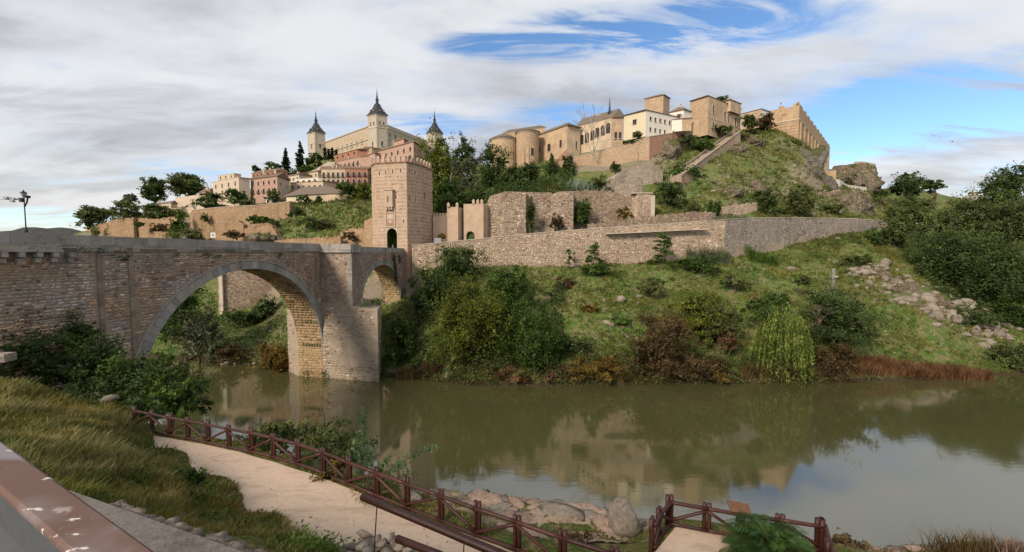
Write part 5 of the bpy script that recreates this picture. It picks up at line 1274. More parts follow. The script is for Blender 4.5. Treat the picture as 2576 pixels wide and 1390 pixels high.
# --- convent and church group on the right
def apse(label, px0, px1, pyE, Y, pyApex, zb, mat, wins, parent=None):
    c = at((px0 + px1) / 2, pyE, Y); r = (at(px1, pyE, Y).x - at(px0, pyE, Y).x) / 2; ze = c.z; za = at((px0 + px1) / 2, pyApex, Y).z
    root = thing('apse', label, 'church', (c.x, c.y + r, zb)); cc = Vector((c.x, c.y + r * .6, 0))
    mb = MB(); mb.lathe(cc, ((r, zb), (r, ze)), 28); mb.build('wall', M[mat], root)
    mb = MB(); mb.lathe(cc, ((r + .1, ze - .9), (r + .35, ze - .6), (r + .35, ze - .3)), 28); mb.build('cornice', M['trim'], root)
    mb = MB(); mb.lathe(cc, ((r + .7, ze - .25), (r + .7, ze), (r * .5, ze + (za - ze) * .6), (.1, za)), 28); mb.build('roof', M['tilegrey'], root)
    for an, zt, w, h, blind in wins:
        a = R(an); d = Vector((math.sin(a), -math.cos(a), 0)); t_ = Vector((d.y * -1, d.x, 0))
        p = cc + d * (r + .02) + UP * (zt - h / 2 + ze)
        mb = MB(); mb.box(p, t_ * w / 2, d * .06, UP * h / 2)
        o_ = mb.build('blind_arch' if blind else 'window', M['tan'] if blind else M['pane'], root)
        mb = MB()
        for s_ in (-1, 1): mb.box(p + t_ * s_ * (w / 2 + .14) + d * .05, t_ * .13, d * .14, UP * (h / 2))
        mb.box(p + UP * (h / 2 + .14) + d * .05, t_ * (w / 2 + .28), d * .14, UP * .13); mb.build('surround', M[mat], o_)
    return root
apse('round church apse with a low conical roof, leftmost of the convent group', 1233, 1303, 348, 186, 329, 45, 'tan', [(10, -4.5, .9, 5, True), (30, -4.5, .9, 5, True), (-20, -4.5, .9, 5, True)])
apse('second round apse of rough masonry with tall blind arches', 1299, 1357, 330, 183, 322, 45, 'convent', [(-28, -9, 1.0, 7.5, True), (-5, -7, 1.2, 8.5, True), (22, -8, 1.4, 3.2, False), (24, -14.5, 1.0, 1.8, False)])
bld('church body with a grey tiled roof behind the two apses', (1340, 326, 196), (1268, 336), (1372, 322), (380,), 'convent', 'gable_l', 1.2, 'tilegrey', .5, name='church', cat='church')
r_, rf, q = bld('tan house with a stepped outer stair and square windows', (1427, 316, 176), (1351, 343), (1460, 324), (440,), ('tan', 'tan2'), 'hip', 2.6, 'tilegrey', .8, wl=[(.10, 5.4, 1.1, 2.2, 's'), (.42, 5.4, 2.2, 3.4, 's'), (.80, 5.4, 1.6, 3.2, 's'), (.22, 14.0, 1.4, 2.4, 's')], wr=[(.7, 6.0, 1.1, 3.2, 's')], fm='frame')
chimney(r_, rf, q[1] + Vector((-1.0, 4, 2.4)), 1.2)
stair = thing('stepped_stair', 'brick stepped stair parapet climbing the tan house wall', 'stair', at(1410, 400, 172))
for k in range(9):
    a, b = at(1427 - (k + 1) * 5.2, 378 + k * 5.6, 174.2 + k * .15), at(1427 - k * 5.2, 378 + k * 5.6, 174.2 + k * .15)
    mb = MB(); mb.abox(a.x, a.y - 1.4, a.z - 6, b.x - .01, a.y, a.z); mb.build('step', M['brick'], stair)
r_, rf, q = bld('gabled ochre house with a row of big arched windows', (1538, 297, 171), (1453, 319), (1569, 297), (372,), ('tan2', 'tan'), 'gable_l', 3.4, 'tilegrey', .6, wl=[(.13, 4.0, 2.1, 4.6, 'a'), (.29, 3.6, 2.1, 4.6, 'a'), (.46, 3.2, 2.1, 4.4, 'a'), (.60, 2.6, 2.1, 4.4, 'a'), (.76, 2.2, 2.1, 4.4, 'a'), (.91, 1.8, 2.1, 4.4, 'a'), (.16, 13.4, 1.6, 2.6, 's'), (.8, 11.8, 1.7, 2.6, 's')], wr=[(.38, 5.8, 1.1, 3.4, 'a'), (.74, 5.8, 1.1, 3.4, 'a')], band=8.6)
spire = thing('roof_spire', 'slender slate needle spire on the gabled ochre house', 'spire', at(1533.5, 283, 173))
p = at(1533.5, 286, 173); mb = MB(); mb.lathe(p, ((.9, 0), (.75, .7), (.45, 1.4), (.3, 3.0), (.06, 6.2), (.02, 7.4)), 8); mb.build('needle', M['slate'], spire); mb = MB(); mb.lathe(p + UP * 5.6, ((.02, -.25), (.2, 0), (.02, .25)), 8); mb.build('finial', M['iron'], spire)
r_, rf, q = bld('white convent house with eleven small square windows', (1625, 278, 163.5), (1570, 292), (1716, 298), (344,), ('yellow', 'white'), 'hip', 1.6, 'tile', .6, wl=[(.5, 2.6, 1.7, 2.0, 's'), (.5, 7.6, 1.7, 2.0, 's')], wr=row(7, 2.2, 1.05, 1.6, 's', .06, .97) + row(4, 6.4, 1.05, 1.6, 's', .06, .58))  # yellow left face: warm sunlight on the white wall put into its colour
bld('square stone belfry tower with a shallow hip roof', (1669, 240, 184), (1623, 250), (1684.6, 249), (300,), ('convent', 'convent'), 'hip', 1.6, 'tile', .5, wl=[(.65, 8.2, 1.6, 1.8, 'lit')], wr=[(.6, 7.5, 1.2, 2.6)], name='belfry', cat='tower', band=6.2)
r_, rf, q = bld('small white pavilion with a pyramid tiled roof', (1720, 277, 172), (1686, 284), (1739, 283), (312,), 'white', 'hip', 2.4, 'tile', .5, wl=[(.66, 1.4, 1.6, 1.9, 's')], wr=())
bld('white annex with brick parapet stepping down to the terrace', (1716, 300, 168), (1690, 303), (1740, 300), (330,), ('white', 'tan'), 'shed', .8, 'tile', .3)
bld('brick terrace block with a flat parapet between the white house and big mansion', (1735, 311, 172), (1700, 318), (1758, 304), (345,), 'tan', 'flat', 0, 'trim', .15, name='terrace_block', cat='building')
bld('tall square ochre mansion with tall shuttered windows', (1782, 242, 178), (1737, 256), (1864, 275), (340,), ('convent', 'tan'), 'hip', 1.6, 'tile', .6, wr=[(.16, 3.2, 1.5, 3.6, 's'), (.50, 4.0, 1.5, 3.6, 's'), (.62, 4.4, 1.5, 3.6, 's'), (.84, 5.0, 1.5, 3.6, 's'), (.16, 10.6, 1.4, 3.6, 's'), (.52, 11.6, 1.5, 3.6, 's'), (.64, 12, 1.4, 3.4, 's'), (.84, 13.2, 1.2, 3.0, 's'), (.84, 18.6, 1.0, 2.0, 's')], name='mansion', cat='building', band=9.0)
bld('roof-top pavilion of the ochre mansion with weathered brick face', (1838, 252, 186), (1812, 258), (1864, 262), (280,), 'tan', 'hip', 1.0, 'tilegrey', .5, wl=[(.5, 1.2, 2.4, 1.6)])
bld('low dark tiled outbuilding beside the mansion', (1915, 275, 198), (1865, 288), (1938, 284), (320,), ('tan', 'white'), 'shed', .6, 'tilegrey', .3)

# --- banded corner bastion on the skyline
C_ = at(2011.5, 259, 205); z = C_.z; L = onz(1905, 296, z - 3.5); L.z = z - 3.5; Rr = onz(2088, 366, z)
bst = thing('corner_bastion', 'huge banded tan corner building with long receding side on the skyline', 'building', (C_.x, C_.y, 70))
U = C_ - L; U.z = 0; W_ = U.length; U.normalize(); N = Vector((U.y, -U.x, 0)); zb = 66
hb = z - zb
mb = MB(); holes = [(W_ * .62, 20.5, W_ * .74, 24.3), (W_ * .70, hb - 4.6, W_ * .76, hb - 3.4)]
wallface(mb, Vector((L.x, L.y, zb)), U, W_, hb - 1.2, [(a, b if i == 0 else b, c, d) for i, (a, b, c, d) in enumerate([(W_ * .60, 26.0, W_ * .71, 30.0)])], N, .4)
U2b = Rr - C_; U2b.z = 0; W2 = U2b.length; U2b.normalize(); N2b = Vector((U2b.y, -U2b.x, 0))
wallface(mb, Vector((C_.x, C_.y, zb)), U2b, W2, hb - 1.2, [], N2b, .4)
mb.quad(Vector((L.x, L.y, z - 1.2)), Vector((C_.x, C_.y, z - 1.2)), Vector((Rr.x, Rr.y, z - 1.2)), Vector((L.x + Rr.x - C_.x, L.y + Rr.y - C_.y, z - 1.2))); mb.build('wall', M['bastan'], bst)
mb = MB(); P0 = Vector((L.x, L.y, zb)); q = lambda u, v, d: P0 + U * u + UP * v - N * d
mb.quad(q(W_ * .6, 26, .35), q(W_ * .71, 26, .35), q(W_ * .71, 30, .35), q(W_ * .6, 30, .35)); mb.build('window', M['tan'], bst)
k = 0; v = 2.0
while v < hb - 9:      # string bands
    mb = MB(); mb.box(q(W_ / 2, v, -.03), U * (W_ / 2 - .05), N * .06, UP * .07, (.72, .68, .66)); mb.build('band', M['bastan'], bst); v += 1.55
for (PP, UU, NN, WW) in ((P0, U, N, W_), (Vector((C_.x, C_.y, zb)), U2b, N2b, W2)):
    n = 2 if WW == W_ else 10
    mb = MB(); mb.box(PP + UU * WW / 2 + UP * (hb - 8) + NN * .1, UU * (WW / 2), NN * .16, UP * .25); mb.build('cornice', M['trim'], bst)
    for j in range(n if WW == W_ else 0):
        mb = MB(); mb.box(PP + UU * (WW * (.58 + .34 * j)) + UP * (hb - .6) - NN * .3, UU * (WW * .07), NN * .3, UP * .6); mb.build('parapet_block', M['bastan'], bst)
    if WW == W_:
        mb = MB(); mb.box(PP + UU * (WW * .965) + UP * (hb - .35) - NN * .5, UU * (WW * .035), NN * .5, UP * .85); mb.build('parapet_block', M['bastan'], bst)
    else:
        for j in range(n):
            mb = MB(); mb.box(PP + UU * (WW * (j + .5) / n) + UP * (hb - .75) - NN * .3, UU * (WW / n * .28), NN * .3, UP * .5); mb.build('parapet_block', M['bastan'], bst)
            mb = MB(); mb.box(PP + UU * (WW * (j + .35) / n) + UP * (hb * .5 - 4.4) + NN * .25, UU * .7, NN * .35, UP * (hb * .5 - 4.4)); mb.build('buttress', M['bastan'], bst)
low = bld('lower tan block at the foot of the long bastion side', (2064, 412, 200), (2040, 408), (2086, 408), (470,), 'bastan', 'flat', 0, 'trim', .1, name='terrace_block', cat='building')
bld('small tan wall stub beside the brown crag', (2090, 441, 196), (2062, 444), (2104, 430), (475,), 'bastan', 'flat', 0, 'trim', .1, name='terrace_block', cat='building')
bld('pale stair block with sloping top below the brown crag', (2112, 462, 186), (2096, 452), (2128, 464), (482,), 'white', 'flat', 0, 'white', .05, name='terrace_block', cat='building')
bld('long low white wall below the brown crag', (2128, 466, 184), (2096, 467), (2180, 473), (484,), 'white', 'flat', 0, 'white', .05, name='terrace_block', cat='building')
bld('plain tan gable wall behind the brown crag, last on the right', (2172, 408, 226), (2150, 408), (2203, 414), (480,), ('tan', 'tan2'), 'flat', 0, 'tan', .05)
far = thing('distant_spire', 'tiny pale spired building on the far right horizon', 'building', at(2445, 510, 620))
p = at(2447, 512, 620); mb = MB(); mb.box(p + UP * -8, (9, 0, 0), (0, 9, 0), (0, 0, 14)); mb.build('wall', M['white'], far); mb = MB(); mb.box(p + UP * 12, (9.5, 0, 0), (0, 9.5, 0), (0, 0, 6), taper=.25); mb.build('roof', M['trim'], far)

# --- stone stair ramp climbing the crag
stairs = thing('hill_stairs', 'long stone stairway with a pale parapet climbing the green crag', 'stairs', at(1715, 456, 150))
n = 22; pts = []
for k in range(n + 1):
    f = k / n; pts.append(at(1712 + 149 * f, 452 - 113 * f, 149 + 32 * f) + UP * 1.0)
for k in range(n):
    a, b = pts[k], pts[k + 1]; m_ = (a + b) / 2; U = (b - a) / 2; Uh = Vector((U.x, U.y, 0)); Lh = Uh.length; Uh.normalize(); N = Vector((Uh.y, -Uh.x, 0))
    mb = MB(); mb.box(m_ - UP * 3.6, U * 1.001, N * .4, UP * 4.0, shade(rng, .8, 1.1, .06)); mb.build('parapet_block', M['retain'], stairs)
    mb = MB(); mb.box(m_ + UP * .52, U * .995, N * .62, UP * .11, shade(rng, .75, 1.05, .05)); mb.build('coping_stone', M['pier'], stairs)
    for j in range(3):
        p = a.lerp(b, (j + .5) / 3) - N * 1.9; mb = MB(); mb.box(p + UP * -.9, Uh * (Lh / 3 - .005), N * 1.45, UP * 1.1, shade(rng, .75, 1.0, .04)); mb.build('step', M['pier'], stairs)
    q_ = m_ - N * 3.7; mb = MB(); mb.box(q_ - UP * .6, U, N * .25, UP * 2.0, shade(rng, .8, 1, .05)); mb.build('inner_wall_block', M['ruin'], stairs)
# ================================================================== plants
nr = np.random.RandomState(77)
def leaves(P, outw, size, tone, long=1.0, up=.25, jitter=.9, droop=0.0):
    """rhombic leaf faces at points P, facing roughly outw"""
    n = len(P)
    N = outw + nr.normal(0, jitter, (n, 3)) + np.array([0, 0, up]); N /= np.linalg.norm(N, axis=1)[:, None] + 1e-9
    A = nr.normal(0, 1, (n, 3)); A[:, 2] -= droop * 3
    A -= N * (A * N).sum(1)[:, None]; A /= np.linalg.norm(A, axis=1)[:, None] + 1e-9
    B = np.cross(N, A); s = (size * nr.uniform(.6, 1.35, n))[:, None]
    V = np.stack([P - A * s * long, P + B * s * .55, P + A * s * long, P - B * s * .55], 1).reshape(-1, 3)
    Q = np.arange(n * 4).reshape(n, 4)
    return V, Q, np.repeat(tone[:, None], 3, 1)
def blob_points(blobs, n, clump=34, sig=.15, low=-.55, fill=.18):
    """points gathered in clumps over the shells of ellipsoid lobes"""
    vol = np.array([b[3] * b[4] + b[3] * b[5] for b in blobs]); vol = vol / vol.sum(); P = []; O = []; T = []
    for b, f in zip(blobs, vol):
        m = max(8, int(n * f)); k = max(4, m // clump); c = np.array(b[:3]); r = np.array(b[3:6])
        d = nr.normal(0, 1, (k, 3)); d /= np.linalg.norm(d, axis=1)[:, None]
        d[:, 2] = np.where(d[:, 2] < low, -d[:, 2], d[:, 2])
        rad = nr.uniform(.68, 1.08, k); rad[nr.rand(k) < fill] *= .6; ex = nr.rand(k) < .16; rad[ex] = nr.uniform(1.05, 1.36, ex.sum())
        cc = d * rad[:, None]; tn = nr.uniform(.48, 1.42, k)
        i = nr.randint(0, k, m); p = cc[i] + nr.normal(0, sig, (m, 3)) * np.array([1, 1, .75])
        P.append(c + p * r); O.append(d[i] * .8); T.append(tn[i] * nr.uniform(.78, 1.2, m))
    return np.concatenate(P), np.concatenate(O), np.concatenate(T)
def trunk_mesh(base, top, r, forks, seed, spread):
    rg = random.Random(seed); mb = MB(); h = top - base
    mid = base + h * .5 + Vector((rg.uniform(-.1, .1), rg.uniform(-.1, .1), 0)) * h.length
    mb.tube([base, base + h * .25, mid, top], [r * 1.25, r, r * .75, r * .35], 7)
    for k in range(forks):
        f = rg.uniform(.35, .8); p = base.lerp(top, f); an = rg.uniform(0, 6.28); L = spread * rg.uniform(.5, .95)
        e = p + Vector((math.cos(an) * L, math.sin(an) * L, L * rg.uniform(.4, 1.0))); m_ = p.lerp(e, .5) + Vector((0, 0, -L * .08))
        mb.tube([p, m_, e], [r * .5, r * .33, r * .12], 5)
    return mb
def plant(name, label, px, yt, yb, w, Y, kind, mat, cat='tree', group=None, dens=1.0, leafpx=3.3, ground=None, bark='bark', lobes=None, root_down=True):
    gfun = ground or far_z
    bot = at(px, yb, Y); top = at(px, yt, Y); Hh = top.z - bot.z; rx = w * Y / F / 2; x, y = bot.x, bot.y
    gz = float(gfun(x, y)[0])
    base = Vector((x, y, gz - .2 if root_down else bot.z))
    if gz > bot.z + .6 * Hh: base.z = bot.z
    root = thing(name, label, cat, base, group)
    leaf = leafpx * Y / F * .69; n = int(dens * 3.6 * (w * (yb - yt)) / leafpx ** 2); n = max(160, min(n, 34000))
    c = np.array([x, y, bot.z]); sd = abs(hash(label)) % 9999 if False else int(px * 7 + yt * 3)
    rg = random.Random(sd)
    ry = rx if rx < Hh else Hh * .8
    long, droop, jit, sig = 1.0, 0.0, .9, .145
    if kind == 'round':
        nl = lobes or max(5, min(12, int(4 + w * (yb - yt) / 2500))); bl = []
        for k in range(nl):
            an = rg.uniform(0, 6.28); q = rg.uniform(.35, .68); zz = rg.uniform(.20, .82); sh = 1 - abs(zz - .48) * .95
            s_ = rg.uniform(.40, .56)
            bl.append((x + math.cos(an) * rx * q * sh, y + math.sin(an) * ry * q * sh, bot.z + Hh * zz, rx * s_, ry * s_, Hh * s_ * .55))
        bl.append((x, y, bot.z + Hh * .5, rx * .78, ry * .78, Hh * .46)); bl.append((x + rg.uniform(-.2, .2) * rx, y, bot.z + Hh * .80, rx * .40, ry * .40, Hh * .20))
        tt = Vector((x, y, bot.z + Hh * .7)); tr = trunk_mesh(base, tt, max(.08, Hh * .022), 5, sd, rx * .7)
    elif kind == 'shrub':
        nl = lobes or max(4, min(11, int(3 + w * (yb - yt) / 2200))); bl = []
        for k in range(nl):
            f = (k + .5) / nl * 2 - 1; s_ = rg.uniform(.34, .5)
            bl.append((x + f * rx * .72, y + rg.uniform(-.5, .5) * ry, bot.z + Hh * rg.uniform(.22, .62) * (1.08 - .35 * f * f), rx * s_, ry * s_, Hh * rg.uniform(.28, .40)))
        bl.append((x, y, bot.z + Hh * .35, rx * .85, ry * .8, Hh * .50))
        tr = trunk_mesh(base, Vector((x, y, bot.z + Hh * .55)), max(.05, Hh * .03), 5, sd, rx * .5)
    elif kind == 'column':
        bl = [(x + rg.uniform(-.06, .06) * rx, y, bot.z + Hh * (.08 + .84 * k / 10), rx * wk, rx * wk, Hh * .11) for k, wk in enumerate((.8, .95, 1, 1, .97, .9, .82, .7, .55, .4, .22))]
        long, droop, jit, sig = 1.3, -.6, .5, .15
        tr = trunk_mesh(base, Vector((x, y, bot.z + Hh * .9)), max(.07, rx * .16), 0, sd, rx)
    elif kind == 'umbrella':
        bl = []
        for k in range(9):
            an = rg.uniform(0, 6.28); q = rg.uniform(.2, .8); bl.append((x + math.cos(an) * rx * q, y + math.sin(an) * rx * q, bot.z + Hh * rg.uniform(.62, .86) - q * Hh * .1, rx * .38, rx * .38, Hh * .13))
        tr = trunk_mesh(base, Vector((x, y, bot.z + Hh * .75)), max(.1, Hh * .035), 6, sd, rx * .8)
    elif kind == 'airy':      # thin open branchwork with separate leaf pads
        bl = []
        for k in range(lobes or 11):
            an = rg.uniform(0, 6.28); q = rg.uniform(.15, .95); zz = rg.uniform(.25, .95)
            q *= 1.1 - .5 * zz; bl.append((x + math.cos(an) * rx * q, y + math.sin(an) * rx * q, bot.z + Hh * zz, rx * rg.uniform(.26, .42), rx * rg.uniform(.26, .42), Hh * rg.uniform(.08, .15)))
        n = int(n * .6); tr = trunk_mesh(base, Vector((x, y, bot.z + Hh * .92)), max(.06, Hh * .018), 9, sd, rx * .8)
    elif kind == 'tiers':     # young tree of heaven: drooping leaf tiers on one stem
        bl = []
        for k in range(8):
            for j in range(5):
                zz = rg.uniform(.12, .98); q = (1 - zz * .75)
                an = rg.uniform(0, 6.28); bl.append((x + math.cos(an) * rx * q * rg.uniform(.35, .95), y + math.sin(an) * rx * q * .9, bot.z + Hh * zz, rx * .26 * (1.1 - zz * .5), rx * .26 * (1.1 - zz * .5), Hh * .035))
        n = int(n * .75); sig = .3; droop = .5; tr = trunk_mesh(base, Vector((x, y, bot.z + Hh * .97)), max(.05, Hh * .014), 6, sd, rx * .7)
    P, O, T = blob_points(bl, n, sig=sig)
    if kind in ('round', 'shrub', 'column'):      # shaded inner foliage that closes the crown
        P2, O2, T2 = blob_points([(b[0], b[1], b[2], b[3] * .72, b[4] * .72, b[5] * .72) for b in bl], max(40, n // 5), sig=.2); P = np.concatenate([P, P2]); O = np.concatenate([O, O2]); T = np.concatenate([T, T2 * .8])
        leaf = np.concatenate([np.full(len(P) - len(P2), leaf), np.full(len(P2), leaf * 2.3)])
    else: leaf = np.full(len(P), leaf)
    keep = P[:, 2] > gz - .1 if gz < bot.z + .5 * Hh else np.ones(len(P), bool)
    V, Q, TT = leaves(P[keep], O[keep], leaf[keep], T[keep], long, jitter=jit, droop=droop)
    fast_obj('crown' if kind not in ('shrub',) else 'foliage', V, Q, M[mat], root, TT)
    tr.build('trunk' if kind != 'shrub' else 'stem', M[bark], root)
    return root
def reeds(name, label, px0, px1, yt, yb, Y, n, mat, hvar=.5, lean=.15, wid=.05, ground=None, cat='reeds', group=None, kindtag=None, depth=2.0):
    """upright blades from a strip of ground"""
    a, b = at(px0, yb, Y), at(px1, yb, Y); h = at(px0, yt, Y).z - at(px0, yb, Y).z
    X = nr.uniform(a.x, b.x, n); YY = Y + nr.uniform(-depth, depth, n) * .5
    gz = (ground or far_z)(X, YY); z0 = np.maximum(gz, -.05)
    hh = h * (1 - hvar * nr.rand(n)) * (.55 + .7 * VN1(X / 2.2, YY / 2.2 + 5)); d = nr.normal(0, lean, (n, 2)) * hh[:, None]; ang = nr.uniform(0, 6.28, n); w = wid * nr.uniform(.6, 1.5, n)
    B = np.stack([X, YY, z0 - .05], 1); S = np.stack([np.cos(ang) * w, np.sin(ang) * w, 0 * w], 1)
    mid = B + np.stack([d[:, 0] * .35, d[:, 1] * .35, hh * .6], 1); tip = B + np.stack([d[:, 0], d[:, 1], hh], 1)
    V = np.stack([B - S, B + S, mid + S * .8, mid - S * .8, tip + S * .1, tip - S * .1], 1).reshape(-1, 3)
    i = np.arange(n)[:, None] * 6; Q = np.concatenate([i + np.array([[0, 1, 2, 3]]), i + np.array([[3, 2, 4, 5]])], 1).reshape(-1, 4)
    T = np.repeat(nr.uniform(.55, 1.35, n), 2)[:, None] * np.ones(3)
    c = (B[:, 0].mean(), B[:, 1].mean(), z0.min())
    root = thing(name, label, cat, c, group); o = fast_obj('blades', V, Q, M[mat], root, T); o['kind'] = 'stuff'
    return root
P_ = plant
# left skyline and old wall
P_('olive_tree', 'feathery grey tree at the far-left end of the old city wall', 250, 522, 582, 88, 194, 'round', 'olive', dens=2.2)
P_('tree', 'rounded olive-green tree behind the far-left wall length', 322, 506, 558, 70, 184.5, 'round', 'olive')
P_('tree', 'broad dark green tree above the middle wall length', 400, 516, 560, 100, 184, 'round', 'dark')
P_('tree', 'tall thin dark tree behind the pale flat-roofed house', 390, 450, 520, 58, 232, 'round', 'dark', dens=2.4)
P_('tree', 'open-crowned tree on the skyline beside the flat-roofed house', 470, 440, 505, 96, 236, 'round', 'olive', dens=2.4)
P_('tree', 'bare-topped small tree over the left roofs', 322, 488, 530, 40, 205, 'round', 'greygreen', dens=1.2)
P_('tree', 'dark green tree in front of the tall cream house', 536, 486, 532, 92, 178, 'round', 'dark')
P_('tree', 'brighter green tree at the right foot of the tall cream house', 592, 478, 528, 72, 179, 'round', 'green')
P_('shrub', 'low bushy shrub on the wall top between cream and pink houses', 618, 500, 522, 50, 176, 'shrub', 'olive', 'shrub')
P_('tree', 'young yellow-green tree in front of the pink house', 692, 478, 516, 50, 176, 'round', 'olive')
P_('shrub', 'small green shrub at the left corner of the old pavilion', 765, 488, 514, 34, 174, 'shrub', 'green', 'shrub')
P_('shrub', 'thin climbing shrub on the pavilion wall', 800, 492, 514, 22, 173, 'shrub', 'green', 'shrub')
P_('tree', 'full green tree beside the pavilion, left of the gate tower', 872, 458, 506, 78, 172, 'round', 'green')
P_('tree', 'bright green tree touching the gate tower edge', 912, 462, 508, 54, 170, 'round', 'lime')
P_('tree', 'ivy-green tree in the gap between two wall lengths', 456, 536, 604, 44, 167, 'round', 'green')
P_('shrub', 'spreading olive bush over the bridge parapet at the wall foot', 470, 574, 606, 110, 160, 'shrub', 'olive', 'shrub')
P_('shrub', 'ivy patch hanging on the middle wall length', 352, 552, 574, 22, 176, 'shrub', 'dark', 'shrub')
P_('shrub', 'dry ivy clump on the wall left of the ivy-green tree', 408, 560, 588, 46, 174, 'shrub', 'brown', 'shrub')
P_('shrub', 'ivy clump high on the long ochre wall', 514, 536, 560, 20, 168, 'shrub', 'olive', 'shrub')
P_('shrub', 'brown scrub at the foot of the small wall stump', 585, 580, 604, 60, 154, 'shrub', 'brown', 'shrub')
P_('shrub', 'green scrub band under the long ochre wall', 660, 540, 566, 90, 161, 'shrub', 'green', 'shrub')
P_('shrub', 'dark scrub at the top left of the green slope', 745, 520, 548, 56, 158, 'shrub', 'dark', 'shrub')
P_('shrub', 'low green scrub in the middle of the green slope', 800, 545, 580, 90, 152, 'shrub', 'olive', 'shrub')
P_('shrub', 'brown ivy on the broken wall left of the tower', 880, 578, 608, 40, 128, 'shrub', 'brown', 'shrub')
for px, yt, yb, w, lab in ((720, 374, 442, 17, 'left of the two tall dark cypresses below the fortress'), (756, 357, 430, 20, 'right and taller of the two tall dark cypresses below the fortress'),
        (818, 374, 402, 7, 'first slim cypress against the fortress wall'), (827, 376, 402, 8, 'second slim cypress against the fortress wall'), (836, 374, 402, 8, 'third slim cypress against the fortress wall'), (846, 378, 402, 7, 'fourth slim cypress against the fortress wall')):
    P_('cypress', lab, px, yt, yb, w, 262 if w > 10 else 280, 'column', 'cypress', group='cypresses below the fortress', dens=2.0, leafpx=2.4)
P_('pine_tree', 'small dark pine on the skyline left of the cypresses', 642, 415, 445, 30, 240, 'round', 'dark')
P_('tree', 'round dark tree on the skyline between pine and cypress', 690, 411, 440, 52, 242, 'round', 'dark')
P_('tree', 'dark green tree below the left fortress tower', 792, 388, 426, 54, 270, 'round', 'green')
P_('shrub', 'green bush sloping down from the dark tree below the fortress', 768, 412, 436, 48, 262, 'shrub', 'green', 'shrub')
P_('shrub', 'dark bushes between the pink house roof and the curved garden wall', 752, 418, 458, 66, 236, 'shrub', 'dark', 'shrub')
# behind the tower
P_('tree', 'big yellow-green tree right behind the gate tower', 1108, 362, 545, 120, 168, 'round', 'lime', lobes=12)
P_('tree', 'dark tree rising behind the yellow-green tree', 1165, 350, 470, 92, 186, 'round', 'dark')
P_('tree', 'large black-green evergreen left of the round apse', 1238, 362, 520, 98, 166, 'round', 'dark', lobes=12)
P_('tree', 'grey-leaved eucalyptus with bare crooked limbs above the small gate', 1182, 400, 530, 84, 146, 'airy', 'greygreen', lobes=16, dens=1.8, bark='palebark')
P_('tree', 'grey-green sapling leaning beside the eucalyptus', 1143, 398, 500, 44, 148, 'airy', 'greygreen', dens=1.6, bark='palebark')
P_('tree', 'deep green thicket tree at the back of the small gate', 1130, 450, 560, 90, 140, 'round', 'green')
P_('tree', 'dark ivy-covered tree behind the gatehouse', 1190, 470, 545, 110, 142, 'round', 'dark')
P_('tree', 'dark tree in front of the second apse', 1285, 420, 500, 66, 152, 'round', 'dark')
P_('tree', 'dense conifer below the tan stair house', 1330, 415, 492, 74, 150, 'round', 'dark')
P_('cypress', 'narrow dark ivy column against the tan house', 1388, 386, 470, 26, 163, 'column', 'dark', leafpx=2.8)
P_('tree', 'dark creeper tree on the terrace wall corner', 1432, 392, 462, 40, 162, 'round', 'dark')
P_('shrub', 'hanging creeper in the middle of the ochre terrace wall', 1547, 402, 432, 26, 160, 'shrub', 'dark', 'shrub')
P_('shrub', 'garden hedge along the terrace under the gabled house', 1590, 350, 366, 66, 163, 'shrub', 'green', 'shrub')
P_('tree', 'small pale tree in front of the white convent house', 1606, 332, 352, 20, 162, 'round', 'olive')
P_('shrub', 'round dark bush on the slope left of the pale ruin', 1506, 440, 480, 58, 139, 'shrub', 'olive', 'shrub')
P_('shrub', 'dense green bush wedged between bastion pilaster and rubble wall', 1464, 492, 572, 46, 126.5, 'shrub', 'green', 'shrub', dens=1.5)
P_('shrub', 'dark creeper hanging down beside the square bastion front', 1334, 500, 592, 24, 122.6, 'shrub', 'dark', 'shrub')
P_('shrub', 'brown leafless shrub against the bastion setback', 1398, 536, 594, 38, 122.8, 'shrub', 'brown', 'shrub', dens=.8)
P_('shrub', 'dry yellow scrub on the rubble wall under the pillar', 1572, 520, 556, 40, 129, 'shrub', 'ochre', 'shrub')
reeds('agave_patch', 'patch of pale blue-green agave on the slope under the terrace wall', 1430, 1512, 446, 482, 141, 420, 'agave', .4, .45, .16, cat='agave', depth=6)
# bare tree in front of the gabled house
def bare_tree(label, px, yb, yt, Y, mat, seed, spread=.32, name='bare_tree', depth=5, r0=.3, up=.55):
    rg = random.Random(seed); base = at(px, yb, Y); h = at(px, yt, Y).z - base.z
    root = thing(name, label, 'tree', base); mb = MB()
    def grow(p, d, L, r, k):
        q = p + d * L; m_ = p.lerp(q, .5) + Vector((rg.uniform(-1, 1), rg.uniform(-1, 1), rg.uniform(-.3, .6))) * L * .07
        mb.tube([p, m_, q], [r, r * .85, r * .68], 5 if k < 2 else 4, cap=False)
        if k >= depth: return
        for j in range(rg.choice((2, 2, 3))):
            nd_ = (d + Vector((rg.uniform(-1, 1), rg.uniform(-1, 1), rg.uniform(-.25, up))) * .62).normalized()
            grow(q, nd_, L * rg.uniform(.62, .9), r * .66, k + 1)
    for j in range(3):
        d = Vector((-.35 + .35 * j + rg.uniform(-.1, .1), rg.uniform(-.2, .2), 1)).normalized(); grow(base + UP * 0, d, h * .27, r0 * (1 if j == 1 else .7), 1)
    mb.build('branches', M[mat], root)
bare_tree('tall bare pale-limbed tree in front of the gabled ochre house', 1492, 388, 255, 160, 'palebark', 8)
bare_tree('collapsed dead branches of pinkish wood behind the willow', 2062, 815, 757, 80, 'mauve', 3, name='dead_branches', depth=5, r0=.14, up=-.2)
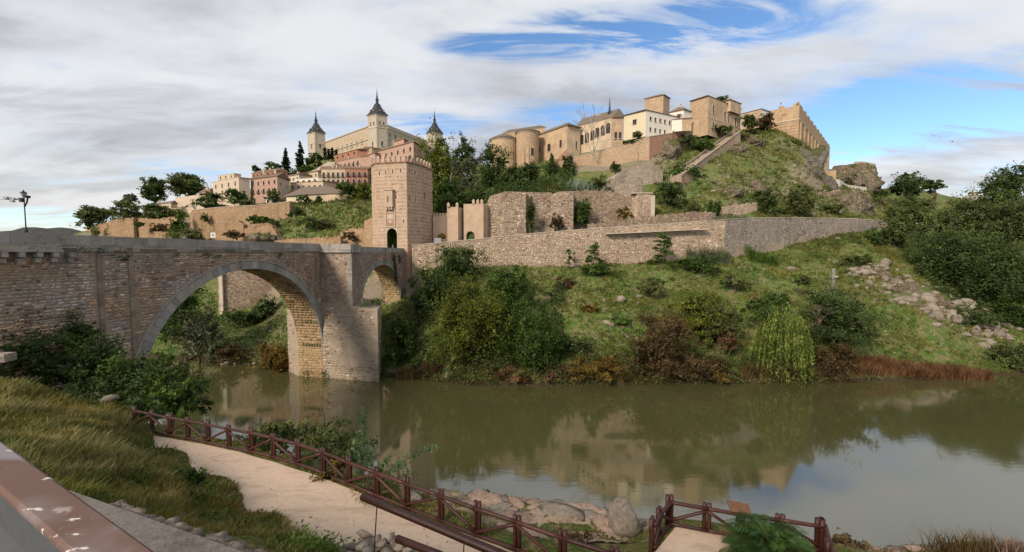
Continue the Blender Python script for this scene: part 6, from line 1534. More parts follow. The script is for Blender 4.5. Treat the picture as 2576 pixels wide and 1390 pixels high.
# crag
P_('tree', 'dark tree at the stair foot, right of the pillar', 1680, 458, 535, 82, 140, 'round', 'dark')
P_('shrub', 'green scrub covering the slope left of the stairs', 1705, 412, 470, 92, 156, 'shrub', 'green', 'shrub', dens=1.2)
P_('shrub', 'dark scrub under the brick terrace wall', 1712, 342, 385, 70, 172, 'shrub', 'dark', 'shrub')
P_('shrub', 'bright green scrub at the top left of the stairs', 1770, 348, 396, 76, 172, 'shrub', 'green', 'shrub')
P_('shrub', 'bushes at the foot of the ochre mansion', 1815, 312, 345, 62, 181, 'shrub', 'olive', 'shrub')
P_('tree', 'brown-green tree between mansion and corner bastion', 1882, 292, 345, 52, 190, 'round', 'olive')
P_('tree', 'russet tree at the left foot of the corner bastion', 1925, 292, 340, 58, 196, 'round', 'brown')
P_('shrub', 'small bush on the mansion roof terrace', 1815, 240, 256, 34, 200, 'shrub', 'dark', 'shrub')
P_('shrub', 'small bush growing from the stair wall halfway up', 1768, 398 + 40, 462, 30, 156, 'shrub', 'green', 'shrub')
P_('shrub', 'scrub on the ridge above the stair top', 1862, 335, 362, 60, 184, 'shrub', 'brown', 'shrub')
P_('shrub', 'green scrub on the upper right crag edge', 1985, 350, 376, 56, 190, 'shrub', 'green', 'shrub')
P_('shrub', 'olive scrub on the grey cliff', 2050, 430, 482, 60, 176, 'shrub', 'olive', 'shrub')
P_('shrub', 'slim green bush by the road below the stairs', 1796, 492, 556, 40, 133, 'shrub', 'green', 'shrub')
P_('tree', 'dark green tree by the road under the crag', 1925, 476, 552, 66, 139, 'round', 'dark')
P_('tree', 'broad yellow-green tree by the road under the grey cliff', 2012, 466, 552, 96, 141, 'round', 'olive')
P_('shrub', 'brown-green bush at the road end below the brown crag', 2095, 500, 552, 66, 150, 'shrub', 'olive', 'shrub')
P_('shrub', 'green bush left of the low rubble road wall', 1745, 505, 540, 38, 133, 'shrub', 'olive', 'shrub')
P_('shrub', 'small yellow shrub on the crag face', 1850, 440, 462, 40, 158, 'shrub', 'ochre', 'shrub')
P_('shrub', 'green shrub high on the brown crag', 2150, 430, 470, 40, 200, 'shrub', 'olive', 'shrub')
P_('shrub', 'hedge on top of the slope right of the brown crag', 2215, 474, 502, 46, 176, 'shrub', 'dark', 'shrub')
# right-hand trees
P_('tree', 'dome-shaped dark tree on the right skyline', 2278, 434, 520, 80, 178, 'round', 'dark')
P_('pine_tree', 'flat-crowned pine beside the dome-shaped tree', 2348, 444, 520, 74, 184, 'umbrella', 'dark', dens=1.6)
P_('tree', 'brown-green tree in the hollow below the skyline pine', 2285, 500, 615, 110, 150, 'round', 'olive')
P_('tree', 'tree at the right end of the grey retaining wall', 2250, 545, 650, 84, 138, 'round', 'olive')
P_('shrub', 'shrub at the foot of the grey retaining wall end', 2200, 575, 640, 86, 140, 'shrub', 'green', 'shrub')
P_('tree', 'dark pine on the right edge of the skyline', 2548, 424, 560, 150, 160, 'round', 'dark', lobes=12)
P_('tree', 'wide olive tree below the distant spire', 2420, 500, 660, 170, 136, 'round', 'olive', lobes=12)
P_('tree', 'dark green tree right of the wide olive tree', 2530, 500, 690, 160, 128, 'round', 'olive', lobes=12)
P_('tree', 'big dark tree hanging over the right bank rocks', 2372, 590, 745, 190, 116, 'round', 'dark', lobes=12)
P_('tree', 'massive dark tree at the right picture edge', 2520, 610, 800, 230, 106, 'round', 'dark', lobes=12)
P_('tree', 'dark low tree above the right shore, near the picture edge', 2580, 730, 880, 140, 98, 'round', 'green')
P_('shrub', 'dark bramble among the right bank rocks', 2440, 770, 840, 110, 97, 'shrub', 'dark', 'shrub')
P_('shrub', 'olive bush on the right shore at the picture edge', 2545, 855, 945, 120, 84, 'shrub', 'olive', 'shrub')
# far bank below the retaining wall
P_('tree', 'dark leafy tree mass against the retaining wall right of the tower', 1160, 622, 770, 170, 106, 'round', 'dark', lobes=12)
P_('tree', 'dark tree left of the lime tree beside the bridge abutment', 1085, 680, 860, 130, 96, 'round', 'dark', lobes=11)
P_('tree', 'low dark thicket beside the great pier', 1000, 800, 950, 100, 82, 'round', 'dark')
P_('tree', 'tall mid-green tree behind the lime tree', 1275, 676, 850, 150, 90, 'round', 'green', lobes=12)
P_('tree', 'large lime-green tree leaning over the river', 1190, 705, 970, 200, 79.5, 'round', 'lime', lobes=13, dens=1.2)
P_('tree', 'dark green tree at the water right of the lime tree', 1330, 780, 968, 170, 77.5, 'round', 'green', lobes=12)
P_('shrub', 'dark bush between the thicket and the lime tree', 1075, 880, 955, 80, 80, 'shrub', 'dark', 'shrub')
P_('shrub', 'grey-dark bramble on the bank right of the water tree', 1440, 820, 930, 120, 82, 'shrub', 'dark', 'shrub')
P_('shrub', 'rust-red dead bush at the waterline under the dark tree', 1290, 926, 982, 100, 74.6, 'shrub', 'rust', 'shrub')
P_('shrub', 'small rust-red dead bush by the waterline', 1385, 926, 976, 34, 74.6, 'shrub', 'rust', 'shrub')
P_('shrub', 'pinkish dry bush above the rust-red bush', 1375, 858, 905, 34, 78, 'shrub', 'rust', 'shrub')
P_('shrub', 'ochre-green tamarisk clump at the shore', 1505, 890, 970, 150, 76, 'shrub', 'ochre', 'shrub')
P_('tree', 'tall brown tamarisk at the shore', 1655, 798, 968, 180, 77.5, 'round', 'brown', lobes=12)
P_('shrub', 'brown bush between the tamarisk and the willow', 1760, 880, 968, 130, 76.5, 'shrub', 'brown', 'shrub')
P_('tree', 'yellow-green sumac trees above the tamarisk', 1755, 735, 870, 160, 86, 'round', 'lime', lobes=11)
P_('tree', 'second sumac with dark foliage left of the willow', 1810, 770, 900, 120, 83, 'round', 'olive')
P_('shrub', 'orange autumn bush beside the willow', 1832, 822, 880, 62, 80, 'shrub', 'rust', 'shrub')
P_('tree', 'dense dark green tree behind the willow', 2105, 745, 915, 200, 82, 'round', 'dark', lobes=12)
P_('tree', 'dark green creeper hump left behind the willow', 1935, 738, 820, 120, 88, 'round', 'green')
P_('shrub', 'brown bush at the water right of the willow', 2090, 860, 960, 110, 77, 'shrub', 'brown', 'shrub')
P_('shrub', 'yellow dry shrub at the shore by the small stones', 1800, 925, 970, 60, 75.6, 'shrub', 'ochre', 'shrub')
P_('tree', 'slender young tree in front of the retaining wall, leftmost', 1432, 628, 676, 28, 113.5, 'airy', 'green', dens=2.2)
P_('tree', 'young tree of heaven with drooping tiers, left of the wall middle', 1492, 612, 698, 70, 111.5, 'tiers', 'green', dens=1.5)
P_('tree', 'young tree of heaven with drooping tiers below the walkway ledge', 1667, 588, 676, 82, 114.5, 'tiers', 'green', dens=1.5)
reeds('reed_clump', 'pale green cane clump left of the wall corner', 1728, 1835, 620, 662, 118, 900, 'greygreen', .5, .2, .07)
reeds('reed_clump', 'cane clump in front of the grey retaining wall', 1882, 1955, 606, 644, 123, 800, 'green', .4, .2, .08)
reeds('reed_bed', 'rust-orange reed strip along the right waterline', 2120, 2480, 928, 957, 78.6, 4200, 'rust', .5, .25, .07, depth=3)
for px0, px1, yt, yb, Y, lab in ((1000, 1110, 925, 958, 78, 'dry reed fringe beside the great pier'), (1410, 1640, 945, 972, 75.4, 'dry reed fringe under the tamarisks'), (1860, 2110, 930, 965, 76.5, 'dry reed fringe under the willow')):
    reeds('reed_bed', lab, px0, px1, yt, yb, Y, 1100, 'brown', .6, .3, .06)
P_('shrub', 'low green bush on the bank above the tamarisk clump', 1560, 790, 830, 70, 90, 'shrub', 'green', 'shrub')
P_('shrub', 'green bush under the canes left of the wall corner', 1760, 640, 690, 120, 113, 'shrub', 'green', 'shrub')
P_('shrub', 'bush under the tree of heaven at the wall foot', 1500, 665, 700, 90, 110, 'shrub', 'green', 'shrub')
P_('shrub', 'dark bush on the upper bank below the grey wall', 1850, 690, 725, 90, 105, 'shrub', 'olive', 'shrub')
P_('shrub', 'dark heather bush in the middle of the bank', 1640, 700, 740, 80, 101, 'shrub', 'olive', 'shrub')
P_('shrub', 'brown dry bush below the retaining wall', 1420, 690, 735, 60, 104, 'shrub', 'brown', 'shrub')
P_('shrub', 'small green bush left of the lattice mast', 2020, 690, 722, 60, 103, 'shrub', 'olive', 'shrub')
P_('shrub', 'olive bush on the crest of the right bank', 2150, 640, 670, 90, 118, 'shrub', 'olive', 'shrub')
P_('shrub', 'small yellow bush near the stones of the middle bank', 1480, 760, 800, 60, 93, 'shrub', 'ochre', 'shrub')
# willow
def willow(label, px, yt, yb, w, Y):
    base = at(px, yb, Y); top = at(px, yt, Y); Hh = top.z - base.z; rx = w * Y / F / 2; g = float(far_z(base.x, base.y)[0])
    root = thing('willow_tree', label, 'tree', (base.x, base.y, max(g, -.3)))
    rg = random.Random(12); P = []; T = []
    for k in range(230):
        an = rg.uniform(0, 6.28); q = math.sqrt(rg.random()); ex = Vector((math.cos(an) * rx * q, math.sin(an) * rx * .8 * q, 0))
        zt = base.z + Hh * (1.0 - .28 * q * q) * rg.uniform(.86, 1.0); L = Hh * rg.uniform(.35, .86) * (.75 + .3 * q); tn = rg.uniform(.42, 1.5)
        m_ = int(46 * L / Hh) + 10; f = np.linspace(0, 1, m_)[:, None]
        st_ = np.array([base.x, base.y, 0]) + np.array([ex.x, ex.y, 0]) * .72; out_ = np.array([ex.x, ex.y, 0]) * .32
        pts = st_ + out_ * np.sqrt(f) + np.array([0, 0, 1]) * (zt - f * L) + nr.normal(0, .07, (m_, 3)); P.append(pts); T += [tn * rg.uniform(.8, 1.15) for _ in range(m_)]
    P = np.concatenate(P); T = np.array(T); k = P[:, 2] > .05; V, Q, TT = leaves(P[k], np.zeros_like(P[k]), .17, T[k], 1.7, 0.0, 1.0, droop=1.0)
    fast_obj('crown', V, Q, M['willow'], root, TT); trunk_mesh(Vector((base.x, base.y, max(g, -.3))), Vector((base.x, base.y, top.z - .8)), .3, 8, 3, rx * .7).build('trunk', M['bark'], root)
willow('bright yellow-green weeping willow trailing into the river', 1962, 762, 968, 152, 76.8)
# seen through the wide arch
P_('tree', 'tall green tree seen through the wide arch, left', 470, 690, 905, 150, 91.5, 'round', 'green', lobes=12)
P_('shrub', 'silvery-leaved bush under the wide arch at the water', 500, 775, 910, 110, 88.5, 'shrub', 'greygreen', 'shrub')
P_('shrub', 'very dark bush below the rampart under the arch', 615, 765, 842, 110, 112, 'shrub', 'dark', 'shrub')
P_('shrub', 'dark bush on the slope under the arch, right', 680, 745, 820, 80, 113, 'shrub', 'dark', 'shrub')
P_('shrub', 'golden ochre bush at the water beside the great pier', 686, 848, 942, 96, 83.5, 'shrub', 'ochre', 'shrub', dens=1.3)
P_('shrub', 'dry brown bush on the earth bank under the arch', 580, 865, 915, 90, 88, 'shrub', 'brown', 'shrub')

# ------------------------------------------------------------------ grass of the far side: uncountable
def tufts(name, label, n, sampler, hfun, size, mats, seed, blades=5, hmul=1.0, parentless=True):
    rs = np.random.RandomState(seed); X, Y = sampler(rs, n); Z = hfun(X, Y); k = Z > .35; X, Y, Z = X[k], Y[k], Z[k]
    dens = VN1.fbm(X / 7 + 9, Y / 7); k = dens > rs.uniform(.25, .62, len(X)); X, Y, Z = X[k], Y[k], Z[k]; m = len(X)
    pat = VN2.fbm(X / 5, Y / 5 + 30); Vs = []; Ts = []
    for b in range(blades):
        s = size * rs.uniform(.5, 1.4, m) * np.sqrt(Y / 80); h = s * rs.uniform(.7, 1.6, m) * hmul; an = rs.uniform(0, 6.28, m)
        o = rs.normal(0, .5, (m, 2)) * s[:, None]; w = s * .30
        B = np.stack([X + o[:, 0], Y + o[:, 1], Z - .06], 1); S = np.stack([np.cos(an) * w, np.sin(an) * w, 0 * w], 1)
        tip = B + np.stack([rs.normal(0, .4, m) * h, rs.normal(0, .4, m) * h, h], 1)
        Vs.append(np.stack([B - S, B + S, tip + S * .12, tip - S * .12], 1)); c = rs.uniform(.55, 1.3, m)
        dry = np.clip((pat - .45) * 7 + rs.normal(0, .35, m), 0, 1)[:, None]
        Ts.append(c[:, None] * (np.array([[1, 1, 1]]) * (1 - dry) + np.array([[1.4, 1.15, 1.15]]) * dry))
    V = np.concatenate(Vs).reshape(-1, 3); T = np.concatenate(Ts); Q = np.arange(len(V)).reshape(-1, 4)
    o = fast_obj(name, V, Q, mats, None, T); tag(o, label, 'grass', None, 'stuff'); return o
M['tuft'] = m_leaf('bank grass', (.075, .105, .02), (.15, .155, .04), .2, .7, .12)
def samp_bank(rs, n): Y = rs.uniform(75, 150, n) ** 1.0; u = rs.uniform(950, 2620, n); return (u - 1288) / F * Y, Y
def samp_hill(rs, n): Y = rs.uniform(132, 205, n); u = np.where(rs.rand(n) < .65, rs.uniform(1640, 2230, n), rs.uniform(560, 940, n)); return (u - 1288) / F * Y, Y
def samp_arch(rs, n): Y = rs.uniform(83, 130, n); u = rs.uniform(520, 960, n); return (u - 1288) / F * Y, Y
tufts('grass', 'green and straw coloured grass covering the far river bank', 42000, samp_bank, far_z, .38, M['tuft'], 1)
tufts('grass', 'green grass on the crag and slopes below the town', 20000, samp_hill, far_z, .40, M['tuft'], 2)
tufts('grass', 'bright grass on the ground under the arches', 3500, samp_arch, far_z, .25, M['green'], 3)
# low scrub clumps on the bank, one mass
P = []; T = []; O = []
YY = nr.uniform(76, 140, 1000); XX = (nr.uniform(1000, 2560, 1000) - 1288) / F * YY
for X, Y, z in zip(XX, YY, far_z(XX, YY)):
    if z < .4: continue
    r_ = nr.uniform(.35, 1.3); m_ = int(60 * r_); P.append(np.array([X, Y, z + r_ * .25]) + nr.normal(0, 1, (m_, 3)) * r_ * np.array([.6, .5, .3])); T += list(nr.uniform(.4, 1.2) * nr.uniform(.7, 1.2, m_))
P = np.concatenate(P); V, Q, TT = leaves(P, np.zeros_like(P), .15, np.array(T)); hue = VN1.fbm(P[:, 0] / 3 + 77, P[:, 1] / 3)[:, None]; TT = TT * np.where(hue > .52, np.array([[1.5, 1.05, .9]]), np.where(hue < .40, np.array([[.75, 1.0, .8]]), np.array([[1, 1.1, .9]]))); o = fast_obj('scrub', V, Q, M['olive'], None, TT); tag(o, 'low scrub dotted over the far river bank', 'scrub', None, 'stuff')
P = []; T = []
YY = nr.uniform(134, 200, 620); XX = (np.where(nr.rand(620) < .65, nr.uniform(1640, 2200, 620), nr.uniform(590, 930, 620)) - 1288) / F * YY
for X, Y, z in zip(XX, YY, far_z(XX, YY)):
    r_ = nr.uniform(.5, 1.7); m_ = int(50 * r_); P.append(np.array([X, Y, z + r_ * .25]) + nr.normal(0, 1, (m_, 3)) * r_ * np.array([.6, .5, .3])); T += list(nr.uniform(.4, 1.2) * nr.uniform(.7, 1.2, m_))
P = np.concatenate(P); V, Q, TT = leaves(P, np.zeros_like(P), .24, np.array(T)); o = fast_obj('scrub', V, Q, M['olive'], None, TT); tag(o, 'low scrub dotted over the crag and town slopes', 'scrub', None, 'stuff')

def undergrowth(label, n, pxr, Yr, zr, mat, seed, size=.2, cond=None):
    rs = np.random.RandomState(seed); u = rs.uniform(*pxr, n); Y = rs.uniform(*Yr, n); X = (u - 1288) / F * Y; Z = far_z(X, Y); k = (Z > -.4)
    den = VN1.fbm(X / 4 + 60, Y / 4); k &= den > .36
    if cond is not None: k &= cond(u, Y, Z)
    X, Y, Z, den = X[k], Y[k], Z[k], den[k]; m = len(X); P = np.stack([X, Y, np.maximum(Z, .05) + rs.rand(m) ** 1.3 * zr * np.clip((den - .33) * 5, .1, 1.3)], 1) + rs.normal(0, .12, (m, 3))
    T = rs.uniform(.5, 1.25, m) * (.6 + .8 * VN2(X / 1.5, Y / 1.5)); V, Q, TT = leaves(P, np.zeros_like(P), np.full(m, size), T); o = fast_obj('undergrowth', V, Q, M[mat], None, TT); tag(o, label, 'undergrowth', None, 'stuff')
undergrowth('tangled green undergrowth along the far waterline', 26000, (955, 2120), (73.4, 80), 1.9, 'olive', 1)
undergrowth('dry brown undergrowth along the far waterline', 16000, (1000, 2600), (73.4, 79), 1.3, 'brown', 2)
undergrowth('dark green thicket under the trees beside the abutment', 26000, (985, 1420), (77, 104), 2.6, 'dark', 3, .26, lambda u, Y, Z: Y < 84 + (u - 1000) * .3)
undergrowth('dark undergrowth beneath the right-hand trees', 22000, (2180, 2620), (98, 150), 3.2, 'dark', 4, .32, lambda u, Y, Z: u > 2180 + (150 - Y) * 4)
undergrowth('green undergrowth on the wooded slope right of the gate tower', 30000, (1075, 1440), (130, 172), 4.0, 'dark', 5, .34)
undergrowth('thicket along the foot of the left skyline trees', 12000, (235, 480), (183, 192), 3.2, 'olive', 7, .36)
undergrowth('undergrowth under the wide arch', 9000, (440, 720), (84, 118), 1.6, 'olive', 6, .2)
# ------------------------------------------------------------------ rocks
def rock_mesh(seed, nu=11, nv=7, ang=.28):
    rs = np.random.RandomState(seed); d = rs.normal(0, 1, (9, 3)); d /= np.linalg.norm(d, axis=1)[:, None]; off = rs.uniform(.42, .92, 9); V = []
    for j in range(nv + 1):
        th = math.pi * j / nv
        for i in range(nu):
            ph = 2 * math.pi * (i + .5 * (j % 2)) / nu; p = np.array([math.sin(th) * math.cos(ph), math.sin(th) * math.sin(ph), math.cos(th)])
            k = min([o_ / max(p.dot(q), 1e-3) for q, o_ in zip(d, off) if p.dot(q) > .05] + [1.08]); V.append(p * min(k, 1.08) * rs.uniform(1 - ang * .18, 1 + ang * .18))
    Q = [(j * nu + i, j * nu + (i + 1) % nu, (j + 1) * nu + (i + 1) % nu, (j + 1) * nu + i) for j in range(nv) for i in range(nu)]
    return np.array(V), np.array(Q)[:, ::-1]
def rock(name, label, c, r, seed, mat='rock', rot=0.0, cat='rock', group=None, parent=None, nu=11, nv=7):
    V, Q = rock_mesh(seed, nu, nv); V = V * np.array(r); cs, sn = math.cos(rot), math.sin(rot); V = np.stack([V[:, 0] * cs - V[:, 1] * sn, V[:, 0] * sn + V[:, 1] * cs, V[:, 2]], 1) + np.array(c)
    k = nr.uniform(.8, 1.2); o = fast_obj(name, V, Q, M[mat], parent, np.full((len(Q), 3), k))
    if parent is None: tag(o, label, cat, group)
    return o
rg = random.Random(6)
def on_far(px, py, Y0=76, Y1=150):
    """where the line of sight meets the far bank"""
    r = pixel_dir(px, py); Y = np.arange(Y0, Y1, .4); below = EYE + r.z / r.y * Y < far_z(r.x / r.y * Y, Y)
    return at(px, py, float(Y[np.argmax(below)]) if below.any() else Y1)
for k, (px, py, w, h, lab) in enumerate(((1532, 818, 34, 24, 'large tilted pale boulder in the middle of the bank'), (1560, 760, 32, 26, 'boulder in the middle of the bank below the tree of heaven'), (1520, 760, 14, 18, 'narrow upright stone left of the middle boulder'), (1610, 735, 16, 14, 'single boulder left of the dark heather bush'),
        (1610, 750, 26, 12, 'flat brown slab below the single boulder'), (1390, 745, 16, 12, 'small stone among the brown dry bushes'), (1485, 870, 24, 14, 'pale stone low on the bank above the tamarisk clump'), (1580, 850, 22, 14, 'stone beside the brown tamarisk crown'), (1600, 885, 16, 16, 'stone at the left of the brown tamarisk'),
        (2155, 690, 34, 24, 'big boulder on the crest right of the mast'), (2105, 700, 34, 14, 'flat boulder just right of the mast'), (1990, 680, 26, 14, 'flat grey stone above the willow'), (1710, 950, 30, 18, 'dark rounded boulder at the shore under the tamarisk'), (1812, 966, 18, 6, 'flat pale stone at the waterline'), (1915, 950, 14, 22, 'pale stone at the willow foot'), (2500, 830, 34, 46, 'upright stone block near the right edge of the bank'))):
    p = on_far(px, py); s = p.y / F; rock('boulder', lab, (p.x, p.y + .3, p.z + h * s * .12), (w * s / 2, w * s / 2.4, h * s / 2), 100 + k, 'rock', rg.uniform(0, 3))
for k in range(44):
    px, py = rg.uniform(1380, 2250), rg.uniform(690, 900); p = on_far(px, py); s = rg.uniform(.16, .42)
    rock('boulder', 'small stone strewn over the grassy far bank', (p.x, p.y, p.z), (s * 1.2, s, s * .75), 200 + k % 12, 'rock', rg.uniform(0, 3), group='small stones strewn on the far bank', nu=8, nv=5)
oc = thing('rock_outcrop', 'broken outcrop of angular pale rocks down the crest of the right bank', 'rocks', on_far(2330, 745))
for k in range(280):
    f = rg.random(); px = 2150 + 380 * f + rg.gauss(0, 30); py = 668 + 180 * f + rg.gauss(0, 17)
    p = on_far(px, py); s = rg.uniform(.3, 1.15) * (1 if rg.random() < .75 else 1.6)
    rock('rock', '', (p.x, p.y, p.z + s * .15), (s * 1.35, s, s * rg.uniform(.6, 1.1)), 300 + k % 16, 'rock', rg.uniform(0, 3), parent=oc, nu=9, nv=6)
sp_ = thing('stone_heap', 'rusty stones at the waterline beside the great pier', 'stones', onz(1078, 948, 0)); eb = thing('stone_heap', 'rusty stones on the earth bank under the wide arch', 'stones', onz(590, 908, 0))
for k in range(46):
    px, py = rg.uniform(1045, 1110) if k < 12 else rg.uniform(525, 660), rg.uniform(932, 952) if k < 12 else rg.uniform(880, 918); p = onz(px, py + 4, .2)
    z = max(.15, float(far_z(p.x, p.y + 1)[0])); s = rg.uniform(.25, .7); rock('stone', '', (p.x, p.y + 1, z), (s * 1.3, s, s * .6), 400 + k % 8, 'rockred', rg.uniform(0, 3), parent=sp_ if k < 12 else eb, nu=8, nv=5)
# loose stones lying everywhere on the slopes, far too many to count
rs = np.random.RandomState(55); Vv = []; Qq = []; Tt = []; base_rocks = [rock_mesh(900 + k, 7, 4) for k in range(8)]; off_ = 0
def scatter(n, pxr, Yr, sr, dens_seed):
    global off_
    YY = rs.uniform(*Yr, n); XX = (rs.uniform(*pxr, n) - 1288) / F * YY; ZZ = far_z(XX, YY); ok = (VN2.fbm(XX / 6 + dens_seed, YY / 6) >= .46) & (ZZ >= .5)
    for X, Y, z in zip(XX[ok], YY[ok], ZZ[ok]):
        V, Q = base_rocks[rs.randint(8)]; s_ = rs.uniform(*sr) * (1 if rs.rand() < .85 else 2); an = rs.uniform(0, 6.28); V = V * np.array([s_ * 1.4, s_, s_ * .8])
        V = np.stack([V[:, 0] * math.cos(an) - V[:, 1] * math.sin(an), V[:, 0] * math.sin(an) + V[:, 1] * math.cos(an), V[:, 2]], 1) + np.array([X, Y, z + s_ * .1]); Vv.append(V); Qq.append(Q + off_); off_ += len(V); c = rs.uniform(.75, 1.4); Tt.append(np.full((len(Q), 3), c))
scatter(1500, (1330, 2500), (80, 135), (.10, .26), 3); scatter(1100, (1660, 2120), (135, 195), (.16, .5), 13); scatter(350, (600, 930), (140, 172), (.14, .4), 23); scatter(250, (540, 720), (86, 110), (.1, .3), 33)
o = fast_obj('loose_stones', np.concatenate(Vv), np.concatenate(Qq), M['rock'], None, np.concatenate(Tt)); tag(o, 'loose stones littering the far slopes', 'stones', None, 'stuff')
# crags: big faceted faces of bare rock in the hillside
def crag(label, px, py, Y, w, h, d, seed, mat):
    c = at(px, py, Y); s = Y / F; n1 = VN(seed); root = thing('crag', label, 'crag', (c.x, c.y, c.z - h * s / 2))
    nu, nv = 84, 54; rs = np.random.RandomState(seed)
    th, ph = np.meshgrid(np.pi * np.arange(nv + 1) / nv, 2 * np.pi * np.arange(nu) / nu, indexing='ij'); p = np.stack([np.sin(th) * np.cos(ph), np.sin(th) * np.sin(ph), np.cos(th)], -1).reshape(-1, 3)
    dd = rs.normal(0, 1, (16, 3)); dd[:, 1] = -np.abs(dd[:, 1]); dd /= np.linalg.norm(dd, axis=1)[:, None]; of_ = rs.uniform(.55, .95, 16)
    k = np.full(len(p), 1.1)
    for q_, o_ in zip(dd, of_): k = np.minimum(k, o_ / np.maximum(p @ q_, .05))
    q = p * k[:, None] * np.array([w * s / 2, d, h * s / 2]) * 1.12
    n1.g = np.floor(n1.g * 6) / 6 * .7 + n1.g * .3
    rid = lambda a, b_: 1 - 2 * np.abs(n1.fbm(a, b_, 4) - .47)
    f = 1 + (n1.fbm(q[:, 0] / 3.2 + 40 + q[:, 1] / 4, q[:, 2] / 5.0 + 40, 4) - .47) * .8 + (rid(q[:, 0] / 1.6 + 9 + q[:, 1] / 3, q[:, 2] / 4 + 7) - .8) * .5
    V = np.array(c) + q * f[:, None]
    Q = [(j * nu + i, (j + 1) * nu + i, (j + 1) * nu + (i + 1) % nu, j * nu + (i + 1) % nu) for j in range(nv) for i in range(nu)]
    fast_obj('rock_face', np.array(V), np.array(Q), M[mat], root)
crag('steep grey cliff below the long bastion side', 2022, 445, 180, 92, 120, 8, 3, 'craggrey')
crag('lower grey cliff step at the right end of the green crag', 2068, 478, 176, 56, 64, 6, 4, 'craggrey')
crag('grey cliff shoulder under the upper right crag edge', 1994, 396, 190, 50, 66, 5, 5, 'craggrey')
crag('rounded brown crag on the right with a grassy top', 2150, 458, 205, 92, 112, 9, 21, 'crag')
crag('bare rock outcrop at the foot of the green crag, left', 1830, 492, 150, 52, 52, 5, 11, 'crag')
crag('bare rock outcrop at the foot of the green crag, middle', 1893, 486, 154, 66, 56, 5, 12, 'crag')
crag('rock bluff at the road under the brown crag', 2135, 530, 162, 110, 84, 7, 22, 'crag')
crag('rock knob beside the stair top', 1895, 362, 184, 70, 34, 5, 15, 'crag')
crag('rock shelf under the stair parapet', 1850, 385, 176, 56, 34, 4, 16, 'crag')
for k_, (px, py, w_, h_) in enumerate(((2215, 698, 60, 30), (2290, 738, 84, 44), (2362, 770, 90, 44), (2430, 806, 76, 36), (2300, 772, 60, 26))):
    p = on_far(px, py); crag(('topmost bare ledge of the right bank outcrop', 'upper bare ledge of the right bank outcrop', 'broad middle ledge of the right bank outcrop', 'lowest bare ledge of the right bank outcrop', 'small ledge below the upper outcrop ledge')[k_], px, py, p.y + 1.2, w_, h_, 2.2, 60 + k_, 'crag')
crag('rock ledge on the face of the green crag', 1975, 445, 172, 60, 46, 4, 17, 'crag')
crag('rubble-strewn rock face below the brick terrace wall', 1680, 388, 166, 80, 80, 5, 18, 'crag')
crag('brown crag at the foot of the long ochre wall', 655, 600, 150, 90, 26, 3, 19, 'crag')
# ================================================================== lamps, masts, people, small things
def lamp(label, px, yb, yt, Y, mat='iron', r=.06, head=.38, extra=False, name='street_lamp'):
    b = at(px, yb, Y); h = at(px, yt, Y).z - b.z; root = thing(name, label, 'street lamp', b)
    mb = MB(); mb.lathe(b, ((r * 2.6, 0), (r * 2.6, .25), (r * 1.6, .5), (r, .6), (r * .8, h - head * 2.2), (r * 1.4, h - head * 2.1), (r, h - head * 2.0)), 8); mb.build('post', M[mat], root)
    p = b + UP * (h - head * 2.0)
    mb = MB(); mb.lathe(p, ((head * .32, 0), (head * .36, .04), (head * .62, head * 1.05)), 6); mb.build('lantern', M['lit'] if extra == 'lit' else M['steel'], root)
    mb = MB(); mb.lathe(p, ((head * .75, head * 1.06), (head * .72, head * 1.15), (head * .3, head * 1.55), (head * .12, head * 1.62), (head * .14, head * 1.8), (head * .02, head * 2.0)), 6); mb.build('cap', M[mat], root)
    if extra:
        q = b + UP * (h - head * 3.2)
        mb = MB(); mb.tube([q - UP * .5, q + Vector((.25, 0, -.1)), q + Vector((.5, -.1, .35))], .07, 6); mb.box(q + Vector((.5, -.15, .45)), (.12, 0, 0), (0, .2, 0), (0, 0, .12)); mb.build('floodlight', M[mat], root)
        mb = MB(); mb.box(q + Vector((-.22, 0, .15)), (.14, 0, 0), (0, .14, 0), (0, 0, .2)); mb.build('camera_box', M[mat], root)
    return root
bl = bw(2.2, -BWID + .5, ROADZ); l0 = lamp('tall lantern lamp with side floodlight on the bridge, far left', 66, 586, 478, bl.y, extra=True, r=.05, head=.36)
lamp('lantern lamp on the bridge left of the pier', 770, 618, 572, 86, head=.33, r=.05); lamp('lantern lamp on the bridge above the pier refuge', 866, 620, 562, 92, head=.36, r=.05)
lamp('small lamp on the road under the stone pillar', 1613, 553, 512, 128, head=.35); lamp('road lamp below the crag rocks', 1868, 512, 478, 137, head=.35); lamp('lamp on the parapet at the corner bastion', 1964, 282, 258, 203, head=.5)
lamp('lone lamp on the right skyline', 2215, 480, 444, 205, head=.5); lamp('thin lamp on the road above the grey wall', 1802, 560, 500, 127, head=.3, r=.04)
mast = thing('camera_mast', 'mast arm carrying two traffic cameras at the left picture edge', 'camera mast', at(-70, 600, 44))
p = at(-70, 600, 44); q = at(-70, 500, 44); e = at(34, 502.5, 44)
mb = MB(); mb.tube([p - UP * 1.5, q], [.09, .07], 8); mb.build('pole', M['steel'], mast)
mb = MB(); mb.tube([q, e], .05, 6); mb.build('arm', M['steel'], mast)
for px, dz in ((18, .12), (35, 0)):
    c = at(px, 501, 44); mb = MB(); mb.box(c + UP * dz, (.22, 0, 0), (0, .18, 0), (0, 0, .11)); mb.tube([c + UP * dz + Vector((.2, 0, 0)), c + UP * dz + Vector((.42, 0, 0))], .09, 8); mb.build('camera', M['steel'], mast)
c = at(31, 507, 44); mb = MB(); mb.box(c, (.18, 0, 0), (0, .12, 0), (0, 0, .1)); mb.build('camera_bracket', M['steel'], mast)
py = thing('lattice_mast', 'thin white lattice mast standing on the grassy bank', 'mast', at(2092, 742, 96))
b = on_far(2092, 740); h = at(2092, 676, b.y).z - b.z
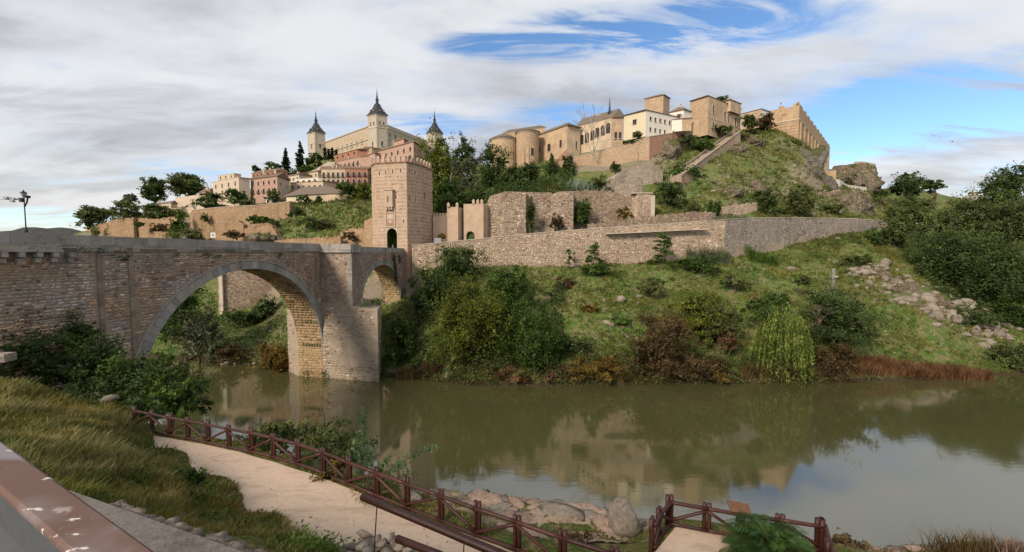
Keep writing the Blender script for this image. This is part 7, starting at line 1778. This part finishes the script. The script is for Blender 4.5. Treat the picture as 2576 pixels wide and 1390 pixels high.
for sx, sy in ((-1, -1), (1, -1), (1, 1), (-1, 1)):
    mb = MB(); mb.tube([b + Vector((sx * .5, sy * .5, -.3)), b + Vector((sx * .28, sy * .28, h))], .045, 5); mb.build('leg', M['steel'], py)
for k in range(7):
    for sx0, sy0, sx1, sy1 in ((-1, -1, 1, -1), (1, -1, 1, 1), (1, 1, -1, 1), (-1, 1, -1, -1)):
        f0, f1 = k / 7, (k + 1) / 7; r0, r1 = .5 - .22 * f0, .5 - .22 * f1
        mb = MB(); mb.tube([b + Vector((sx0 * r0, sy0 * r0, h * f0)), b + Vector((sx1 * r1, sy1 * r1, h * f1))], .022, 4); mb.build('brace', M['steel'], py)
sg = thing('notice_board', 'small white notice board on the wall behind the bridge', 'sign', at(536, 600, 160)); p = at(536, 592, 160); mb = MB(); mb.box(p, (.95, 0, 0), (0, .04, 0), (0, 0, .95)); mb.build('panel', M['lit'], sg); mb = MB(); mb.tube([p + Vector((0, .06, .8)), p - UP * 6], .06, 6); mb.build('post', M['steel'], sg)
mb = MB(); mb.box(p + Vector((0, -.045, .0)), (.6, 0, 0), (0, .004, 0), (0, 0, .55), (.55, .5, .45)); mb.build('printed_sheet', M['white'], sg)
pt = thing('planter', 'grey planter box with a prickly pear beside the tower', 'planter', at(1104, 612, 116)); p = at(1102, 606, 116); mb = MB(); mb.box(p, (.95, 0, 0), (0, .6, 0), (0, 0, .75)); mb.build('box', M['steel'], pt)
P_('prickly_pear', 'orange-brown prickly pear clump behind the planter', 1110, 586, 606, 26, 117.5, 'shrub', 'ochre', 'cactus')
bd = None
def bird(label, px, py, Y, span, roll):
    c = at(px, py, Y); root = thing('bird', label, 'bird', c); mb = MB(); f = Vector((math.cos(roll), math.sin(roll), 0)); s = Vector((-f.y, f.x, 0))
    mb.tube([c - f * span * .28, c - f * span * .1, c + f * span * .12, c + f * span * .26], [.01 * span, .07 * span, .06 * span, .012 * span], 6); mb.build('body', M['iron'], root)
    for k in (-1, 1):
        w = MB(); a, b, d = c + f * span * .12, c - f * span * .1, s * k
        w.add([a, b, b + d * span * .28 + UP * span * .12, a + d * span * .26 + UP * span * .12, a + d * span * .5 + UP * span * .04 - f * span * .12, a + UP * .02 * span, b + UP * .02 * span, b + d * span * .28 + UP * span * .14, a + d * span * .26 + UP * span * .14], ((0, 1, 2, 3), (3, 2, 4), (5, 8, 7, 6), (8, 4, 7))); w.build('wing', M['iron'], root)
bird('dark bird flying beside the right fortress spire', 1082, 298, 150, 1.5, .2); bird('upper dark bird in the right-hand sky', 2346, 343, 120, 1.0, .5); bird('lower dark bird in the right-hand sky', 2395, 357, 120, 1.0, -.4)
def person(label, base, col, legs, facing=0.0, hair=(.03, .02, .015)):
    root = thing('person', label, 'person', base)
    def skin(name, pts, edges, rad, mat):
        me = bpy.data.meshes.new(name); cs, sn = math.cos(facing), math.sin(facing)
        me.from_pydata([(x * cs - y * sn, x * sn + y * cs, z) for x, y, z in pts], edges, []); me.materials.append(mat); o = bpy.data.objects.new(name, me); finish(o, root, Vector(base))
        md = o.modifiers.new('skin', 'SKIN'); md.use_smooth_shade = True
        if not me.skin_vertices: return o
        for i, r_ in enumerate(rad): me.skin_vertices[0].data[i].radius = (r_, r_)
        me.skin_vertices[0].data[0].use_root = True; o.modifiers.new('sub', 'SUBSURF').levels = 1; return o
    def flat(name, c):
        m, t = new_mat(name); a = nd(t, 'ShaderNodeBsdfPrincipled', None, Base_Color=(*c, 1), Roughness=.85); out(t, a.outputs[0]); return m
    J = [(0, 0, .95), (0, 0, 1.18), (0, 0, 1.40), (0, 0, 1.50), (0, -.01, 1.58), (0, -.02, 1.70), (.19, 0, 1.40), (.25, .02, 1.14), (.24, -.08, .92), (.23, -.1, .82), (-.19, 0, 1.40), (-.25, .02, 1.14), (-.24, -.08, .92), (-.23, -.1, .82), (.1, 0, .90), (.11, -.03, .50), (.11, .02, .09), (.11, -.12, .05), (-.1, 0, .90), (-.11, .04, .50), (-.11, .08, .09), (-.11, -.06, .05)]
    E = [(0, 1), (1, 2), (2, 3), (3, 4), (4, 5), (2, 6), (6, 7), (7, 8), (8, 9), (2, 10), (10, 11), (11, 12), (12, 13), (0, 14), (14, 15), (15, 16), (16, 17), (0, 18), (18, 19), (19, 20), (20, 21)]
    RR = [.13, .13, .14, .055, .085, .095, .065, .048, .04, .045, .065, .048, .04, .045, .09, .065, .05, .045, .09, .065, .05, .045]
    skin('body', J, E, RR, flat('skin', (.45, .27, .19)))
    skin('jacket', [J[0], J[1], J[2], J[6], J[7], J[8], J[10], J[11], J[12]], [(0, 1), (1, 2), (2, 3), (3, 4), (4, 5), (2, 6), (6, 7), (7, 8)], [.16, .15, .16, .085, .07, .06, .085, .07, .06], flat('jacket', col))
    skin('trousers', [J[0], J[14], J[15], (.11, .02, .12), J[18], J[19], (-.11, .08, .12)], [(0, 1), (1, 2), (2, 3), (0, 4), (4, 5), (5, 6)], [.14, .105, .085, .07, .105, .085, .07], flat('trousers', legs))
    mb = MB(); mb.lathe(Vector(base) + Vector((0, .01, 1.64)), ((.105, 0), (.112, .06), (.10, .12), (.06, .165), (.01, .18)), 10); mb.build('hair', flat('hair', hair), root, True)
person('grey-clad walker seen over the bridge parapet', bw(17.7, -1.3, ROADZ), (.20, .22, .25), (.06, .06, .08), 1.2)
person('pale-clad walker at the left of the gateway', bw(74.5, -3.7, ROADZ), (.45, .43, .42), (.05, .06, .10), .3); person('dark-clad walker right of the gateway', bw(73.5, -1.2, ROADZ), (.06, .05, .06), (.05, .05, .05), -.4)

# ================================================================== log fences
GZ = 15.15
def log(parent, name, a, b, r, over=.0, dark=1.0):
    a, b = Vector(a), Vector(b); d = (b - a).normalized(); mb = MB(); rgx = random.Random(int(a.x * 911 + b.y * 77)); k = rgx.uniform(.75, 1.25) * dark
    a, b = a - d * over, b + d * over; n = 4
    mb.tube([a.lerp(b, i / n) for i in range(n + 1)], [r * rgx.uniform(.93, 1.06) for _ in range(n + 1)], 9, (k, k, k)); return mb.build(name, M['log'], parent, True)
def fence(label, pts, start_up=True, h=1.14, posts_double=True, gap=.075):
    root = thing('log_fence', label, 'fence', pts[len(pts) // 2])
    n = len(pts); tops = []
    for i, p in enumerate(pts):
        d = (pts[min(i + 1, n - 1)] - pts[max(i - 1, 0)]).normalized(); s = d if posts_double else Vector((0, 0, 0))
        N = Vector((d.y, -d.x, 0))
        for k in ((-1, 1) if posts_double else (0,)): log(root, 'post', p + d * gap * k - UP * .45, p + d * gap * k + UP * (h + .06 * ((i + k) % 2)), .07)
    for i in range(n - 1):
        a, b = pts[i], pts[i + 1]; d = (b - a).normalized(); N = Vector((d.y, -d.x, 0))
        if N.y > 0: N = -N
        log(root, 'top_rail', a + UP * (h - .14) + N * .09, b + UP * (h - .14) + N * .09, .065, .03)
        log(root, 'bottom_rail', a + UP * .1 + N * .09, b + UP * .1 + N * .09, .062, .03)
        up = (i % 2 == 0) == start_up
        p, q = (a + UP * (h - .22), b + UP * .2) if up else (a + UP * .2, b + UP * (h - .22)); log(root, 'brace', p + N * .09, q + N * .09, .055)
    return root
FP = [(340, 1077), (383.8, 1086.6), (428.8, 1096.8), (473.8, 1105.5), (524.6, 1115.7), (576.8, 1127.3), (633.4, 1138.9), (688.5, 1152), (751, 1169.3), (814.8, 1192), (879, 1220), (948.2, 1248), (1024.5, 1279), (1109, 1312), (1201.5, 1349), (1300.8, 1385), (1415, 1430), (1545, 1475)]
fence('long red-brown log fence along the river side of the path', [onz(a, b, GZ) for a, b in FP], start_up=False)
LP = [(1638.8, 1383), (1656, 1350), (1683, 1320), (1777, 1338), (1861, 1354), (1960, 1369), (2060, 1386)]
fence('log fence round the river lookout', [onz(a, b, GZ) for a, b in LP], h=1.0, start_up=False)
fence('short log fence closing the lookout at the right', [onz(a, b, GZ) for a, b in ((2064, 1387), (2078, 1440), (2096, 1500))], h=1.0)
sb = thing('sign_board', 'tilted orange plank board on the lookout rail', 'board', onz(1861, 1354, GZ)); c = at(1860, 1278.5, onz(1861, 1354, GZ).y - .12); u = Vector((.34, -.03, -.065)); v = Vector((0, .13, .12)); nn = u.cross(v).normalized()
mb = MB(); mb.box(c, u, v, nn * .022); mb.build('plank', M['plank'], sb)
mb = MB()
for k in range(9): mb.box(c + u * rg.uniform(-.8, .8) + v * rg.uniform(-.8, .8) - nn * .024, u * .03, v * .06, nn * .003)
mb.build('dropping_specks', M['lit'], sb)
# near handrail log on thin steel rods, with a second log on the wall
hr = thing('log_handrail', 'thick log handrail on thin steel rods beside the stone wall end', 'handrail', onz(1000, 1330, 19.0))
a, b = onz(912, 1250, 20.0), onz(1330, 1424, 20.0); log(hr, 'rail', a, b, .07, dark=.55)
for px, py, py2, Y in ((948, 1276, 1340, 7.4), (1168, 1358, 1430, 6.6)):
    p, q = at(px, py, Y), at(px - 9, py2, Y); mb = MB(); mb.tube([p, q - UP * .5], .011, 6); mb.build('rod', M['iron'], hr)
log(thing('log_rail', 'short dark log rail lying against the stone wall end', 'rail', at(1040, 1370, 6.6)), 'log', at(1000, 1356, 7.0), at(1110, 1398, 6.3), .065, dark=.6)

# rough stone wall end, kerb of stones, concrete ledge
hw = thing('dry_stone_wall', 'rounded end of a rough dry stone wall below the handrail', 'wall', at(950, 1390, 8.0))
c = at(950, 1470, 7.9); rock('core', '', (c.x, c.y, c.z), (1.02, .9, 1.08), 51, 'rock', .3, parent=hw, nu=20, nv=14)
for k in range(26):
    f = k / 25; an = math.pi * (.06 + .88 * f); p = Vector((c.x - math.cos(an) * 1.0, c.y - .25 + rg.uniform(-.25, .35), c.z + math.sin(an) * 1.02)); s = rg.uniform(.09, .17)
    rock('stone', '', p, (s * 1.35, s, s * .62), 60 + k, 'rock', rg.uniform(0, 3), parent=hw, nu=8, nv=5)
for k in range(40):
    p = Vector((c.x + rg.uniform(-.9, .9), c.y - rg.uniform(.5, .85), c.z + rg.uniform(.1, .95))); q = (p.x - c.x) ** 2 + (p.z - c.z) ** 2
    if q > .95: continue
    p.y = c.y - .9 * math.sqrt(max(.02, 1 - q / 1.08)); s = rg.uniform(.1, .2); rock('stone', '', p, (s * 1.3, s, s * .7), 60 + k, 'rock', rg.uniform(0, 3), parent=hw, nu=8, nv=5)
kb = thing('stone_kerb', 'ragged line of mortared kerb stones along the concrete ledge', 'kerb', onz(420, 1330, 19.85))
A_, B_ = onz(262, 1276, 20.05), onz(640, 1412, 20.05)
for k in range(84):
    p = A_.lerp(B_, (k + .5) / 84); s = rg.uniform(.09, .16); rock('stone', '', p + Vector((rg.uniform(-.06, .06), rg.uniform(-.06, .10), rg.uniform(-.08, .0))), (s * 1.5, s * 1.1, s * .75), 500 + k % 14, 'rock', rg.uniform(0, 3), parent=kb, nu=8, nv=5)
d = (B_ - A_).normalized(); N = Vector((d.y, -d.x, 0)); N = N if N.y < 0 else -N
mb = MB(); mb.box((A_ + B_) / 2 + N * .75 + UP * .02, d * 4.5, N * .7, UP * .12); o = mb.build('ledge', M['concrete']); tag(o, 'bare concrete ledge below the kerb stones', None, None, 'structure')

# boulder and rock shelf on the near shore
M['shore'] = m_stone('sandy shelf rock', (.20, .13, .095), (.34, .25, .185), (.44, .35, .27), sc=1.6, stain=.25, bmp=1.0)
us = (np.arange(1010, 1660, 7) - 1288) / F; ys = np.arange(13.6, 18.2, .12); U_, Y_ = np.meshgrid(us, ys); X_ = U_ * Y_; sh_ = -(U_ * F + 1288 - 1300) / 500
Z_ = near_z(X_.ravel(), Y_.ravel() + sh_.ravel()).reshape(X_.shape) + (np.floor(VN1.fbm(X_ / .9, Y_ / .45) * 9) / 9 - .5) * .42 + (VN2.fbm(X_ / .2, Y_ / .2, 3) - .44) * .10 + .03; V = np.stack([X_, Y_ + sh_, Z_], -1).reshape(-1, 3); nu_ = len(us)
i_, j_ = np.meshgrid(np.arange(len(ys) - 1), np.arange(nu_ - 1), indexing='ij'); a_ = (i_ * nu_ + j_).ravel(); o = fast_obj('shore', V, np.stack([a_, a_ + 1, a_ + nu_ + 1, a_ + nu_], 1), M['shore']); tag(o, 'sandy rock shore behind the log fence', None, None, 'structure')
p = at(1568, 1352, 14.6); rock('boulder', 'large grey-brown boulder on the near shore between fence and lookout', (p.x, p.y, float(near_z(p.x, p.y)[0]) + .34), (.80, .7, .66), 21, 'rock', .5, nu=18, nv=12)
sh = thing('rock_shelf', 'flat stained rock shelf along the near waterline', 'rock', at(1300, 1300, 16))
for k in range(48):
    px = rg.uniform(1000, 1640); e = 1232 + (px - 1000) * .105; px, py = px, rg.uniform(e, e + 75); Y = rg.uniform(15.2, 17.4) - (px - 1300) / 500
    p = at(px, py, Y); z = float(near_z(p.x, p.y)[0]); s = rg.uniform(.12, .5)
    rock('slab', '', (p.x, p.y, z - s * .02), (s * 2.1, s * 1.3, s * .26), 600 + k % 18, rg.choice(('rockred', 'rock', 'rockred')), rg.uniform(-.4, .4), parent=sh, nu=10, nv=6)
sh2 = thing('rock_shelf', 'dark rock edge below the lookout on the right', 'rock', at(2300, 1380, 14))
for k in range(60):
    px = rg.uniform(2090, 2640); Y = rg.uniform(13.2, 14.8); p = at(px, 1380, Y); z = float(near_z(p.x, p.y)[0]); s = rg.uniform(.1, .35)
    rock('slab', '', (p.x, p.y, z), (s * 1.6, s, s * .4), 600 + k % 18, 'rockred', rg.uniform(-.4, .4), parent=sh2, nu=9, nv=6)
for px, py, s, lab in ((742, 1150, .32, 'small grey rock behind the fence below the dark bushes'), (268, 1006, .42, 'pale block of stone at the fence end')):
    p = onz(px, py, 14.6 if px > 500 else 16.4); rock('boulder', lab, p, (s * 1.3, s, s * .7), 33, 'rock', .2)
p = at(0, 899, 30); mb = MB(); mb.box(p, (.8, 0, 0), (0, .4, 0), (0, 0, .3)); o = mb.build('stone_block', M['retain_grey']); tag(o, 'cut stone block among the bushes at the left edge', 'stone')

# ================================================================== near vegetation
nzf = near_z
P_('bush', 'dark leafy bush mass at the left edge in front of the bridge', 60, 752, 960, 320, 39, 'shrub', 'nearbush', 'bush', dens=1.0, leafpx=5.5, ground=nzf, lobes=12)
P_('bush', 'dark bush sloping down from the left bush mass', 205, 845, 1010, 260, 37, 'shrub', 'nearbush', 'bush', dens=1.0, leafpx=5.5, ground=nzf, lobes=12)
P_('bush', 'broad dark green bush below the arch springing', 345, 880, 1050, 250, 35, 'shrub', 'nearbush', 'bush', dens=1.0, leafpx=5.5, ground=nzf, lobes=12)
P_('bush', 'greener bush at the fence corner over the water', 440, 935, 1065, 160, 32, 'shrub', 'green', 'bush', dens=.9, leafpx=7, ground=nzf, lobes=10)
P_('bush', 'dark bush behind the first fence posts', 330, 990, 1075, 200, 27, 'shrub', 'nearbush', 'bush', leafpx=8, ground=nzf)
P_('bush', 'low bush at the water below the fence middle', 700, 1040, 1150, 250, 27, 'shrub', 'olive', 'bush', dens=.7, leafpx=7, ground=nzf)
P_('bush', 'second low bush at the water right of the fence middle', 850, 1060, 1180, 180, 24, 'shrub', 'olive', 'bush', dens=.7, leafpx=7, ground=nzf)
P_('bush', 'small flowering weed clump at the path edge', 480, 1160, 1245, 80, 15.2, 'shrub', 'fern', 'bush', leafpx=6, ground=nzf)
P_('bush', 'second small weed clump at the path edge', 522, 1215, 1262, 50, 14.6, 'shrub', 'green', 'bush', leafpx=6, ground=nzf)
P_('bush', 'rust-coloured dry bush behind the fence middle', 835, 1150, 1235, 100, 16.6, 'shrub', 'ochre', 'bush', dens=.6, leafpx=6, ground=nzf)
P_('bush', 'low weeds under the rock shelf fence', 1180, 1300, 1345, 110, 14.6, 'shrub', 'ochre', 'bush', dens=.5, leafpx=6, ground=nzf)
P_('bush', 'dry brown weeds beside the large boulder', 1470, 1330, 1400, 130, 13.4, 'shrub', 'brown', 'bush', dens=.5, leafpx=6, ground=nzf)
P_('bush', 'fresh green weeds between boulder and lookout', 1620, 1310, 1335, 60, 15.6, 'shrub', 'fern', 'bush', leafpx=5, ground=nzf)
P_('bush', 'green weeds on the shore left of the boulder', 1440, 1275, 1305, 90, 16.6, 'shrub', 'fern', 'bush', leafpx=5, ground=nzf)
P_('bush', 'small green weeds on the sandy shore rocks', 1210, 1236, 1262, 50, 17.4, 'shrub', 'fern', 'bush', leafpx=5, ground=nzf)
P_('bush', 'brown dry bush at the lookout corner post', 2130, 1340, 1400, 90, 13.6, 'shrub', 'brown', 'bush', dens=.5, leafpx=6, ground=nzf)
reeds('dry_weeds', 'dark dry weeds leaning over the water at the right corner', 2360, 2520, 1338, 1390, 13.2, 420, 'brown', .5, .35, .012, ground=nzf, cat='weeds', depth=1.2)
reeds('dry_weeds', 'reddish dry weeds at the lower right picture corner', 2500, 2640, 1335, 1400, 12.6, 420, 'mauve', .5, .4, .012, ground=nzf, cat='weeds', depth=1.2)
reeds('dry_weeds', 'pale dry weeds on the rocks right of the lookout', 2200, 2360, 1368, 1390, 13.6, 260, 'brown', .5, .35, .01, ground=nzf, cat='weeds', depth=1.2)
def sapling(label, px, yt, yb, Y, w):
    b = at(px, yb, Y); g = float(near_z(b.x, b.y)[0]); root = thing('sapling', label, 'sapling', (b.x, b.y, g)); rg2 = random.Random(5); mb = MB(); P = []; T = []; s = Y / F
    for k, (dx, top) in enumerate(((-.15, 1045), (-.32, 1110), (.05, 1120), (.35, 1150), (.95, 1128), (.6, 1165), (-.1, 1090), (1.15, 1120), (.2, 1180), (-.3, 1160), (.75, 1190))):
        e = at(px + dx * w, top, Y + rg2.uniform(-.5, .5)); a = Vector((b.x, b.y, g)); m_ = a.lerp(e, .55) + Vector((0, 0, (e.z - a.z) * .16)); pts = [a, a.lerp(m_, .6), m_, m_.lerp(e, .6) + UP * .05, e]; mb.tube(pts, [.018, .014, .01, .007, .003], 5)
        for q in range(90):
            f = .25 + .75 * rg2.random(); i = min(3, int(f * 4)); p = pts[i].lerp(pts[i + 1], f * 4 - i); P.append(np.array(p) + nr.normal(0, .10, 3)); T.append(rg2.uniform(.6, 1.3))
    P = np.array(P); V, Q, TT = leaves(P, np.zeros_like(P), .052, np.array(T), 1.6, droop=.3); fast_obj('crown', V, Q, M['bluegreen'], root, TT); mb.build('stem', M['bark'], root)
sapling('slender blue-green sapling leaning over the fence', 930, 1045, 1240, 15.6, 150)
def fern(label, px, yb, Y, n, L):
    b = at(px, yb, Y); b.z = float(near_z(b.x, b.y)[0]) - .05; root = thing('fern_shrub', label, 'shrub', b); rg2 = random.Random(9); Vs = []; Qs = []; T = []; mb = MB()
    for k in range(n):
        an = rg2.uniform(0, 6.28); el = rg2.uniform(.25, 1.35); Lk = L * rg2.uniform(.55, 1.05); st_ = b + Vector((math.cos(an) * .12, math.sin(an) * .12, rg2.uniform(.05, .75) * L * .75)); d = Vector((math.cos(an) * math.cos(el), math.sin(an) * math.cos(el), math.sin(el)))
        pts = []
        for i in range(12):
            f = i / 11; pts.append(st_ + d * (Lk * f) - UP * (Lk * .55 * f * f))
        mb.tube(pts, [.008 * (1 - .8 * i / 11) for i in range(12)], 3, cap=False); tn = rg2.uniform(.55, 1.35)
        for i in range(2, 12):
            tdir = (pts[i] - pts[i - 1]).normalized(); sd = tdir.cross(UP)
            if sd.length < .1: continue
            sd.normalize(); wl_ = Lk * .20 * math.sin(math.pi * (i - 1) / 11.5) + .02
            for s_ in (-1, 1):
                for off in (0, .5):
                    p0 = pts[i] - tdir * (Lk / 11 * off); tip = p0 + sd * s_ * wl_ + tdir * wl_ * .45 - UP * wl_ * .15; wd = tdir * .016; k0 = len(Vs)
                    Vs += [p0 - wd, p0.lerp(tip, .5) - wd * 1.5, tip, p0.lerp(tip, .5) + wd * 1.5]; Qs.append((k0, k0 + 1, k0 + 2, k0 + 3)); T.append([tn * rg2.uniform(.8, 1.2)] * 3)
    fast_obj('fronds', np.array([tuple(v) for v in Vs]), np.array(Qs), M['fern'], root, np.array(T)); mb.build('stem', M['bark'], root)
fern('lush green feathery shrub in front of the lookout fence', 1935, 1395, 11.7, 190, 1.45)
fern('second clump of the feathery green shrub at the bottom edge', 2000, 1420, 11.3, 80, 1.0)
# grass of the near bank
def blades(name, label, n, pxr, Yr, h, mat, seed, lean=.35, cond=None, wid=.012, tint2=(1.45, 1.12, 1.1)):
    rs = np.random.RandomState(seed); u = rs.uniform(*pxr, n); Y = rs.uniform(Yr[0] ** .7, Yr[1] ** .7, n) ** (1 / .7); X = (u - 1288) / F * Y; Z = near_z(X, Y)
    k = (np.abs(Hnear(X, Y) - 15.15) > .03) & (Z > 12.5)
    if cond is not None: k &= cond(u, Y, X, Z)
    k &= ~((Y < 7.6) & (u < 640))
    k &= VN1.fbm(X / 1.4 + 3, Y / 1.4) > rs.uniform(.2, .58, n)
    X, Y, Z = X[k], Y[k], Z[k]; m = len(X); hh = h * rs.uniform(.35, 1.3, m) * (.5 + VN2(X / 1.7, Y / 1.7)); an = rs.uniform(0, 6.28, m); w = wid * rs.uniform(.6, 1.5, m) * np.sqrt(Y / 8)
    wind = np.array([.55, .15]); d = (rs.normal(0, lean, (m, 2)) + wind * .45) * hh[:, None]
    B = np.stack([X, Y, Z - .03], 1); S = np.stack([np.cos(an) * w, np.sin(an) * w, 0 * w], 1); mid = B + np.stack([d[:, 0] * .3, d[:, 1] * .3, hh * .6], 1); tip = B + np.stack([d[:, 0], d[:, 1], hh * .95], 1)
    V = np.stack([B - S, B + S, mid + S * .75, mid - S * .75, tip + S * .08, tip - S * .08], 1).reshape(-1, 3); i = np.arange(m)[:, None] * 6
    Q = np.concatenate([i + np.array([[0, 1, 2, 3]]), i + np.array([[3, 2, 4, 5]])], 1).reshape(-1, 4); pat = np.clip((VN2.fbm(X / 2.2 + 8, Y / 2.2) - .42) * 6, 0, 1)
    T = rs.uniform(.55, 1.3, m)[:, None] * ((1 - pat)[:, None] * np.array([1, 1, 1]) + pat[:, None] * np.array(tint2)); T = np.repeat(T, 2, axis=0)
    o = fast_obj(name, V, Q, M[mat], None, T); tag(o, label, 'grass', None, 'stuff')
rs = np.random.RandomState(40); P = []; T = []
for _ in range(900):
    Y = rs.uniform(6.8 ** .7, 24 ** .7) ** (1 / .7); u = rs.uniform(-150, 1150); X = (u - 1288) / F * Y; z = float(near_z(X, Y)[0])
    if abs(float(Hnear(X, Y)[0]) - 15.15) < .1 or z < 14.5 or (Y < 7.6 and u < 640) or VN2.fbm(X / 1.8 + 5, Y / 1.8) < .44: continue
    r_ = rs.uniform(.08, .32); m_ = int(150 * r_) + 8; P.append(np.array([X, Y, z + r_ * .45]) + rs.normal(0, 1, (m_, 3)) * r_ * np.array([.6, .6, .4])); T += list(rs.uniform(.5, 1.3) * rs.uniform(.75, 1.2, m_))
P = np.concatenate(P); V, Q, TT = leaves(P, np.zeros_like(P), .045, np.array(T), 1.3); hue = VN1.fbm(P[:, 0] / 1.2 + 7, P[:, 1] / 1.2)[:, None]; TT = TT * np.where(hue > .54, np.array([[2.2, 1.0, .9]]), np.array([[1.1, 1.1, 1.0]])); o = fast_obj('weeds', V, Q, M['green'], None, TT); tag(o, 'broad-leaved weeds among the grass of the near slope', 'weeds', None, 'stuff')
M['bladegreen'] = m_leaf('near grass', (.10, .14, .03), (.20, .20, .065), .25, .7, .5)
blades('grass', 'short green and straw grass on the slope beside the path', 90000, (120, 1250), (6.3, 21), .16, 'bladegreen', 5)
blades('grass', 'grass on the far left of the near slope', 60000, (-250, 420), (6, 26), .32, 'bladegreen', 6)
blades('dry_grass', 'tall pale dry grass bending on the left slope', 36000, (-60, 420), (11, 25), .38, 'dry', 7, .3, lambda u, Y, X, Z: VN1.fbm(X / 2 + 50, Y / 2) > .47, wid=.011, tint2=(1.1, 1.05, .95))
blades('dry_grass', 'dry straw tufts along the lower path edge', 15000, (380, 900), (9.5, 16), .3, 'dry', 8, .35, lambda u, Y, X, Z: VN1.fbm(X / 1.3 + 70, Y / 1.3) > .50, wid=.009, tint2=(1.1, 1.05, .95))
blades('grass', 'rough grass on the near shore behind the fence', 16000, (420, 2600), (13, 23), .17, 'dry', 9, .4, lambda u, Y, X, Z: (Z < 14.9) & (VN1.fbm(X / 1.5 + 20, Y / 1.5) > .50), wid=.010)

# ================================================================== handrail at the viewpoint
def m_rail():
    m, t = new_mat('peeling brown paint'); p = pos(t)
    n1 = noise(t, p, 6, 5, .6); c = mixc(t, n1, (.10, .054, .042), (.145, .082, .064))
    q = nd(t, 'ShaderNodeMapping', None, Vector=p, Rotation=(0, 0, R(-28)), Scale=(22, 60, 22)).outputs[0]
    f1 = mapr(t, noise(t, q, .75, 5, .55), .625, .665); sep_ = nd(t, 'ShaderNodeSeparateXYZ', None, Vector=p)
    f2 = mapr(t, noise(t, p, 13, 4, .6), .60, .66); near_ = mapr(t, sep_.outputs[1], .60, .86, 1, 0)
    c = mixc(t, mapr(t, noise(t, p, 3.2, 4, .5), .50, .64), c, (.21, .17, .165))
    g = mapr(t, mth(t, 'ADD', sep_.outputs[1], mth(t, 'MULTIPLY', noise(t, p, 9, 3, .5), .06)), .955, .985); c = mixc(t, g, c, (.20, .175, .19))
    fl = mth(t, 'MAXIMUM', f1, mth(t, 'MULTIPLY', f2, near_)); c = mixc(t, fl, c, (.58, .53, .49))
    b = nd(t, 'ShaderNodeBsdfPrincipled', None, Base_Color=c, Roughness=.85, Normal=bump(t, mth(t, 'ADD', fl, mth(t, 'MULTIPLY', n1, .3)), .5, .002)); out(t, b.outputs[0]); return m
M['rail'] = m_rail(); M['greypaint'] = m_simple('grey painted steel', (.17, .175, .185), rough=.5, var=.12, scale=20, bmp=.1)
ha = thing('terrace_handrail', 'peeling brown painted handrail running across the lower left corner', 'handrail', (-.9, .85, 22.95))
zt = 24.1; o1, o2 = onz(0, 1105, zt), onz(415, 1400, zt); i1, i2 = onz(0, 1231, zt), onz(170, 1392, zt)
d = (o2 - o1).normalized(); sN = Vector((-d.y, d.x, 0)); wid = abs((i1 - o1).dot(sN)); sgn = 1 if (i1 - o1).dot(sN) > 0 else -1
A1, A2 = o1 - d * 1.6, o2 + d * 1.2; ce = (A1 + A2) / 2 + sN * sgn * wid / 2; hl = (A2 - A1).length / 2
mb = MB()
bev = .006; sec = [(-1, -.014), (-1, -bev), (-1 + bev / (wid / 2), 0), (1 - bev / (wid / 2), 0), (1, -bev), (1, -.014)]
n = 24; vs = []
for k in range(n + 1):
    for a_, z_ in sec: vs.append(ce + d * (-hl + 2 * hl * k / n) + sN * (a_ * wid / 2) + UP * z_)
fs = [(k * 6 + i, k * 6 + (i + 1) % 6, (k + 1) * 6 + (i + 1) % 6, (k + 1) * 6 + i) for k in range(n) for i in range(6)]
mb.add(vs, fs); mb.build('top_board', M['rail'], ha)
mb = MB(); mb.box(ce + UP * -.056, d * hl, sN * (wid / 2 - .004), UP * .041, (.42, .42, .42)); mb.build('steel_channel', M['greypaint'], ha)
mb = MB(); mb.box(ce + sN * sgn * (wid * .5 + .10) + UP * -.16, d * hl, sN * .16, UP * .012, (.85, .85, .85)); mb.build('lower_plate', M['greypaint'], ha)
for k in (-.55, .62):
    mb = MB(); mb.box(ce + d * hl * k + UP * -.62, d * .03, sN * .03, UP * .53); mb.build('post', M['greypaint'], ha)
mb = MB(); mb.lathe(ce + sN * sgn * (wid * .5 + .03) + UP * -.148 - d * .12, ((.016, 0), (.016, .012), (.004, .014)), 6); mb.build('bolt', M['iron'], ha)

# pebbles and leaf litter on the path
rs = np.random.RandomState(8); V = []; Q = []; T = []
for _ in range(420):
    f = rs.rand(); i = rs.randint(0, len(PATH_OUT) - 1); a = onz(*PATH_IN[i], 15.19).lerp(onz(*PATH_IN[i + 1], 15.19), f); b = onz(*PATH_OUT[i], 15.19).lerp(onz(*PATH_OUT[i + 1], 15.19), f)
    g = rs.rand(); g = g ** 2 if rs.rand() < .5 else 1 - (1 - g) ** 2
    p = np.array(a.lerp(b, g)); s = rs.uniform(.008, .028); k = len(V); r = rs.normal(0, .25, (5, 3)) * s
    V += [p + r[0] + (s, 0, 0), p + r[1] + (0, s, 0), p + r[2] - (s, 0, 0), p + r[3] - (0, s, 0), p + r[4] + (0, 0, s * .9)]; Q += [(k, k + 1, k + 4, k + 4), (k + 1, k + 2, k + 4, k + 4), (k + 2, k + 3, k + 4, k + 4), (k + 3, k, k + 4, k + 4)]; c = rs.uniform(.9, 1.7); T += [[c, c * .95, c * .9]] * 4
mb = MB(); mb.v = [tuple(v) for v in V]; mb.f = [q[:3] for q in Q]; mb.t = T; mb.m = [0] * len(Q); o = mb.build('gravel', M['rockred']); tag(o, 'loose gravel scattered over the sandy path', 'gravel', None, 'stuff')
